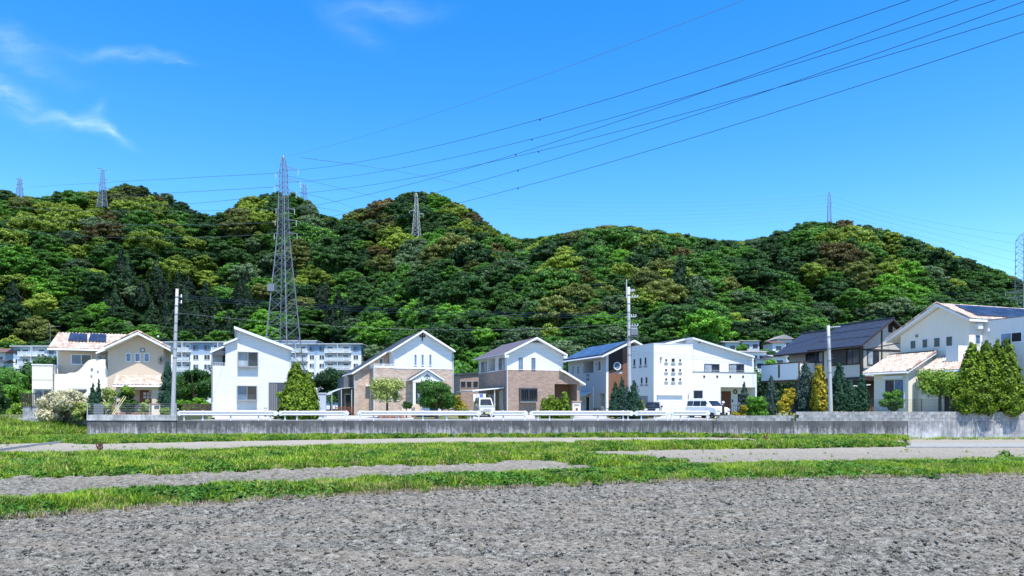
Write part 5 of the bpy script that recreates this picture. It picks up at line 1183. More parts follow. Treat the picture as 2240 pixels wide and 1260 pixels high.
W0, W1 = P_(1226, 807, -.35), P_(1281, 839, -.35); H.slab('lower_roof', ['roof_purple', 'trim_white'], [(W1[0], -.35, W1[1]), (W1[0], 6.3, W1[1]), (aR + .01, 6.3, P_(1232, 811, -.35)[1]), (aR + .01, -.35, P_(1232, 811, -.35)[1])], .2)
H.slab('lower_roof_front', ['roof_purple', 'trim_white'], [(aR + .005, -.35, P_(1232, 811, -.35)[1]), (aR + .005, -.01, P_(1232, 811, -.35)[1]), (W0[0], -.01, W0[1]), (W0[0], -.35, W0[1])], .2)
# upper storey: solid front block, recess on the left side
r0, r1 = H.S(1083, None, 0), H.S(1066, None, 0)
ztop = H.S(1080, 783, 0)[1]
pf = [(.008, z1), (aR - .008, z1), (aR - .008, zr(aR)), (AP[0], zr(AP[0])), (.008, zr(.0))]
H.fpoly('upper_wall', 'upper_panel', pf, .008, r0)
H.fpoly('upper_wall', 'upper_panel', [(1.3, z1), (aR - .01, z1), (aR - .01, zr(aR)), (AP[0], zr(AP[0])), (1.3, zr(1.3))], r0 + .003, r1)
H.fpoly('upper_wall', 'upper_panel', pf, r1 + .003, bD - .01)
H.box('recess_lintel', 'upper_panel', .01, 1.297, r0 + .003, r1, ztop, zr(0.0) - .02); H.box('recess_window', 'glass', 1.27, 1.298, r0 + .4, r1 - .3, z1 + .1, ztop - .1)
H.box('recess_floor', 'trim_white', -.02, 1.29, r0 + .004, r1, z1 - .02, z1 + .05)
H.box('trim_band', 'trim_white', -.02, aR + .02, -.025, .008, z1 - .05, z1 + .02); H.box('trim_band', 'trim_white', -.025, .0, -.02, bD, z1 - .05, z1 + .02)
H.gable(-.55, bD + .5, LE, AP, RE, .2, ['roof_purple', 'trim_white'])
H.box('boxed_eave', 'trim_white', LE[0] + .05, LE[0] + .45, -.54, -.1, LE[1] - .42, LE[1] - .2); H.box('boxed_eave', 'trim_white', RE[0] - .45, RE[0] - .05, -.54, -.1, RE[1] - .42, RE[1] - .2)
H.gutter((LE[0] - .05, -.5, LE[1] - .12), (LE[0] - .05, bD + .4, LE[1] - .12), .07, 'frame_grey'); H.pipe([(-.04, -.04, LE[1] - .4), (-.04, -.04, .1)])
for x0, x1 in ((1135.5, 1142.5), (1163.5, 1170)): q0, q1 = P_(x0, 809), P_(x1, 784); H.window(q0[0], q1[0], q0[1], q1[1], at=.0, frame='frame_dark', panes=1, glass=('glass_blue',), fw=.04)
q0, q1 = P_(1137, 877), P_(1171, 852); w_ = H.window(q0[0], q1[0], q0[1], q1[1], frame='frame_dark', fw=.08, out=.42, glass=('curtain', 'curtain'), grid=(9, 1)); MB().box(q0[0] - .1, q1[0] + .1, -.44, 0, q0[1] - .16, q0[1] - .082).obj('sill', 'frame_grey', w_); MB().box(q0[0] - .1, q1[0] + .1, -.44, 0, q1[1] + .082, q1[1] + .14).obj('hood', 'frame_dark', w_)
for (xa, xb, ya, yb) in ((1092, 1103, 812, 785), (1054, 1064, 818, 793)):
    b0, b1 = sorted((H.S(xa, None, 0), H.S(xb, None, 0))); H.window(b0, b1, z1 + .08, H.S((xa + xb) / 2, yb, 0)[1], face='L', at=.0, frame='frame_dark', glass=('curtain', 'glass'))
b0, b1 = sorted((H.S(1091, None, 0), H.S(1102, None, 0))); H.window(b0, b1, .15, H.S(1096, 852, 0)[1], face='L', at=0, frame='frame_dark', panes=1, glass=('curtain',), fw=.15)
b0, b1 = sorted((H.S(1068, None, 0), H.S(1082, None, 0))); H.window(b0, b1, .4, 2.2, face='L', at=0, frame='frame_dark', glass=('glass', 'curtain'))
b0, b1 = sorted((H.S(1052, None, 0), H.S(1063, None, 0))); H.window(b0, b1, .2, 2.2, face='L', at=0, frame='frame_dark')
q = P_(1171, 748); b = MB(); b.box(q[0] - .35, q[0] + .35, -.08, 0, q[1] - .06, q[1] + .06); b.box(q[0] - .7, q[0] + .7, -.05, 0, q[1] - .02, q[1] + .02)
for s_ in (-.7, .7): b.tube([(q[0] + s_ * .6, -.05, q[1]), (q[0] + s_, -.05, q[1] - .14), (q[0] + s_ * 1.15, -.05, q[1] + .05)], .03, 4)
H.o(b, 'iron_ornament', 'black_metal')
# canopy on the left
c0 = H.S(1098, None, 0)
quad = [(-3.4, 6.8, 2.5), (-3.4, .9, 2.5), (-.05, .9, 2.85), (-.05, 6.8, 2.85)]; H.slab('car_canopy', ['canopy', 'trim_white'], quad, .1)
for (x, y) in ((-3.1, 1.1), (-3.1, 6.4), (-1.0, 1.1)): H.box('canopy_post', 'galv_light', x - .05, x + .05, y - .05, y + .05, 0, 2.38 if x < -2 else 2.6)
# brown annex behind
A2 = House('brown_annex', 'low brown flat-roofed building with a row of dark openings behind the brown brick house', 1006, 92, zb=ROADZ)
x1 = A2.F(1050); z0_, zt_ = A2.F(1020, 905)[1], A2.F(1012, 821)[1]
A2.fpoly('wall', 'brick_brown', [(0, 0), (x1, 0), (x1, A2.F(1048, 816)[1]), (0, zt_)], 0, 5); A2.slab('roof', ['roof_dark', 'frame_dark'], [(-.2, -.2, zt_ + .15), (x1 + .2, -.2, A2.F(1048, 816)[1] + .15), (x1 + .2, 5, A2.F(1048, 816)[1] + .15), (-.2, 5, zt_ + .15)], .15)
for x in (1008, 1021, 1035): q0, q1 = A2.F(x, 847), A2.F(x + 10, 835); A2.window(q0[0], q1[0], q0[1], q1[1], frame='frame_grey', panes=1, glass=('dark',))

# ---------------------------------------------------------------- 5 solar roof house
H = House('solar_roof_house', 'grey and brown house with blue solar panels on its roof and a round window', 1326, 82.0, zb=ROADZ + .1)
P_ = H.F; AP = P_(1388, 743, -.9); LE = P_(1318, 777.5, -.9); mm = (AP[1] - LE[1]) / (AP[0] - LE[0]); RE = (2 * AP[0] - LE[0], LE[1]); zr = lambda a: AP[1] - mm * abs(a - AP[0]) - .24
bD = H.S(1243, None, 0); aR = 2 * AP[0]
rc0, rc1 = H.S(1298, None, 0), H.S(1276, None, 0); g0 = H.S(1310, None, 0)
zrc0, zrc1 = H.S(1286, 816, 0)[1], H.S(1286, 790, 0)[1]
H.fpoly('wall', 'grey_wall', [(0, 0), (aR, 0), (aR, zr(aR)), (AP[0], zr(AP[0])), (0, zr(0))], g0, rc0)
H.fpoly('wall', 'grey_wall', [(0, 2.4), (aR, 2.4), (aR, zr(aR)), (AP[0], zr(AP[0])), (0, zr(0))], .06, g0 - .003)
H.box('garage_wall', 'cream', 1.6, aR, .06, g0 - .003, 0, 2.397); H.box('corner_pier', 'trim_white', -.01, .25, .0, .3, 0, 2.39)
H.fpoly('wall', 'grey_wall', [(0, zrc1), (aR, zrc1), (aR, zr(aR)), (AP[0], zr(AP[0])), (0, zr(0))], rc0 + .003, rc1)
H.box('wall', 'grey_wall', 0, aR, rc0 + .003, rc1, 0, zrc0); H.box('recess_wall', 'grey_wall', 1.5, aR, rc0 + .003, rc1, zrc0 + .003, zrc1 - .003)
H.fpoly('wall', 'grey_wall', [(0, 0), (aR, 0), (aR, zr(aR)), (AP[0], zr(AP[0])), (0, zr(0))], rc1 + .003, bD)
zS = P_(1340, 817)[1]
H.fpoly('cladding_and_roof_shade', 'brown_wall', [(.28, P_(1340, 893)[1]), (aR - .1, P_(1340, 893)[1]), (aR - .1, zS), (.28, zS)], -.03, .055); H.fpoly('cladding_and_roof_shade', 'dark_timber', [(.28, zS + .003), (P_(1362), P_(1362, 809)[1]), (P_(1362), zr(P_(1362)) - .02), (.28, zr(.28) - .02)], -.03, .055)  # dark slanted piece is the roof overhang's shadow painted over brown cladding
H.fpoly('cladding_and_roof_shade', 'brown_wall', [(P_(1362) + .003, zS + .003), (aR - .1, zS + .003), (aR - .1, zr(aR - .1) - .02), (AP[0], zr(AP[0]) - .02), (P_(1362) + .003, zr(P_(1362)) - .02)], -.03, .055)
H.box('corner_trim', 'trim_white', -.02, .26, -.04, .0, P_(1330, 893)[1], zr(.2) - .03)
q = P_(1349.5, 801); b = MB(); n = 20; ro, ri = .46, .36
b.add([(q[0] + r_ * math.cos(t), y, q[1] + r_ * math.sin(t)) for t in np.linspace(0, 6.2832, n, endpoint=False) for (r_, y) in ((ro, -.03), (ro, -.12), (ri, -.12), (ri, -.03))], [((4 * i + j), (4 * i + (j + 1) % 4), (4 * ((i + 1) % n) + (j + 1) % 4), (4 * ((i + 1) % n) + j)) for i in range(n) for j in range(4)])
rw = H.o(b, 'round_window', 'trim_white'); MB().prism([(q[0] + .36 * math.cos(t), -.06, q[1] + .36 * math.sin(t)) for t in np.linspace(0, 6.2832, n, endpoint=False)], (0, .03, 0)).obj('pane', 'glass_blue', rw)
rfs = H.gable(-.9, bD + .5, LE, AP, RE, .22, ['roof_dark', 'trim_white'])
H.gutter((LE[0] - .06, -.85, LE[1] - .13), (LE[0] - .06, bD + .4, LE[1] - .13), .07)
f0 = .05; lerp = lambda t: (LE[0] + (AP[0] - LE[0]) * t, LE[1] + (AP[1] - LE[1]) * t); pA, pB = lerp(.06), lerp(.93)
panels(H, [(pA[0], bD + .2, pA[1]), (pA[0], -.0, pA[1]), (pB[0], -.0, pB[1]), (pB[0], bD + .2, pB[1])], 7, 5, mat='solar_light', lift=.05, gap=.02)
b0, b1 = sorted((H.S(1303, None, 0), H.S(1315, None, 0))); H.window(b0, b1, H.S(1309, 811, 0)[1], H.S(1309, 791, 0)[1], face='L', at=0, glass=('glass', 'curtain'), fw=.07)
for xa, xb in ((1251, 1256), (1262.5, 1268)): b0, b1 = sorted((H.S(xa, None, 0), H.S(xb, None, 0))); H.window(b0, b1, H.S(xa, 818, 0)[1], H.S(xa, 802, 0)[1], face='L', at=0, panes=1, glass=('glass_blue',), grid=(2, 3))
for i in range(2):
    for j in range(2): q = H.S(1284 + i * 4, 821 + j * 9, 0); H.box('wall_vent', 'frame_dark', -.03, 0, q[0] - .12, q[0] + .12, q[1] - .15, q[1] + .15)
b0, b1 = H.S(1290, None, 0), H.S(1270, None, 0); H.window(b0, b1 - .6, .1, H.S(1280, 868, 0)[1], face='L', at=0, frame='frame_white', glass=('dark', 'curtain'), fw=.08)
H.slab('door_canopy', ['canopy', 'trim_white'], [(-.9, b1, H.S(1270, 866, 0)[1]), (-.9, b0 - .3, H.S(1270, 866, 0)[1]), (0, b0 - .3, H.S(1270, 858, 0)[1]), (0, b1, H.S(1270, 858, 0)[1])], .06)
H.pipe([(-.06, H.S(1299, None, 0), H.S(1299, 845, 0)[1]), (-.06, H.S(1299, None, 0), .1)], .05)

# ---------------------------------------------------------------- 6 white rendered house with nine small square windows
H = House('white_rendered_house', 'white rendered house with nine tiny square windows over its garage door', 1430, 74.0, zb=ROADZ + .12)
P_ = H.F; aF = P_(1515.5); aR = P_(1655); zt = P_(1470, 753)[1]; bS = H.S(1381, None, 0)
H.box('wall', 'render_white', 0, aF, 0, bS, 0, zt); H.box('parapet_coping', 'trim_white', -.03, aF + .03, -.03, bS, zt + .002, zt + .06)
zp = P_(1580, 815)[1]; zo = P_(1600, 847)[1]; pL, pR = P_(1576), P_(1652)
H.box('terrace_wall', 'render_white', aF + .003, pL, -.02, 7.5, 0, zp - 1.0); H.box('terrace_wall', 'render_white', pL + .003, aR, -.02, 7.5, zo, zp - 1.0)
H.box('terrace_pier', 'render_white', pR, aR, -.02, 7.5, 0, zo - .003); H.box('porch_back_wall', 'render_white', pL + .003, pR - .003, 1.5, 7.5, 0, zo - .003)
H.box('terrace_parapet', 'render_white', aF + .003, aR, -.02, .16, zp - .997, zp); H.box('parapet_coping', 'frame_grey', aF - .05, aR + .04, -.06, .2, zp + .002, zp + .07)
b = MB(); b.bar((aF, .05, zp + .22), (aR - .1, .05, zp + .22), .03)
for i in range(7): x = aF + .1 + (aR - aF - .3) * i / 6; b.bar((x, .05, zp + .05), (x, .05, zp + .22), .025)
H.o(b, 'hand_rail', 'galv_light')
by = 1.4; A1 = P_(1516, 737.5, by - .4); R1 = P_(1651, 779, by - .4); mm = (A1[1] - R1[1]) / (R1[0] - A1[0]); L1 = P_(1461, 751, by - .4); aU = P_(1516, None, by); aV = P_(1649, None, by); zr = lambda a: A1[1] - mm * (a - A1[0]) - .2
H.fpoly('upper_wall', 'render_white', [(aU, zp - .99), (aV, zp - .99), (aV, zr(aV)), (aU, zr(aU))], by, 7.5)
H.slab('roof', ['roof_dark', 'roof_white'], [(R1[0], by - .4, R1[1]), (R1[0], 8, R1[1]), (A1[0], 8, A1[1]), (A1[0], by - .4, A1[1])], .18)
H.slab('roof', ['roof_dark', 'roof_white'], [(L1[0], 8, L1[1]), (L1[0], by + 1.2, L1[1]), (A1[0] - .004, by + 1.2, A1[1]), (A1[0] - .004, 8, A1[1])], .18)
mmL = (A1[1] - L1[1]) / (A1[0] - L1[0])
H.fpoly('rear_wall', 'grey_wall', [(L1[0] + .3, zt - .3), (aU - .003, zt - .3), (aU - .003, A1[1] - .25 - mmL * (A1[0] - aU)), (L1[0] + .3, L1[1] - .2 + mmL * .3)], by + 1.5, 7.5)
for xa, xb in ((1541, 1572.5), (1595, 1626.5)): q0, q1 = P_(xa, 815, by), P_(xb, 797.5, by); H.window(q0[0], q1[0], zp - .95, q1[1], at=by, frame='frame_dark', glass=('curtain', 'glass'), fw=.05)
for x in (1540, 1568.5, 1597, 1625): q = P_(x, 824); H.box('scupper', 'dark', q[0] - .10, q[0] + .10, -.045, -.021, q[1] - .12, q[1] + .12)
for j, y in enumerate((788, 809.5, 830)):
    for i, x in enumerate((1457, 1472.3, 1487.5)):
        h = .15 if i == 1 else .11; q = P_(x, y); w_ = H.window(q[0] - h, q[0] + h, q[1] - h, q[1] + h, frame='frame_white' if i != 1 else 'frame_grey', panes=1, glass=('dark',), fw=.03, out=.03)
        MB().box(q[0] - h - .09, q[0] + h + .09, -.07, 0, q[1] - h - .27, q[1] - h - .13).obj('sill', 'frame_grey', w_)
for (x, y0, y1) in ((1388, 799, 786.5), (1401.5, 798, 784.5), (1412.5, 797, 783), (1404, 838, 827), (1414.5, 838, 826)):
    q0, q1 = H.S(x + 2, y0, 0), H.S(x - 2, y1, 0); b0, b1 = sorted((q0[0], q1[0])); w_ = H.window(b0 + .05, b1 - .05, q0[1], q1[1], face='L', at=0, frame='frame_grey', panes=1, glass=('dark',), fw=.03, out=.03); MB().box(-.07, 0, b0 - .08, b1 + .08, q0[1] - .30, q0[1] - .12).obj('sill', 'frame_grey', w_)
b0, b1 = sorted((H.S(1399, None, 0), H.S(1417, None, 0))); H.box('carport_opening', 'frame_grey', -.03, 0, b0, b1, .0, H.S(1408, 866, 0)[1])
q0, q1 = P_(1438, 898), P_(1491, 865); gd = H.box('garage_door', 'trim_white', q0[0], q1[0], -.03, -.002, 0, q1[1])
H.box('garage_shade_ledge', 'render_white', q0[0] - .08, q1[0] + .08, -.24, -.001, q1[1] + .002, q1[1] + .07)  # ledge added to cast the shadow of a recessed garage door
for i in range(6): z = .05 + i * (q1[1] - .1) / 6; MB().box(q0[0] + .03, q1[0] - .03, -.055, -.031, z, z + (q1[1] - .1) / 6 - .03).obj('slat', 'trim_white', gd)
q0, q1 = P_(1517.5, 877), P_(1536, 855); H.window(q0[0], q1[0], q0[1], q1[1], at=-.02, frame='frame_grey', panes=1, out=.03)
q0, q1 = P_(1578, 905, 1.5), P_(1598, 856, 1.5); d = H.box('door', 'door_brown', q0[0], q1[0], 1.42, 1.497, .1, min(q1[1], zo - .15))
for i in range(5): x = q0[0] + .1 + i * (q1[0] - q0[0] - .2) / 4; MB().box(x - .02, x + .02, 1.40, 1.419, .15, min(q1[1], zo - .2)).obj('door_board', 'trim_brown', d)
q = P_(1608, 857, 1.5); b = MB(); b.lathe([(.22, 0), (.26, .04), (.22, .08), (.14, .06), (.14, 0)], n=16); o = H.o(b, 'wreath', 'leaf_dark'); o.rotation_euler = (R(90), 0, 0); o.location = (q[0], 1.49, q[1])
q = P_(1602, 877, 1.5); H.box('intercom', 'frame_dark', q[0] - .08, q[0] + .08, 1.46, 1.497, q[1] - .15, q[1] + .15)
q0, q1 = P_(1613, 888, 1.5), P_(1622, 862, 1.5); H.window(q0[0], q1[0], .4, q1[1], at=1.5, panes=1)
for (x, y) in ((1445, 784), (1529, 749)): q = P_(x, y, 0 if x < 1500 else by); o = H.box('wall_lamp', 'frame_grey', q[0] - .1, q[0] + .1, (0 if x < 1500 else by) - .16, (0 if x < 1500 else by), q[1] - .1, q[1] + .12)
q = P_(1505, 868); b = MB(); b.tube([(q[0], -.05, q[1] - .4), (q[0], -.06, q[1] + .3), (q[0] + .15, -.2, q[1] + .42)], .035, 6); H.o(b, 'wall_lamp', 'frame_grey')

# ---------------------------------------------------------------- 7 dark timbered house
H = House('dark_timber_house', 'dark timbered house with a long dark metal roof, cream panels and a deep balcony', 1885, 71.0, zb=ROADZ + .3)
P_ = H.F; LE = P_(1884, 754.5, -.7); AP = P_(1955, 696, -.7); mm = (AP[1] - LE[1]) / (AP[0] - LE[0]); RE = (2 * AP[0] - LE[0], LE[1]); zr = lambda a: AP[1] - mm * abs(a - AP[0]) - .25
a_w = LE[0] + .75; aR = 2 * AP[0] - a_w; bN = H.S(1800, None, a_w); bD = H.S(1716, None, a_w)
zb2 = H.S(1850, 826, a_w)[1]
bStep = H.S(1766, None, LE[0])
H.fpoly('upper_wall', 'timber_cream', [(a_w, zb2), (aR, zb2), (aR, zr(aR)), (AP[0], zr(AP[0])), (a_w, zr(a_w))], 0, bN)
H.fpoly('upper_wall', 'timber_cream', [(a_w + .6, zb2), (aR, zb2), (aR, zr(aR) - .4), (AP[0], zr(AP[0]) - .4), (a_w + .6, zr(a_w + .6) - .4)], bN + .003, bD)
H.box('ground_floor_wall', 'porch_brown', a_w + 1.4, aR, .8, bD, 0, zb2 - .003)
H.slab('roof', ['roof_metal', 'dark_timber'], [(LE[0], bStep, LE[1]), (LE[0], -.7, LE[1]), (AP[0], -.7, AP[1]), (AP[0], bStep, AP[1])], .22)
H.slab('roof', ['roof_metal', 'dark_timber'], [(RE[0], -.7, RE[1]), (RE[0], bStep, RE[1]), (AP[0] + .004, bStep, AP[1]), (AP[0] + .004, -.7, AP[1])], .22)
dz = .38; H.slab('rear_roof', ['roof_metal', 'dark_timber'], [(LE[0], bD + .9, LE[1] - .16), (LE[0], bStep + .003, LE[1] - .16), (AP[0], bStep + .003, AP[1] - dz), (AP[0], bD + .9, AP[1] - dz)], .22)
nr = int((bStep + .7) / 1.0)
for i in range(nr + 1):
    y = -.7 + (bStep + .7) * i / nr; y = min(max(y, -.66), bStep - .04); H.o(MB().bar((LE[0] + .02, y, LE[1] + .02), (AP[0], y, AP[1] + .02), .045, .05), 'roof_seam', 'roof_dark')
for i in range(1, 6): y = bStep + (bD + .9 - bStep) * i / 6; H.o(MB().bar((LE[0] + .02, y, LE[1] - .14), (AP[0], y, AP[1] - dz + .02), .045, .05), 'roof_seam', 'roof_dark')
for t in (.33, .66): H.o(MB().bar((LE[0] + (AP[0] - LE[0]) * t, -.66, LE[1] + (AP[1] - LE[1]) * t + .02), (LE[0] + (AP[0] - LE[0]) * t, bStep - .02, LE[1] + (AP[1] - LE[1]) * t + .02), .05, .03), 'roof_seam', 'roof_dark')
H.o(MB().bar((AP[0], -.72, AP[1] + .05), (AP[0], bStep, AP[1] + .05), .2, .1), 'ridge_cap', 'roof_metal'); H.o(MB().bar((AP[0], bStep, AP[1] - dz + .05), (AP[0], bD + .9, AP[1] - dz + .05), .2, .1), 'ridge_cap', 'roof_metal')
H.gutter((LE[0] - .05, -.7, LE[1] - .15), (LE[0] - .05, bD + .8, LE[1] - .25), .06, 'dark_timber')
# timbers on the gable and side
bx = lambda n_, m_, *a, **k: H.box(n_, m_, *a, **k)
zc_ = P_(1920, 772)[1]
for a_ in (a_w, P_(1927), aR - .18): bx('timber', 'dark_timber', a_, a_ + .16, -.05, -.001, zb2 - .1, zr(a_ + .08))
bx('timber', 'dark_timber', a_w + .165, aR - .19, -.045, -.002, zc_ + .2, zc_ + .36); bx('timber', 'dark_timber', a_w + .165, aR - .19, -.045, -.002, zb2 - .1, zb2 + .08)
q0, q1 = P_(1898, 797), P_(1921, 768); H.window(q0[0], q1[0], q0[1], q1[1], frame='dark_timber', glass=('curtain', 'glass'), fw=.07)
q0, q1 = P_(1943, 727), P_(1952, 708); bx('gable_vent', 'dark', q0[0], q1[0], -.04, -.001, q0[1], q1[1])
for b_ in (.02, H.S(1786, None, a_w), bN - .16): bx('timber', 'dark_timber', a_w - .05, a_w - .001, b_, b_ + .16, zb2 - .1, zr(a_w) - .02)
ba, bb = sorted((H.S(1879, None, a_w), H.S(1812, None, a_w))); H.window(ba, bb, H.S(1850, 797, a_w)[1], H.S(1850, 765, a_w)[1], face='L', at=a_w, frame='dark_timber', panes=5, glass=('glass', 'glass', 'curtain', 'glass'), fw=.1)
bx('wood_screen', 'dark_timber', a_w - .12, a_w - .06, ba + 1.5, ba + 3.2, H.S(1850, 797, a_w)[1], H.S(1850, 765, a_w)[1])
ba, bb = sorted((H.S(1792, None, a_w), H.S(1752, None, a_w + .6))); H.window(bN + .3, bN + 3.0, H.S(1770, 792, a_w)[1], H.S(1770, 772, a_w)[1], face='L', at=a_w + .6, frame='dark_timber', panes=3, glass=('curtain', 'glass', 'glass'), fw=.1)
# deep lower eave and balcony
bx('floor_beam', 'dark_timber', a_w - .2, aR + .2, -.25, bN, zb2 - .35, zb2 - .101)
bw0, bw1 = bN + .2, H.S(1665, None, a_w - 1.9); zB0, zB1 = H.S(1700, 832, a_w - 1.9)[1], H.S(1700, 797, a_w - 1.9)[1]
aB = a_w - 1.9; bw0 = H.S(1746, None, aB)
for (n_, x0, x1, y0, y1) in (('balcony_panel', aB, aB + .08, bw0, bw1), ('balcony_panel', aB + .083, a_w + .55, bw0 - .08, bw0)): bx(n_, 'trim_white', x0, x1, y0, y1, zB0, zB1)
bx('balcony_cap', 'trim_brown', aB - .05, aB + .13, bw0 - .1, bw1 + .05, zB1 + .002, zB1 + .12); bx('balcony_cap', 'trim_brown', aB + .133, a_w + .55, bw0 - .13, bw0 + .05, zB1 + .002, zB1 + .12)
bx('balcony_floor', 'trim_brown', aB - .03, a_w + .58, bw0 - .1, bw1, zB0 - .16, zB0 - .002)
bx('corner_post', 'trim_brown', aB - .03, aB + .12, bw0 - .12, bw0 - .081, zB0, zB1); bm_ = (bw0 + bw1) / 2; bx('balcony_slot', 'dark', aB - .02, aB - .001, bm_ - .12, bm_ + .12, zB0 + .25, zB1 - .05)
for y in (bw0 + .2, bw1 - .4): bx('balcony_post', 'dark_timber', aB + .05, aB + .17, y, y + .12, 0, zB0 - .163)
bx('carport_back', 'dark_wall', a_w + .9, a_w + 1.39, .8, bD, 0, zb2 - .36)
H.slab('side_canopy', ['canopy', 'trim_white'], [(a_w - 1.3, bN, zb2 - .9), (a_w - 1.3, -.3, zb2 - .9), (a_w + .8, -.3, zb2 - .7), (a_w + .8, bN, zb2 - .7)], .08)
for y in (-.1, 3.2): bx('canopy_post', 'dark_timber', a_w - 1.2, a_w - 1.1, y, y + .1, 0, zb2 - .98)
b = MB(); q = P_(1975, 748, -1.2); b.bar((a_w, -.8, LE[1] - .35), (q[0] + .3, -1.2, q[1]), .09); H.o(b, 'tie_beam', 'dark_timber')

# ---------------------------------------------------------------- 8 cream house with pink tiled roofs
H = House('cream_house', 'cream house with pink tiled roofs and four small square gable windows', 1987, 62.0, zb=1.80)
# wing 1: wall facing left, roof slope facing left
b1 = H.S(1912, None, 0); zE = H.S(1985, 812, -.45)[1]; a2 = 1.05
zw = zE - .1
H.box('wing_wall', 'cream_light', 0, 4.0, 0, b1, -.4, zw + .15)
rN = H.F(2050, 769, -.4); eN = (-.5, zE); bF = H.S(1886, None, -.5)
quad = [(-.5, bF, zE), (-.5, -.4, zE), (rN[0], -.4, rN[1]), (rN[0], bF, rN[1])]; rf = H.slab('wing_roof', ['roof_white', 'trim_white'], quad, .16); tiles(H, quad, rf, seed=12)
H.spoly('wing_gable', 'cream_light', [(.0, .0)], 0, 0) if False else None
H.o(MB().prism([(0.0, .0, zw + .16), (rN[0] - .05, .0, zw + .16), (rN[0] - .05, .0, rN[1] - .2)], (0, b1, 0)), 'wing_gable', 'cream_light')
rake_tiles(H, (-.5, -.38, zE + .08), (rN[0], -.38, rN[1] + .08), rf, seed=6); H.o(MB().bar((rN[0], -.4, rN[1] + .07), (rN[0], bF, rN[1] + .07), .22, .1), 'ridge_cap', 'dark_timber')
H.gutter((-.57, -.4, zE - .12), (-.57, bF, zE - .12), .07)
b0, bq = sorted((H.S(1977, None, 0), H.S(1937, None, 0))); z0, z1 = H.S(1958, 890, 0)[1], H.S(1958, 831, 0)[1]; H.window(b0, bq, max(.05, z0), z1, face='L', at=0, glass=('glass_blue', 'glass'), fw=.08); H.box('shutter_box', 'trim_white', -.24, 0, b0 - .1, bq + .1, z1 + .09, z1 + .32)
# wing 2: nearer
H2b = -(H.S(2100, None, a2) * -1)
bn = H.S(2102, None, a2); H.box('wing_wall', 'cream_light', a2, 4.2, bn, -.003, -.4, H.S(2050, 812, a2)[1] + .1)
zE2 = H.S(2050, 811, a2 - .45)[1]; rN2 = H.F(2122, 786, bn - .4); r2a = 3.15
slope = (rN[1] - zE) / (rN[0] + .5); zR2 = zE2 + slope * (r2a - a2 + .45)
quad = [(a2 - .45, -.42, zE2), (a2 - .45, bn - .4, zE2), (r2a, bn - .4, zR2), (r2a, -.42, zR2)]; rf = H.slab('wing_roof', ['roof_white', 'trim_white'], quad, .16); tiles(H, quad, rf, seed=14)
rake_tiles(H, (a2 - .45, bn - .38, zE2 + .08), (r2a, bn - .38, zR2 + .08), rf, seed=16); H.gutter((a2 - .52, bn - .4, zE2 - .12), (a2 - .52, -.42, zE2 - .12), .07)
q = H.S(2003, 822, a2 - .1); b = MB(); b.lathe([(.05, -.12), (.09, 0), (.07, .12), (.02, .15)], c=(a2 - .15, -.25, q[1]), n=8); H.o(b, 'wall_lamp', 'frame_dark')
b0, bq = sorted((H.S(2088, None, a2), H.S(2068, None, a2))); H.window(b0, bq, .1, 2.1, face='L', at=a2, frame='frame_dark', glass=('dark',), fw=.06)
# main block
am = 3.2; bA, bB = H.S(2120, None, am), H.S(1970, None, am)
AP = H.S(2048, 664, am - .5); NE = H.S(2121, 697, am - .5); FE = H.S(1937, 744.5, am - .5)
zm = lambda b: (AP[1] - (AP[1] - NE[1]) / (AP[0] - NE[0]) * (AP[0] - b) if b < AP[0] else AP[1] - (AP[1] - FE[1]) / (FE[0] - AP[0]) * (b - AP[0])) - .24
H.spoly('wall', 'cream_light', [(bA, -.3), (bB, -.3), (bB, zm(bB)), (AP[0], zm(AP[0])), (bA, zm(bA))], am, 14)
q1_ = [(am - .5, NE[0], NE[1]), (15, NE[0], NE[1]), (15, AP[0], AP[1]), (am - .5, AP[0], AP[1])]; q2_ = [(15, FE[0], FE[1]), (am - .5, FE[0], FE[1]), (am - .5, AP[0] + .004, AP[1]), (15, AP[0] + .004, AP[1])]
rf1 = H.slab('roof', ['roof_white', 'trim_white'], q1_, .2); rf2 = H.slab('roof', ['roof_white', 'trim_white'], q2_, .2); tiles(H, q1_, rf1, seed=21); tiles(H, q2_, rf2, seed=22)
rake_tiles(H, (am - .46, NE[0], NE[1] + .09), (am - .46, AP[0], AP[1] + .1), rf1, seed=23); rake_tiles(H, (am - .46, FE[0], FE[1] + .09), (am - .46, AP[0], AP[1] + .1), rf2, seed=24)
sp_ = lambda a, t: (a, NE[0] + (AP[0] - NE[0]) * t, NE[1] + (AP[1] - NE[1]) * t)
panels(H, [sp_(am + .9, .16), sp_(14.0, .16), sp_(14.0, .86), sp_(am + .9, .86)], 9, 3, lift=.14)
for (xa, xb, ya, yb) in ((1992.5, 2003.5, 762, 746), (2018.5, 2029.5, 760, 743), (2044, 2056.5, 758, 740), (2070.5, 2083.5, 756, 737)):
    q0, q1 = H.S(xb, ya, am), H.S(xa, yb, am); b0, b1_ = sorted((q0[0], q1[0])); H.window(b0, b1_, q0[1], q1[1], face='L', at=am, panes=1, fw=.07)
q = H.S(2006, 735, am); b = MB(); b.lathe([(.14, 0), (.14, .08), (.05, .1)], n=12); o = H.o(b, 'vent', 'frame_grey'); o.rotation_euler = (0, R(-90), 0); o.location = (am, q[0], q[1])
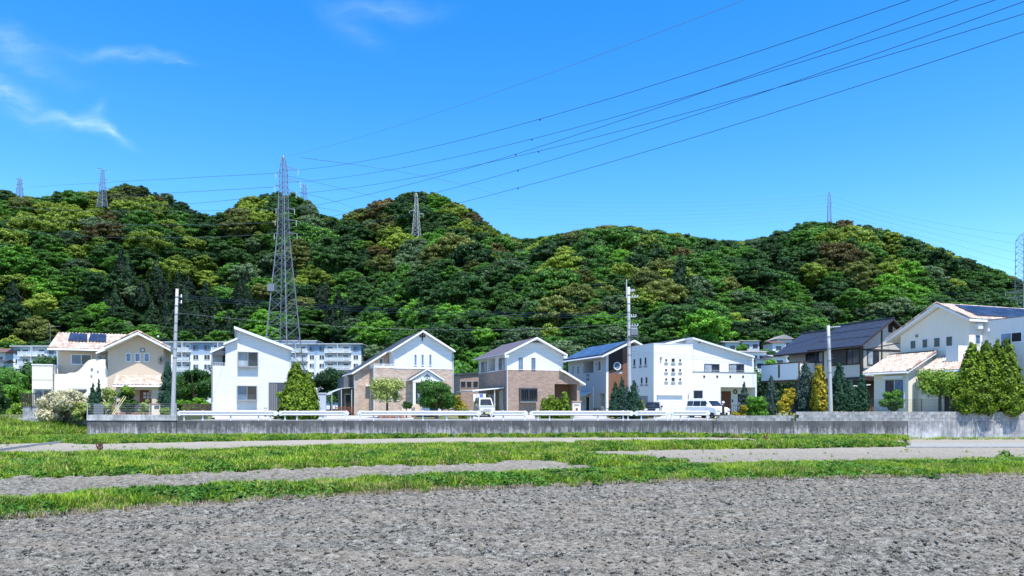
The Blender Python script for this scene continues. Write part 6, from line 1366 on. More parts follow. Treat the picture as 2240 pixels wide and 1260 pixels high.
# narrow front, vent box, slim window, flat roofed block
q0, q1 = H.F(2133, 720, bA), H.F(2143, 709, bA); H.box('vent_hood', 'trim_white', q0[0], q1[0], bA - .3, bA, q0[1], q1[1])
q0, q1 = H.F(2133.5, 752, bA), H.F(2143, 734, bA); H.window(q0[0], q1[0], q0[1], q1[1], at=bA, panes=1, glass=('glass_blue',), fw=.06)
af = H.F(2150, None, bA); zfb = H.F(2152, 703, bA)[1]; bz = bA - 5.5
H.box('flat_block', 'render_white', af, 16, bz, bA - .003, -.3, zfb); H.box('flat_block', 'render_white', af + .3, 16, bA, bA + 2.5, -.3, zfb - .1) if False else None
H.box('parapet_coping', 'galv', af - .03, 16, bz - .03, bA - .003, zfb + .002, zfb + .07)
b0, b1_ = sorted((H.S(2191, None, af), H.S(2235, None, af))); H.window(b0, b1_, H.S(2213, 748, af)[1], H.S(2213, 729, af)[1], face='L', at=af, glass=('dark', 'glass_blue'), fw=.09)
q = H.S(2163, 722, af); H.box('wall_lamp', 'trim_white', af - .18, af, q[0] - .1, q[0] + .1, q[1] - .12, q[1] + .1)
# first-floor terrace parapet
q0, q1 = H.F(2096, 785, bn + .9), H.F(2140, 757, bn + .9)
H.box('terrace_wall', 'render_white', q0[0], af - .02, bn + .9, bn + 1.1, H.F(2110, 790, bn + .9)[1], q1[1]); H.box('terrace_wall', 'render_white', q0[0], q0[0] + .2, bn + 1.103, bA - .01 if bA > bn + 1.2 else bn + 2, H.F(2110, 790, bn + .9)[1], q1[1])
# ================================================================ GARDEN PLANTS, HEDGES, TREES BETWEEN THE HOUSES
def plant(name, label, cat, px, pyb, D, parts, rz=0, group=None, z=None):
    """parts: list of (part name, mesh); root stands at pixel px, foot at height z"""
    X = (px - 1120) / FOC * D; zz = (ZC + (HOR - pyb) / FOC * D) if z is None else z
    t = empty(name, (X, D, zz), rz, label, cat, group)
    for nm, me in parts: link(nm, me, t)
    return t
def bush(label, px, py0, py1, wpx, D, mat, leaf=.07, n=2200, name='shrub', cat='shrub', lobes=14, group=None, depth=.8, core=.80, zb=None, stems=0, lo=-.5, zfoot=None):
    """py0 top, py1 foot in photograph pixels, wpx width in pixels"""
    h = (py1 - py0) / FOC * D; r = wpx / 2 / FOC * D; sd_ = int(px * 3 + py0); k = min(r, h / 2) * .42
    if stems: zc, rz_ = h * (1 - .5 * stems), h * .5 * stems
    else: zc, rz_ = h * .5, h * .5
    L = dome_lobes(lobes, r * 1.05, rz_ * .85, zc, k * (.82 if stems else 1), seed=sd_, lo=(-.8 if stems else -1.0), rjit=.42)
    g2 = np.random.default_rng(sd_ + 5); sh_ = g2.normal(size=(len(L), 3)) * np.array([.10 * r, .08 * r, .09 * rz_]); L = [(l[0] + q[0], l[1] + q[1], l[2] + q[2], l[3], l[4], l[5]) for l, q in zip(L, sh_)]
    L = [(x, y * depth, z, a, b * depth, c) for x, y, z, a, b, c in L]
    me = lobes_mesh('crown' if stems else 'leaves', L, int(n * 1.2), leaf * .88, mat, core=core, jitter=.5, shell=.2 if core < .7 else .14)
    ps = [('crown' if stems else 'foliage', me)]
    if stems: ps.append(('trunk', branches_mb(h, r, 5, r * .6, max(.05, r * .07), sd_, fork=(1 - stems) * .9 + .15).mesh('trunk', ['bark'])))
    else: ps.append(('stem', MB().tube([(0, 0, -.15), (0.02, 0, h * .5)], [.05, .03], 6).mesh('stem', ['bark'])))
    return plant(name, label, cat, px, py1, D, ps, group=group, z=zfoot)
def conifer(label, px, py0, py1, wpx, D, mat, leaf=.08, n=2600, tips=((0, 0, 1, 1),), group=None, power=.85, jitter=.5, asp=.5, clump=.22, name='conifer', zfoot=None, up=.9):
    h = (py1 - py0) / FOC * D; r = wpx / 2 / FOC * D
    me = cone_mesh('foliage', h, r, n, leaf, mat, tips=tips, power=power, jitter=jitter, asp=asp, clump=clump, z0=.05, up=up)
    return plant(name, label, 'conifer', px, py1, D, [('crown', me), ('trunk', MB().tube([(0, 0, -.2), (0, 0, h * .5)], [.09, .04], 6).mesh('trunk', ['bark']))], group=group, z=zfoot)
GZ = ZC + (HOR - 909.5) / FOC * WY
# left part
bush('large cream-blossomed shrub spilling over the wall at the left', 140, 852, 930, 104, 58.2, 'blossom', .10, 5600, lobes=34, depth=.9, lo=-.8, zfoot=.85)
bush('yellow-green leaves at the lower right of the cream-blossomed shrub', 168, 878, 922, 44, 57.6, 'pale_leaf', .08, 1300, lobes=10, zfoot=1.1)
conifer('dark pointed conifer, left one of the pair beside the cream-blossomed shrub', 203, 834, 908, 34, 58.6, 'spire', .06, 2300, power=1.1, zfoot=GZ)
conifer('dark pointed conifer, right one of the pair beside the cream-blossomed shrub', 216, 826, 908, 28, 58.4, 'spire', .06, 2100, power=1.15, zfoot=GZ)
bush('yellow-green shrub beside the bamboo poles', 242, 846, 908, 40, 58.6, 'pale_leaf', .07, 2000, lobes=16, zfoot=GZ)
bush('dark green shrub with bright shoots behind the bamboo poles', 277, 845, 908, 36, 58.9, 'leaf_mid', .075, 2300, lobes=16, zfoot=GZ)
bush('bright green shoots on top of the shrub behind the bamboo poles', 281, 840, 868, 36, 58.7, 'lime', .07, 900, lobes=9, zfoot=GZ + 1.45, name='tree_shoots')
bush('small yellow shrub in front of the brown door', 318, 874, 908, 20, 58.4, 'pale_leaf', .055, 900, lobes=9, zfoot=GZ)
conifer('tall dark conifer right behind the concrete pole at the left', 366, 788, 909, 38, 60.0, 'spire', .07, 4200, power=.6, zfoot=GZ)
bush('round green shrub at the foot of the leftmost pole', 362, 889, 909, 26, 57.6, 'lime', .06, 900, lobes=9, zfoot=GZ)
for i, (a, b_) in enumerate((((245, 907), (272, 866)), ((250, 906), (276, 868)))):
    p, q = W(a[0], a[1], 57.3), W(b_[0], b_[1], 57.9); m = MB().tube([(0, 0, 0), tuple(q - p)], [.04, .03], 6); o = m.obj('bamboo_pole', 'bamboo_pole'); o.location = p
    tag(o, ('left', 'right')[i] + ' one of two dry bamboo poles leaning on the shrub', 'pole')
t = empty('mail_post', W(341, 908, 57.7), R(20), 'small white stuccoed mail post beside the tall dark conifer', 'mail post'); MB().box(-.3, .3, -.12, .12, 0, .85).obj('pillar', 'post_cream', t, bevel=.02); MB().box(-.1, .25, -.14, -.121, .5, .72).obj('mail_slot', 'frame_dark', t); MB().prism([(-.34, -.15, .85), (.34, -.15, .78), (.34, -.15, .84), (-.34, -.15, .92)], (0, .3, 0)).obj('cap', 'stone_red', t)
# thicket at the left edge
for i, (px, y0, y1, w_, D, mt, lb) in enumerate(((18, 800, 905, 90, 72, 'leaf_mid', 'mid green tree at the left edge below the apartment block'), (72, 826, 880, 50, 76, 'leaf_bright', 'bright green tree between the left edge and the cream annex'), (20, 845, 915, 70, 66, 'leaf_bright', 'leafy bright bush at the left edge above the tall grass'),
        (-8, 830, 920, 60, 64, 'leaf_dark', 'dark bush cut by the left edge of the view'), (52, 870, 912, 60, 64, 'lime', 'lime green bush left of the lattice fence'), (88, 835, 890, 40, 70, 'leaf_dark', 'dark green bush behind the lattice fence'))):
    bush(lb, px, y0, y1, w_, D, mt, .10, 2600, lobes=24, zfoot=1.0 if D < 66 else ROADZ)
# between house 1 and 2
bush('spreading dark green tree in front of the apartments, right of the leftmost pole', 425, 806, 905, 96, 82, 'leaf_mid', .11, 4200, 'tree', 'tree', 30, stems=.72, zfoot=ROADZ)
bush('dark tree behind the tall dark conifer', 395, 815, 905, 60, 84, 'leaf_dark', .11, 2600, 'tree', 'tree', 22, stems=.75, zfoot=ROADZ)
for i, px in enumerate((402, 424, 448)): bush('bright green hedge bush, %s of three in front of the apartments' % ('leftmost', 'middle', 'rightmost')[i], px, 856 + i, 898, 34, 68, 'leaf_bright', .09, 1700, lobes=14, zfoot=ROADZ)
b = MB()
t = empty('board_fence', W(398, 905, 65), 0, 'low dark board fence below the bright green hedge bushes', 'fence')
bm_ = MB().box(0, 2.6, 0, .03, 0, .12).mesh('board', ['trim_brown'])
for i in range(5): link('board', bm_, t, (0, 0, .1 + i * .16))
# golden conifer group at house 2
tp = ((-.35, 0, 1.0, 1.0), (.95, .15, .84, .72))
conifer('tall golden conifer with the highest tip, right of the white sided house', 648, 782, 912, 68, 60.3, 'thuja_gold', .10, 9500, power=.68, jitter=.4, asp=.75, clump=.16, zfoot=ROADZ, up=.5)
conifer('golden conifer with the lower tip, leaning on the tallest golden conifer', 673, 803, 912, 48, 60.7, 'thuja_gold', .10, 5600, power=.6, jitter=.4, asp=.75, clump=.16, zfoot=ROADZ, up=.5)
bush('light green shoots left of the golden conifer', 618, 836, 866, 26, 60.8, 'lime', .07, 700, lobes=7, zfoot=2.6, name='tree_shoots')
bush('small green plant at the grey entrance screen', 601, 884, 906, 16, 61, 'leaf_bright', .06, 500, lobes=6, zfoot=ROADZ)
t = empty('garden_shed', W(697, 912, 66), R(12), 'grey metal storage shed right of the golden conifers', 'shed'); MB().box(-.1, .62, 0, 1.4, 0, 2.05).obj('body', 'shed', t, bevel=.02); MB().box(-.16, .68, -.06, 1.46, 2.052, 2.14).obj('roof', 'galv_light', t); MB().box(0, .3, -.03, -.002, .1, 1.9).obj('door', 'shed', t)
bush('dark leafy tree in front of the right apartment block', 725, 800, 905, 84, 92, 'leaf_dark', .13, 4200, 'tree', 'tree', 30, stems=.8, zfoot=ROADZ)
bush('dark tree between the shed and the tan brick house', 765, 818, 905, 60, 98, 'leaf_dark', .13, 2800, 'tree', 'tree', 22, stems=.8, zfoot=ROADZ)
for i, px in enumerate((724, 748)): bush('clipped green hedge bush, %s of two behind the terrace canopy' % ('left', 'right')[i], px, 862, 880, 30, 82, 'leaf_mid', .09, 1100, lobes=12, zfoot=ROADZ + 1.3)
b = MB(); b.box(0, 3.0, 0, 1, 0, .5)
# in front of house 3
bush('pale yellow-green tree in front of the tan brick house', 847, 813, 905, 74, 64.5, 'pale_leaf', .085, 3000, 'tree', 'tree', 30, stems=.66, zfoot=ROADZ, core=.5)
bush('round dark green tree in front of the gabled porch', 955, 822, 905, 88, 64.5, 'leaf_mid', .085, 6200, 'tree', 'tree', 34, stems=.80, zfoot=ROADZ)
bush('small dark layered pine beside the pale yellow-green tree', 889, 868, 906, 28, 64, 'leaf_dark', .06, 900, 'tree', 'tree', 8, stems=.5, zfoot=ROADZ)
bush('yellow-orange shrub right of the round dark tree', 1006, 850, 905, 34, 66, 'gold', .075, 1700, lobes=16, zfoot=ROADZ)
bush('low pale yellow shrub left of the silver van', 1017, 886, 909, 34, 65, 'pale_leaf', .06, 1200, lobes=12, zfoot=ROADZ)
t = empty('mail_post', W(905, 912, 66), R(20), 'pale rendered entrance wall with a mail slot beside the small pine', 'mail post'); MB().box(-1.1, .7, -.1, .12, 0, 1.15).obj('wall', 'post_cream', t, bevel=.03); MB().box(-.25, .1, -.13, -.101, .55, .85).obj('mail_slot', 'frame_grey', t)
for i, px in enumerate((856, 872, 838)):
    b = MB(); g_ = random.Random(px)
    iv, jf = ico(); o = link('garden_stone', np_mesh('garden_stone', iv * np.array([.55, .4, .32]) * np.array([g_.uniform(.8, 1.2)] * 3) , jf, ['stone_red']), None, W(px, 912, 63.6)); tag(o, ('middle', 'rightmost', 'leftmost')[i] + ' of three reddish stones at the foot of the tan brick house', 'stone')
t = empty('steps', W(905, 913, 65), R(20), 'reddish brick steps leading up to the gabled porch', 'steps')
for i in range(3): MB().box(0, 2.0, i * .35, i * .35 + .35, 0, .12 * (i + 1)).obj('step', 'stone_red', t)
# hedge at house 4
for i, (px, y0) in enumerate(((1192, 860), (1206, 852), (1219, 858), (1236, 845))):
    conifer('yellow-green columnar hedge bush, %s of four before the brown brick house' % ('leftmost', 'second', 'third', 'rightmost')[i], px, y0, 905, 21 if i < 3 else 25, 66.5, 'thuja_gold', .075, 1700, power=.28, jitter=.5, clump=.2, zfoot=ROADZ, name='columnar_shrub')
t = empty('mail_post', W(1260, 910, 67.5), R(20), 'brick mail post with a pale cap and slot, right of the columnar hedge', 'mail post'); MB().box(-.42, .42, -.15, .15, 0, 1.25).obj('pillar', 'post_cream', t, bevel=.02); MB().box(-.48, .48, -.2, .2, 1.252, 1.36).obj('cap', 'brick_brown', t, bevel=.02); MB().box(-.25, .25, -.17, -.151, .95, 1.05).obj('name_plate', 'frame_grey', t); MB().box(-.1, .1, -.17, -.151, .5, .7).obj('mail_slot', 'frame_dark', t)
# conifers in front of pole 2
for i, (px, y0, w_, D, mt) in enumerate(((1346, 822, 30, 64.5, 'spire'), (1360, 812, 30, 65, 'spire'), (1371, 831, 32, 64, 'spire_blue'), (1387, 818, 40, 63.5, 'spire'))):
    conifer('dark pointed conifer, %s of four at the foot of the transformer pole' % ('leftmost', 'second', 'third', 'rightmost')[i], px, y0, 903, w_, D, mt, .07, 2300, power=.75, zfoot=ROADZ + .1)
bush('small yellow-green bush right of the four dark conifers', 1404, 868, 890, 20, 67.5, 'pale_leaf', .06, 600, lobes=7, zfoot=1.9)
bush('low yellow bush at the left foot of the four dark conifers', 1334, 890, 905, 12, 66.5, 'gold', .055, 400, lobes=5, zfoot=ROADZ)
b = MB(); b.box(0, 1.7, 0, .3, 0, .45); o = b.obj('planter', 'black_metal', None, bevel=.02); o.location = W(1374, 918, 64.5); tag(o, 'black trough at the foot of the four dark conifers', 'planter')
# right of house 6
conifer('slim bluish conifer in front of the white house porch', 1628, 826, 905, 26, 63, 'spire_blue', .065, 2200, power=.7, zfoot=1.4)
bush('leafy green shrub right of the porch of the white rendered house', 1657, 860, 908, 46, 61.5, 'leaf_bright', .085, 2300, lobes=20, zfoot=1.35)
bush('yellow shrub at the white pillar of the porch', 1626, 876, 908, 20, 61, 'gold', .06, 900, lobes=9, zfoot=1.35)
bush('low yellow ground shrub behind the low block wall', 1612, 897, 909, 24, 59.5, 'gold', .05, 700, lobes=9, zfoot=1.5)
conifer('thin greyish conifer below the dark balcony', 1688, 818, 908, 28, 64, 'spire_blue', .065, 2200, power=.5, zfoot=1.4)
bush('golden conifer shrub, tall rounded part, below the balcony', 1727, 846, 908, 34, 60.5, 'gold', .075, 2000, lobes=18, zfoot=1.55)
bush('golden conifer shrub, low part on its left side', 1711, 872, 908, 30, 60, 'gold', .075, 1500, lobes=14, zfoot=1.55)
conifer('big dark bluish conifer left of the yellow spire', 1762, 793, 903, 44, 60.5, 'spire_blue', .085, 4400, power=.62, zfoot=1.85, clump=.3)
conifer('bright yellow conifer spire left of the thin white pole', 1792, 797, 903, 32, 59.4, 'gold', .085, 3600, power=.4, jitter=.4, asp=.75, zfoot=1.85, up=.5)
for i, (px, y0, w_) in enumerate(((1836, 794, 36), (1861, 832, 34), (1885, 818, 30))):
    conifer('dark green conifer, %s of three right of the thin white pole' % ('tallest and leftmost', 'lowest and middle', 'rightmost')[i], px, y0, 904, w_, 60 + i * .3, 'spire', .075, 3000, power=.55, zfoot=1.85)
bush('round green bush in front of the sliding window of the cream house', 1951, 853, 901, 42, 58.2, 'leaf_mid', .075, 2600, lobes=18, zfoot=1.88)
bush('fresh light green maple in front of the cream house', 2056, 806, 901, 88, 58.0, 'lime', .08, 3900, 'tree', 'tree', 26, stems=.74, zfoot=1.88, core=.6)
bush('small clipped green bush at the foot of the light green maple', 2088, 880, 901, 26, 57.4, 'leaf_bright', .06, 900, lobes=9, zfoot=1.88)
for i, (px, y0, w_, D, n) in enumerate(((2126, 748, 66, 57.6, 6500), (2158, 742, 62, 57.9, 6000), (2181, 744, 60, 58.1, 6000), (2203, 738, 68, 57.7, 7000))):
    conifer('golden green conifer, %s of the four in the big group' % ('leftmost', 'second', 'third', 'rightmost and tallest')[i], px, y0, 905, w_, D, 'thuja_gold', .10, int(n * 1.2), power=.66, jitter=.4, asp=.75, clump=.16, zfoot=1.80, up=.5)
for i, (px, y0, y1, w_) in enumerate(((2118, 842, 910, 60), (2152, 838, 912, 62), (2205, 830, 912, 66))):
    bush('golden green lower bush, %s of three under the big conifer group' % ('left', 'middle', 'right')[i], px, y0, y1, w_, 56.25, 'thuja_gold', .095, 3000, lobes=20, zfoot=1.45)
bush('dark tree at the right edge behind the golden conifer group', 2250, 786, 905, 70, 61.5, 'leaf_dark', .09, 3200, 'tree', 'tree', 24, stems=.85, zfoot=1.85)
# white lamp and small things
t = empty('garden_lamp', W(1582, 910, 62), 0, 'black garden lamp post with a white globe in front of the brown door', 'lamp'); MB().box(-.09, .09, -.09, .09, 0, .95).obj('post', 'black_metal', t); MB().lathe([(.0, -.13), (.10, -.08), (.13, 0), (.10, .08), (0, .13)], c=(0, 0, 1.12), n=12).obj('globe', 'lamp_lens', t, smooth=True)
t = empty('porch_fence', W(1600, 905, 66), 0, 'low black railing in front of the porch of the white house', 'railing'); MB().bar((0, 0, .75), (1.1, 0, .75), .03).obj('rail', 'black_metal', t)
for i in range(7): MB().bar((i * .18, 0, 0), (i * .18, 0, .75), .018).obj('baluster', 'black_metal', t)
t = empty('gate_pillar', W(1621, 906, 64), 0, 'white gate pillar beside the yellow shrub', 'pillar'); MB().box(-.2, .2, -.15, .15, 0, 1.0).obj('pillar', 'trim_white', t, bevel=.02); MB().lathe([(.12, 0), (.13, .08), (.05, .16), (0, .17)], c=(0, 0, 1.0), n=10).obj('lamp_cap', 'frame_dark', t)
# mass of bushes closing the ground behind the houses, each a tree of its own
g = np.random.default_rng(77)
BT = [lobes_mesh('crown', dome_lobes(26, 1, .62, .95, .36, seed=i + 100, lo=-.6), 2600, .062, k, core=.82, jitter=.5) for i, k in enumerate(('leaf_dark', 'leaf_mid', 'leaf_bright', 'leaf_dark', 'leaf_mid'))]
SPOTS = []
for px in range(-40, 2300, 34):
    if 395 < px < 480 or 600 < px < 800: continue
    D = g.uniform(112, 150); SPOTS.append((px + g.uniform(-10, 10), D))
for px in range(960, 1700, 30): SPOTS.append((px + g.uniform(-8, 8), g.uniform(128, 152)))
for (px, D) in SPOTS:
    r = g.uniform(3.0, 4.6); e = empty('background_tree', ((px - 1120) / FOC * D, D, ROADZ - .1), float(g.uniform(0, 6.28)), 'leafy green tree on the flat ground behind the ' + landmark(px), 'tree', 'trees behind the ' + landmark(px))
    e.scale = (r, r, r * g.uniform(.9, 1.3)); link('crown', BT[int(g.integers(0, 5))], e); link('trunk', TRUNK, e)
# ================================================================ APARTMENTS, FAR HOUSES
def apartments(name, label, pL, pR, D, ytop, pitch, floors, bays, side=0):
    """bays: (kind, px0, px1): w window, b balcony; front wall facing the camera"""
    sc = D / FOC; x0 = (pL - 1120) * sc; t = empty(name, (x0, D, ROADZ), 0, label, 'apartment block'); X = lambda p: (p - pL) * sc; Z = lambda y: ZC + (HOR - y) * sc - ROADZ
    Wd = X(pR); zt = Z(ytop + 2.5); fh = pitch * sc
    y_b = Z(ytop + 2.5 + 1.28 * pitch)
    MB().box(0, Wd, 0, 9, zt - (zt - y_b), zt).obj('top_wall', 'apt_blue', t); MB().box(0, Wd, 0, 9, -1, y_b - .003).obj('wall', 'apt_white', t)
    MB().box(-.6, Wd + .6, -.8, 9.6, zt + .003, zt + .28).obj('roof', 'galv_light', t)
    for f in range(floors):
        zc = Z(ytop + 2.5) - f * fh
        for (k, a, b_) in bays:
            if k == 'w':
                zz1, zz0 = zc - .28 * fh, zc - .76 * fh; w_ = MB(); x0_, x1_ = X(a), X(b_)
                w_.box(x0_ - .12, x1_ + .12, -.08, 0, zz0 - .1, zz0); w_.box(x0_ - .12, x0_, -.06, 0, zz0, zz1); w_.box(x1_, x1_ + .12, -.06, 0, zz0, zz1); w_.box(x0_ - .12, x1_ + .12, -.06, 0, zz1, zz1 + .1); m_ = (x0_ + x1_) / 2; w_.box(m_ - .05, m_ + .05, -.05, 0, zz0, zz1)
                wi = w_.obj('window', 'frame_white' if f else 'frame_grey', t)
                for (u, v, gl) in ((x0_, m_ - .05, 'glass'), (m_ + .05, x1_, 'glass_blue' if (f + int(a)) % 2 else 'glass')): MB().box(u, v, -.02, -.002, zz0, zz1).obj('pane', gl, wi)
            else:
                x0_, x1_ = X(a), X(b_); zf = zc - fh * .98
                MB().box(x0_, x1_, -.012, -.001, zf + .05, zc - .1).obj('recess', 'apt_shade', t)
                MB().box(x0_ - .1, x1_ + .1, -1.3, -.02, zf - .12, zf + .08).obj('balcony_slab', 'apt_white', t)
                rl = MB(); zr_ = zf + fh * .46; rl.box(x0_ - .1, x1_ + .1, -1.3, -1.24, zr_ - .1, zr_)
                n = max(2, int(round((x1_ - x0_) / 2.2)))
                for i in range(n + 1): x = x0_ + (x1_ - x0_ - .12) * i / n; rl.box(x, x + .12, -1.3, -1.24, zf + .08, zr_ - .1)
                r_ = rl.obj('balcony_rail', 'apt_white', t); MB().box(x0_, x1_, -1.25, -1.235, zf + .2, zr_ - .2).obj('grille', 'lace', r_)
                MB().box((x0_ + x1_) / 2 - .08, (x0_ + x1_) / 2 + .08, -1.35, -.02, zf + .083, zc - .1).obj('divider', 'apt_shade', t)
                wd = (x1_ - x0_)
                for u in (.08, .70): MB().box(x0_ + wd * u, x0_ + wd * (u + .2), -.05, -.013, zf + .1, zc - fh * .3).obj('balcony_window', 'glass', t)
    if side: MB().box(Wd + .01, Wd + .06, .3, 8.7, -1, zt - .1).obj('side_wall', 'apt_blue', t)
    return t
apartments('apartment_block', 'white and blue-grey apartment block at the far left behind the beige house', 29, 300, 212, 756, 21, 5, [('w', 34, 43), ('b', 45, 103), ('w', 108, 117)] + [('b', 130 + 60 * i, 170 + 60 * i) for i in range(3)])
apartments('apartment_block', 'white and blue-grey apartment block left of the white sided house', 322, 498, 214, 747, 21, 5, [('b', 330, 371), ('b', 387, 417), ('w', 423, 434), ('w', 447, 459), ('b', 466, 494)])
apartments('apartment_block', 'white and blue-grey apartment block between the pylon and the tan brick house', 612, 790, 240, 751, 18.4, 6, [('b', 625, 673), ('w', 677.5, 687), ('w', 699, 709), ('b', 712, 768), ('w', 773.5, 783.5)], side=1)
t = empty('stair_tower', W(640, 880, 252), 0, 'grey rooftop slab rising behind the right apartment block', 'building'); MB().box(-6, 8, 0, 8, -1, ZC + (888 - 746) / FOC * 252 - W(640, 880, 252).z).obj('wall', 'apt_shade', t)
MB().box(-6.4, 8.4, -.4, 8.4, ZC + (888 - 746) / FOC * 252 - W(640, 880, 252).z + .003, ZC + (888 - 744.6) / FOC * 252 - W(640, 880, 252).z).obj('roof', 'galv_light', t)
def far_house(label, px, yb, yr, ye, wpx, D, wall, roof, dep=7, rz=0, gable=False, name='far_house'):
    sc = D / FOC; base = W(px, yb, D); t = empty(name, (base.x, base.y, base.z - 3), rz, label, 'house'); w_ = wpx * sc; he = (yb - ye) * sc + 3; hr = (yb - yr) * sc + 3
    MB().box(-w_ / 2, w_ / 2, 0, dep, -4, he).obj('wall', wall, t)
    ov = .6; b = MB()
    if gable: b.prism([(-w_ / 2 - ov, -ov, he), (w_ / 2 + ov, -ov, he), (0, -ov, hr)], (0, dep + 2 * ov, 0))
    else: b.prism([(-w_ / 2 - ov, -ov, he), (-w_ / 2 - ov, dep + ov, he), (-w_ / 2 - ov, dep / 2, hr)], (w_ + 2 * ov, 0, 0))
    b.obj('roof', roof, t)
    n = max(1, int(wpx / 16))
    for i in range(n):
        x = -w_ / 2 + w_ * (i + .5) / n; f = MB().box(x - .75, x + .75, -.06, 0, he - 1.9, he - .7).obj('window', 'frame_white', t); MB().box(x - .66, x + .66, -.09, -.061, he - 1.8, he - .8).obj('pane', 'glass', f)
    return t
M['far_roof_red'] = simple('red_brown_roof', (.12, .07, .06), .8, var=.2)
M['far_roof_grey'] = simple('weathered_grey_roof', (.28, .27, .27), .7, var=.15)
far_house('old house with a dark red-brown roof at the left edge', -12, 800, 761, 771, 46, 150, 'grey_wall', 'far_roof_red', dep=2.5)
far_house('lower grey house under the red-brown roofed one at the left edge', -10, 812, 786, 792, 36, 140, 'apt_shade', 'roof_dark', dep=2.0)
far_house('far house with a long flat grey roof on the right hillside', 1643, 762, 742, 746, 36, 196, 'apt_shade', 'far_roof_grey')
far_house('far house with a white-gabled dark roof beside the dark timber house', 1716, 768, 732, 742, 34, 192, 'grey_wall', 'far_roof_grey', gable=True)
far_house('far house with pale walls left of the white-gabled far house', 1703, 780, 744, 750, 26, 186, 'apt_white', 'far_roof_red')
far_house('white low far house in the middle of the right hillside village', 1650, 795, 765, 770, 52, 172, 'apt_white', 'far_roof_grey')
far_house('white far house with a dark roof beneath the low white one', 1672, 806, 782, 787, 38, 162, 'apt_white', 'roof_dark')
far_house('small far house half hidden by the white gable roof', 1602, 772, 744, 749, 30, 190, 'apt_shade', 'far_roof_grey')
far_house('pale far house beside the eave of the dark timber house', 1706, 808, 774, 780, 28, 166, 'apt_white', 'far_roof_grey')
far_house('blue-roofed house seen between the tan and brown brick houses', 1000, 890, 815, 836, 34, 108, 'apt_shade', 'roof_metal')
# earth platform carrying the far houses
for i, (px, y0, w_, D, k) in enumerate(((1622, 752, 26, 188, 2), (1672, 764, 30, 178, 1), (1690, 786, 40, 158, 2), (1640, 806, 40, 150, 1), (1612, 770, 34, 184, 0), (1700, 812, 60, 148, 2), (1660, 828, 70, 142, 0), (1740, 770, 36, 186, 1), (1620, 800, 30, 152, 2), (1680, 745, 24, 205, 2), (1640, 780, 22, 163, 4), (1690, 768, 18, 176, 0))):
    sc = D / FOC; r = w_ / 2 * sc; h = hill_h((px - 1120) * sc, D); zt_ = ZC + (HOR - y0) * sc
    e = empty('village_tree', ((px - 1120) * sc, D, zt_ - 1.7 * r), i * 1.0, 'green tree among the far hillside houses at the right', 'tree', 'trees among the far hillside houses'); e.scale = (r, r, r); link('crown', BT[k], e); link('trunk', TRUNK, e)
    e.children[1].scale = (1, 1, 1)

# ================================================================ PYLONS AND WIRES
def lattice(name, label, px, D, levels, rot=R(30), leg=.26, brace=.11, arms=(), mat='galv', z0=None, kbrace=True):
    """levels: list of (py, half width in px); arms: (py, px_tip, rise px)"""
    sc = D / FOC; X0 = (px - 1120) * sc; zs = [ZC + (HOR - y) * sc for y, _ in levels]; hw = [w_ * sc for _, w_ in levels]
    base = z0 if z0 is not None else zs[0]; t = empty(name, (X0, D, base), 0, label, 'pylon'); zs = [z - base for z in zs]
    k = 1 / math.cos(math.pi / 4) * .78
    cr = [[Vector((h * k * math.cos(rot + R(90) * c), h * k * math.sin(rot + R(90) * c), z)) for c in range(4)] for h, z in zip(hw, zs)]
    for c in range(4):
        b = MB()
        for i in range(len(cr) - 1):
            f = 1 - .55 * i / len(cr); b.bar(cr[i][c], cr[i + 1][c], leg * f)
        b.obj('leg', mat, t)
    for c in range(4):
        b = MB(); d = (c + 1) % 4
        for i in range(len(cr) - 1):
            f = 1 - .4 * i / len(cr); A_, B_, C_, D_ = cr[i][c], cr[i][d], cr[i + 1][c], cr[i + 1][d]
            b.bar(A_, D_, brace * f); b.bar(B_, C_, brace * f); b.bar(C_, D_, brace * f)
            if kbrace and (C_ - A_).length > 5: m = (A_ + D_) / 2; b.bar(m, (A_ + C_) / 2, brace * f * .7); b.bar(m, (B_ + D_) / 2, brace * f * .7)
        b.obj('bracing', mat, t)
    tips = []
    for (py, pt, rise) in arms:
        z = ZC + (HOR - py) * sc - base; x = (pt - px) * sc; s = 1 if x > 0 else -1; h = float(np.interp(z, zs, hw)); b = MB()
        tip = Vector((x, 0, z)); zr_ = rise * sc
        for yy in (-h * .5, h * .5): b.bar((s * h * .6, yy, z), tip, brace * .9); b.bar((s * h * .6, yy, z + zr_), tip, brace * .9)
        for q in (.33, .66): b.bar(Vector((s * h * .6, h * .4, z)).lerp(tip, q), Vector((s * h * .6, h * .4, z + zr_)).lerp(tip, q), brace * .6); b.bar(Vector((s * h * .6, -h * .4, z)).lerp(tip, q), Vector((s * h * .6, h * .4, z)).lerp(tip, q), brace * .6)
        b.obj('crossarm', mat, t)
        iz = MB(); iz.lathe([(.02, 0), (.10, -.1), (.04, -.3), (.10, -.4), (.04, -.6), (.10, -.7), (.04, -.9), (.10, -1.0), (.03, -1.4)], c=tuple(tip), n=6); iz.obj('insulator', 'insul', t)
        tips.append(tip + Vector((X0, D, base)))
    return t, tips
lv = [(872, 52), (835, 45), (800, 39), (770, 35.5), (741, 32.5), (712, 30), (684, 27.5), (656, 25), (630, 22.5), (604, 20), (580, 17.5), (556, 15.5), (534, 13.5), (512, 12), (496, 11.2), (481, 10.6), (468, 10.2), (456, 9.9), (444, 9.6), (432, 9.3), (420, 9), (409, 8.6), (398, 8.3), (385, 8), (372, 7.6), (358, 5.5), (345, 2.2), (341, .6)]
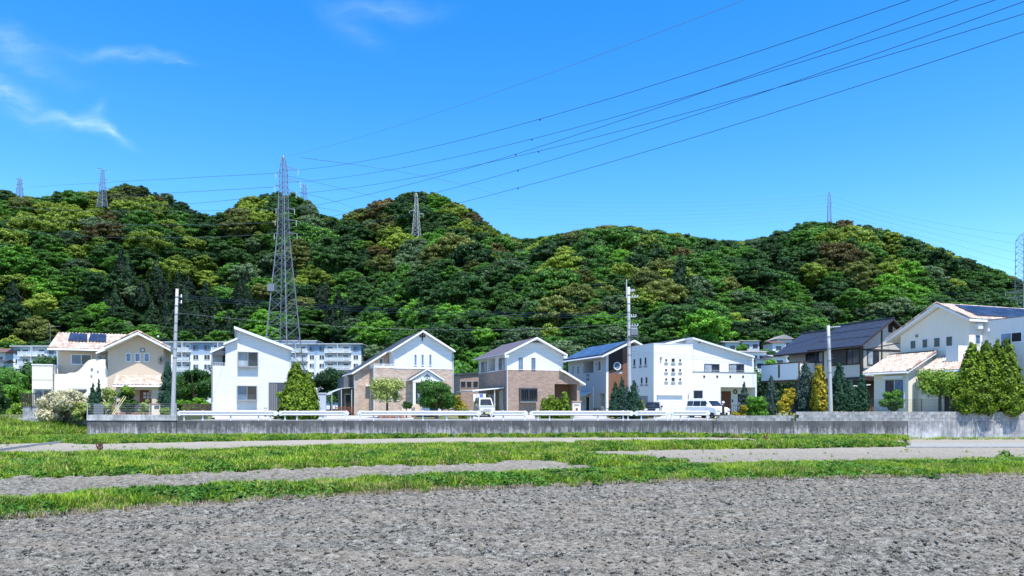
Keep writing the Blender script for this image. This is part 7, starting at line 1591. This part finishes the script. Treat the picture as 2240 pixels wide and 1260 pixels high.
big, tips = lattice('lattice_pylon', 'tall grey lattice pylon rising behind the white sided house', 620, 170, lv, rot=R(28), leg=.24, brace=.062, kbrace=False,
    arms=((372, 652, 9), (398, 657, 9), (421, 648, 9), (378, 603, 0.6), (406, 601, .6), (457, 644, 3), (482, 648, 3), (511, 650, 3), (456, 604, 3), (481, 602, 3), (511, 600, 3)))
for i, (x, z) in enumerate(((597, 631), (634, 470), (634, 497))): q = W(x, z, 170) - big.location; MB().box(q.x - .8, q.x + .8, q.y - 1.6, q.y + .2, q.z - .8, q.z + .8).obj('service_platform' if i == 0 else 'work_cage', 'galv', big) if i == 0 else None
def small_pylon(label, px, ytop, ybot, D, wb, wt, arms, rot=R(30), leg=.34, brace=.17, n=9, mat='galv'):
    lv = [(ybot + 14 - (ybot + 14 - ytop) * i / n, wb + (wt - wb) * min(1, (i / n) ** .8 * 1.15)) for i in range(n)] + [(ytop, wt * .4)]
    return lattice('hill_pylon', label, px, D, lv, rot=rot, leg=leg, brace=brace, arms=arms, mat=mat, kbrace=False)
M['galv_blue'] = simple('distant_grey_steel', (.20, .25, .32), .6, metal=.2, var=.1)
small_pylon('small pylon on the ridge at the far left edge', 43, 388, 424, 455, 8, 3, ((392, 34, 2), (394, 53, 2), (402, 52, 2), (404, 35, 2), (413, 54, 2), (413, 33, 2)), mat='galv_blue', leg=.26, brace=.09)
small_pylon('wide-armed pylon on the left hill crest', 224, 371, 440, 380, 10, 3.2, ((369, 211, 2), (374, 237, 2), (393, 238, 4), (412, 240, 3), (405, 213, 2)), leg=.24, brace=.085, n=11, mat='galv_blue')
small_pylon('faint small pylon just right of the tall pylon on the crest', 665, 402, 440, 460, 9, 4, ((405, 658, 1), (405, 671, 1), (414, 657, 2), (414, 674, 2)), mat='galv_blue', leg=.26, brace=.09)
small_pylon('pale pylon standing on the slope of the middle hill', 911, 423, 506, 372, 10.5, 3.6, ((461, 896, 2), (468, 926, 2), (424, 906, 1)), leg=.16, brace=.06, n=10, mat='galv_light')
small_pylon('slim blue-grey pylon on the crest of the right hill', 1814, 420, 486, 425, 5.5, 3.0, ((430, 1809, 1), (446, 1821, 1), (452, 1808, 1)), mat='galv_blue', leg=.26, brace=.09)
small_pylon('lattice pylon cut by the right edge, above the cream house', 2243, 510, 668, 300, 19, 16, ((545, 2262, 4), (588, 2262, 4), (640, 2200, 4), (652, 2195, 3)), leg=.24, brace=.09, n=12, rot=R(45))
def wire(label, P3, r=.05, mat='wire', name='power_line', group=None, knots=(), balls=()):
    p0 = Vector(P3[0]); b = MB().tube([tuple(Vector(p) - p0) for p in P3], r, 5); o = b.obj(name, mat); o.location = p0; tag(o, label, 'cable', group)
    for k in knots:
        pass
    return o
def img_wire(label, ctrl, Ys, r=.05, mat='wire', n=40, **k):
    """ctrl: three or more photograph pixels on the wire from its start to its end; the wire runs straight in plan between distances Ys and sags in height"""
    c = np.array(ctrl, float); k0 = (c[0, 0] - 1120) / FOC; k1 = (c[-1, 0] - 1120) / FOC; A = np.array([k0 * Ys[0], Ys[0]]); B = np.array([k1 * Ys[1], Ys[1]])
    ts, zs = [], []
    for (px, py) in c:
        kk = (px - 1120) / FOC; den = (B[0] - A[0]) - kk * (B[1] - A[1]); t = (kk * A[1] - A[0]) / den; Yt = A[1] + (B[1] - A[1]) * t; ts.append(t); zs.append(ZC + (HOR - py) / FOC * Yt)
    co_ = np.polyfit(ts, zs, min(2, len(ts) - 1)); tt = np.linspace(0, 1, n) if not k.pop('ext', 0) else np.linspace(0, 1.25, n)
    P3 = [(A[0] + (B[0] - A[0]) * t, A[1] + (B[1] - A[1]) * t, float(np.polyval(co_, t))) for t in tt]
    return wire(label, P3, r, mat, **k), P3
YP = 170
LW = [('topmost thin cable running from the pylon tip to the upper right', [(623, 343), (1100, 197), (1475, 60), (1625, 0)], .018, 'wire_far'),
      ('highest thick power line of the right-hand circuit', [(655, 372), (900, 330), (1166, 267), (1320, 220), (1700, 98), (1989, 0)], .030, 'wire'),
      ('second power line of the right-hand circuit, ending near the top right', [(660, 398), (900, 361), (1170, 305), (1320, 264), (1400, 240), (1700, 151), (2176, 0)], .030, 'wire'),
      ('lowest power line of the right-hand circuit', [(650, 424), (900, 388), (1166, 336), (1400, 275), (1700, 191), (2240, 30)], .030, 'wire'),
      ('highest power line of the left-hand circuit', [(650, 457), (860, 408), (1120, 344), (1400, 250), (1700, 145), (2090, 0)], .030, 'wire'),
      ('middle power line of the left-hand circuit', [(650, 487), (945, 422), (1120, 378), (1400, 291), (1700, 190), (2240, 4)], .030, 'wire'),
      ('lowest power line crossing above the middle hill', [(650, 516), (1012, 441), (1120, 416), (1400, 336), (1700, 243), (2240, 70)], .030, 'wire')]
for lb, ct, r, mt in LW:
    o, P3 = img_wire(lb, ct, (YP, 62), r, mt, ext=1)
    if mt == 'wire':
        kk = (( 1168 if 'right' in lb else 1120) - 1120) / FOC
        best = min(P3, key=lambda p: abs(p[0] / p[1] - kk)); MB().box(-.09, .09, -.05, .05, -.2, .02).obj('spacer', 'wire', o).location = Vector(best) - o.location
for i, (lb, ct, Y2) in enumerate((('upper faint power line running left from the pylon top', [(603, 379), (430, 388), (250, 398), (60, 410)], 445), ('second faint power line running left from the pylon', [(601, 408), (400, 422), (250, 428), (60, 436)], 440), ('third faint line running left across the hill notch', [(604, 425), (470, 441), (300, 450)], 300),
        ('pale line running left across the forest from the lower arms', [(604, 457), (490, 460), (250, 462), (20, 452)], 300), ('pale lower line running left across the forest', [(600, 486), (470, 492), (250, 490), (20, 474)], 300), ('lowest pale line running left across the forest', [(600, 512), (470, 517), (250, 520), (20, 500)], 300))):
    img_wire(lb, ct, (YP, Y2), .05 if i < 3 else .035, 'wire_far')
for i, ct in enumerate(([(630, 385), (730, 408), (830, 433)], [(655, 420), (720, 437), (790, 462)], [(660, 450), (710, 456), (768, 470)], [(660, 345), (900, 380), (1100, 430)])):
    img_wire(('first', 'second', 'third', 'long faint')[i] + ' descending line right of the tall pylon towards the middle hill', ct, (YP, 390), .05, 'wire_far')
for i in range(7):
    y = 436 + i * 8
    img_wire('%s of seven faint lines crossing the sky to the right hill pylon' % ('topmost', 'second', 'third', 'fourth', 'fifth', 'sixth', 'lowest')[i], [(1060 + i * 14, y - 2 + i * 3), (1450, y + 8 + i), (1812, 428 + i * 8)], (415, 425), .035, 'wire_far')
for i in range(5):
    img_wire('%s of five faint lines between the right hill pylon and the edge pylon' % ('first', 'second', 'third', 'fourth', 'lowest')[i], [(1816, 428 + i * 12), (2020, 482 + i * 12), (2240, 516 + i * 20)], (425, 300), .03, 'wire_far')
for i in range(4):
    img_wire('%s of four dark lines crossing the right-hand forest' % ('first', 'second', 'third', 'lowest')[i], [(1340, 560 + i * 18), (1750, 624 + i * 20), (2235, 640 + i * 8)], (290, 290), .030, 'wire')

# ---- utility poles
def util_pole(label, p0, p1, D, r0, r1, bands=8, name='utility_pole'):
    a, b_ = W(p0[0], p0[1], D), W(p1[0], p1[1], D); t = empty(name, a, 0, label, 'utility pole'); d = b_ - a
    m = MB().tube([(0, 0, -.3)] + [tuple(d * q) for q in (0.001, .25, .5, .75, 1)], [r0] + [r0 + (r1 - r0) * q for q in (0, .25, .5, .75, 1)], 14); m.obj('pole', 'pole', t, smooth=True)
    for i in range(bands):
        q = .45 + .55 * i / bands; c = d * q; rr = r0 + (r1 - r0) * q; bb = MB().lathe([(rr, 0), (rr + .015, 0), (rr + .015, .07), (rr, .07)], c=tuple(c), n=14); bb.obj('band', 'galv', t)
    for i in range(10):
        c = d * (.2 + .07 * i); MB().bar(c + Vector((-.3 if i % 2 else 0, 0, 0)), c + Vector((0 if i % 2 else .3, 0, 0)), .025).obj('step_bolt', 'galv', t)
    return t, d
t1, d1 = util_pole('tall leaning concrete utility pole at the left end of the guard rails', (378, 908), (387.5, 632), WY + .15, .165, .105)
for (y, s) in ((648, 1), (661, 1)): q = W(388, y, WY + .15) - t1.location; MB().bar(q, q + Vector((.28 * s, 0, .0)), .05).obj('bracket', 'galv', t1); MB().lathe([(.03, -.12), (.06, -.06), (.03, 0), (.06, .06), (.02, .12)], c=tuple(q + Vector((.3 * s, 0, 0))), n=8).obj('insulator', 'insul', t1)
t2, d2 = util_pole('concrete utility pole with transformers in front of the solar roof house', (1377, 900), (1375, 628), 66, .20, .12)
q = W(1370.5, 640, 66) - t2.location; MB().tube([(q.x, 0, q.z - .5), (q.x, 0, q.z + 1.15)], .045, 8).obj('mast_tip', 'galv_light', t2)
for (y, l) in ((637, 12), (650, 20), (693, 16), (713, 20)):
    q = W(1375, y, 66) - t2.location; e = Vector((l * 66 / FOC, 0, 0)); MB().bar(q - Vector((.2, 0, 0)), q + e, .06).obj('crossarm', 'galv_light', t2)
    for k in (.4, .7, 1): MB().lathe([(.02, 0), (.06, .04), (.03, .1), (.06, .14), (.02, .2)], c=tuple(q + e * k), n=8).obj('insulator', 'insul', t2)
for x in (1382, 1386.5, 1391): q = W(x, 733, 66) - t2.location; MB().lathe([(.0, 0), (.16, 0), (.16, .55), (.12, .62), (.05, .64), (.03, .85), (0, .86)], c=(q.x, -.1, q.z), n=12).obj('transformer', 'galv', t2, smooth=False)
q = W(1386, 735, 66) - t2.location; MB().box(q.x - .5, q.x + .5, -.3, .1, q.z - .08, q.z - .002).obj('transformer_bracket', 'frame_dark', t2)
MB().tube([tuple(W(1378, 700, 66) - t2.location), tuple(W(1381, 720, 66) - t2.location), tuple(W(1378, 742, 66) - t2.location)], .03, 5).obj('drop_cable', 'wire', t2)
t3, d3 = util_pole('slim white utility pole in front of the dark timber house', (1817, 901), (1812, 712), 57.6, .17, .11, bands=4)
q = W(1813, 716, 57.6) - t3.location; MB().bar(q, q + Vector((.9, 0, .08)), .06).obj('crossarm', 'galv_light', t3)
MB().bar((.02, -.15, 0), tuple(W(1811, 880, 57.6) - t3.location), .03).obj('cable_cover', 'bamboo_pole', t3) if False else None
DW = [('first', [(391, 646), (600, 660), (900, 677), (1374, 686)], 'wire'), ('second', [(391, 650), (600, 664), (900, 681), (1374, 690)], 'wire'), ('third', [(391, 655), (600, 669), (900, 686), (1374, 694)], 'wire')]
for nm, ct, mt in DW: img_wire('%s of three dark wires strung between the two tall poles' % nm, ct, (WY + .15, 66), .011, mt, name='overhead_wire')
for i, (lb, ct, ys, mt) in enumerate((('thin telephone wire from the leftmost pole towards the middle', [(389, 685), (475, 693), (700, 712), (1240, 716), (1374, 707)], (WY + .15, 66), 'wire_far'), ('lower dark wire from the leftmost pole behind the white sided house', [(388, 713), (450, 718), (515, 726)], (WY + .15, 64), 'wire'),
        ('guy wire from the leftmost pole down to the beige house roof', [(387, 668), (366, 705), (346, 737)], (WY + .15, 61.5), 'wire_pale'), ('thin second guy wire beside the leftmost pole', [(382, 712), (366, 735), (352, 758)], (WY + .15, 63), 'wire'),
        ('service wire sloping from the transformer pole across the white rendered house', [(1380, 775), (1520, 786), (1655, 800)], (66, 75), 'wire_far'), ('upper service wire across the white rendered house', [(1380, 768), (1500, 778), (1656, 790)], (66, 76), 'wire_far'),
        ('wire from the slim white pole down to the dark timber house', [(1818, 722), (1850, 742), (1885, 752)], (57.6, 70), 'wire'), ('wire from the slim white pole to the left along the dark roof', [(1808, 720), (1770, 726), (1715, 733)], (57.6, 80), 'wire_far'))):
    img_wire(lb, ct, ys, .010, mt, name='overhead_wire')
b = MB().lathe([(.0, -.09), (.08, -.04), (.08, .04), (0, .09)], n=8); o = b.obj('guy_insulator', 'lamp_lens'); o.location = W(346, 736, 61.4); tag(o, 'white insulator ball at the lower end of the guy wire above the tiled roof', 'insulator')
t = empty('television_aerial', W(110, 741, 66), 0, 'thin television aerial on the left end of the beige house roof', 'aerial'); MB().bar((0, 0, -.6), (0, 0, 1.3), .03).obj('mast', 'galv', t); MB().bar((-.1, 0, 1.1), (.9, 0, 1.1), .025).obj('boom', 'galv', t)

# ================================================================ VEHICLES
def vehicle(name, label, loc, rz, L, Wd, Hh, prof, roofp, paint, wr=.27, wheels=(.16, .80), plate='plate', low=.22):
    """prof: body side outline (x share of L from the nose, z) up to the window line; roofp: glasshouse outline (x share, z)"""
    t = empty(name, loc, rz, label, 'van' if 'van' in label else 'car'); hw = Wd / 2
    b = MB(); n = len(prof); ls = []
    for (s, inset) in ((-1, .0), (-1, .0), (1, .0), (1, .0)): pass
    sec = [(-hw, .06), (-hw + .05, 0)]
    pts = [(x * L, z) for x, z in prof]
    def ring(y, sh): cx = sum(p[0] for p in pts) / n; cz = sum(p[1] for p in pts) / n; return [(cx + (p[0] - cx) * sh, y, cz + (p[1] - cz) * sh) for p in pts]
    rs = [ring(-hw, .955), ring(-hw + .06, 1.0), ring(hw - .06, 1.0), ring(hw, .955)]
    base = len(b.v)
    for r_ in rs: b.v += r_
    for k in range(3):
        for i in range(n): j = (i + 1) % n; b.f.append((k * n + i, k * n + j, (k + 1) * n + j, (k + 1) * n + i)); b.m.append(0)
    b.f.append(tuple(range(n))[::-1]); b.m.append(0); b.f.append(tuple(3 * n + i for i in range(n))); b.m.append(0)
    b.obj('body', paint, t, bevel=.03)
    # glasshouse narrowing upwards
    rp = [(x * L, z) for x, z in roofp]; z0 = min(z for _, z in rp); z1 = max(z for _, z in rp); m = len(rp)
    yw = lambda z: hw - .05 - .14 * (z - z0) / (z1 - z0)
    g_ = MB(); g_.v = [(x, -yw(z), z) for x, z in rp] + [(x, yw(z), z) for x, z in rp]
    g_.f = [tuple(range(m))[::-1], tuple(range(m, 2 * m))] + [(i, (i + 1) % m, m + (i + 1) % m, m + i) for i in range(m)]; g_.m = [0] * len(g_.f); g_.obj('roof', paint, t, bevel=.03)
    # glass: windscreen on the front edge of the outline, side windows
    (xa, za), (xb, zb) = rp[0], rp[1]
    w_ = MB(); o_ = .012; f0, f1 = .08, .86
    A_ = (xa + (xb - xa) * f0 - o_, za + (zb - za) * f0); B_ = (xa + (xb - xa) * f1 - o_, za + (zb - za) * f1)
    w_.prism([(A_[0], -yw(A_[1]) + .09, A_[1]), (A_[0], yw(A_[1]) - .09, A_[1]), (B_[0], yw(B_[1]) - .09, B_[1]), (B_[0], -yw(B_[1]) + .09, B_[1])], (-.012, 0, .008)); w_.obj('windscreen', 'glass_dark', t)
    xe = rp[-1][0]
    for s in (-1, 1):
        cuts = [xa + .42, xa + .42 + (xe - xa - .5) * .36, xa + .42 + (xe - xa - .5) * .70, xe - .12]
        for k in range(3):
            u0, u1 = cuts[k] + .03, cuts[k + 1] - .03; zt = zb - .10; zl = z0 + .05; sh = .30 * (k == 0)
            q = [(u0, zl), (u1, zl), (u1, zt), (u0 + sh, zt)]; w_ = MB(); w_.prism([(x, s * (yw(z) + .004), z) for x, z in q], (0, s * .01, 0)); w_.obj('side_window', 'glass_dark', t)
        mr = MB().box(-.06, .06, s * (hw + .02), s * (hw + .20), z0 + .02, z0 + .20); mr.v = [(x + xa + .38, y, z) for x, y, z in mr.v]; mr.obj('mirror', paint, t, bevel=.02)
        hl = MB().box(-.03, .12, s * (hw - .38), s * (hw - .04), .62, .82); hl.obj('headlight', 'lamp_lens', t, bevel=.03)
        for wx in wheels:
            wh = empty('wheel', (wx * L, s * (hw - .08), wr)); wh.parent = t
            ty = MB().lathe([(wr * .6, -.09), (wr * .95, -.09), (wr, -.05), (wr, .05), (wr * .95, .09), (wr * .6, .09)], n=20).obj('tyre', 'rubber', wh, smooth=True); ty.rotation_euler = (R(90), 0, 0)
            rm = MB().lathe([(0, -.06), (wr * .2, -.07), (wr * .6, -.05), (wr * .6, .05), (wr * .2, .07), (0, .06)], n=16).obj('rim', 'galv', wh); rm.rotation_euler = (R(90), 0, 0)
            MB().box(wx * L - wr * 1.1, wx * L + wr * 1.1, s * (hw - .03), s * (hw + .004), low, wr * 1.75).obj('wheel_arch', 'rubber', t)
    MB().box(-.035, .0, -hw + .35, hw - .35, .34, .5).obj('grille', 'black_metal', t); MB().box(-.05, -.036, -.17, .17, .36, .52).obj('number_plate', plate, t)
    MB().box(-.02, L * .98, -hw + .04, hw - .04, .2, .3).obj('sill_trim', 'rubber', t)
    return t
M['glass_dark'] = glass('tinted_car_glass', (.01, .014, .018), .06)
nose = W(1068, 915, 67.5)
vehicle('kei_van', 'small silver-white van facing the road beside the brown brick house', (nose.x - .1, nose.y, ROADZ + .03), R(102), 3.35, 1.46, 1.86,
        [(0, .25), (.0, .62), (.02, .86), (.10, 1.02), (.16, 1.08), (.98, 1.08), (1.0, .9), (1.0, .28)], [(.13, 1.07), (.30, 1.80), (.36, 1.86), (.95, 1.86), (.99, 1.75), (.995, 1.07)], 'car_silver')
nose = W(1583, 915, 63.4)
vehicle('white_van', 'white family van with dark windows parked beside the garage', (nose.x, nose.y, ROADZ + .03), R(122), 3.7, 1.62, 1.72,
        [(0, .28), (.0, .60), (.02, .80), (.07, .93), (.22, 1.02), (.98, 1.04), (1.0, .9), (1.0, .3)], [(.17, 1.01), (.37, 1.60), (.44, 1.72), (.93, 1.72), (.98, 1.55), (.99, 1.01)], 'car_white', plate='plate_w')
nose = W(1425, 915, 68.5)
vehicle('black_car', 'black car half hidden between the dark conifers and the garage door', (nose.x, nose.y, ROADZ + .03), R(75), 3.6, 1.5, 1.5,
        [(0, .25), (.0, .6), (.02, .78), (.08, .86), (.25, .92), (.98, .92), (1.0, .8), (1.0, .28)], [(.22, .91), (.40, 1.38), (.48, 1.46), (.88, 1.46), (.98, 1.2), (.99, .91)], 'car_black', plate='plate_w')
# motorbike
mp = W(1311, 906, 73); t = empty('motorbike', (mp.x, mp.y, ROADZ + .1), R(25), 'dark motor scooter parked at the wall of the solar roof house', 'motorbike')
for x in (-.55, .55):
    wh = MB().lathe([(.12, -.05), (.24, -.05), (.26, 0), (.24, .05), (.12, .05)], n=16).obj('wheel', 'rubber', t, smooth=True); wh.location = (x, 0, .26); wh.rotation_euler = (R(90), 0, 0)
MB().prism([(-.6, -.14, .35), (.1, -.14, .25), (.25, -.14, .35), (.1, -.14, .62), (-.62, -.14, .72)], (0, .28, 0)).obj('body', 'black_metal', t, bevel=.03); MB().box(-.6, .05, -.13, .13, .72, .82).obj('seat', 'rubber', t, bevel=.04)
MB().tube([(.55, 0, .3), (.38, 0, .98)], .04, 6).obj('fork', 'galv', t); MB().tube([(.34, -.3, 1.02), (.38, 0, .98), (.34, .3, 1.02)], .02, 6).obj('handlebar', 'black_metal', t); MB().prism([(.4, -.18, .4), (.48, -.18, .4), (.38, -.18, .95), (.28, -.18, .9)], (0, .36, 0)).obj('leg_shield', 'frame_grey', t)
# laundry under the canopy
t = empty('clothes_line', W(1046, 868, 74.5), R(20), 'blue and white washing hung under the car canopy', 'washing'); MB().bar((-.7, 0, .3), (.9, 0, .3), .03).obj('rod', 'galv_light', t)
for i, (x, m_) in enumerate(((-.5, 'cloth_white'), (-.15, 'cloth_white'), (.15, 'cloth_blue'), (.5, 'cloth_white'))): MB().prism([(x, -.01, .28), (x + .28, -.01, .28), (x + .34, -.03, -.4 - .1 * (i % 2)), (x - .02, -.03, -.45)], (0, .02, 0)).obj('cloth', m_, t)
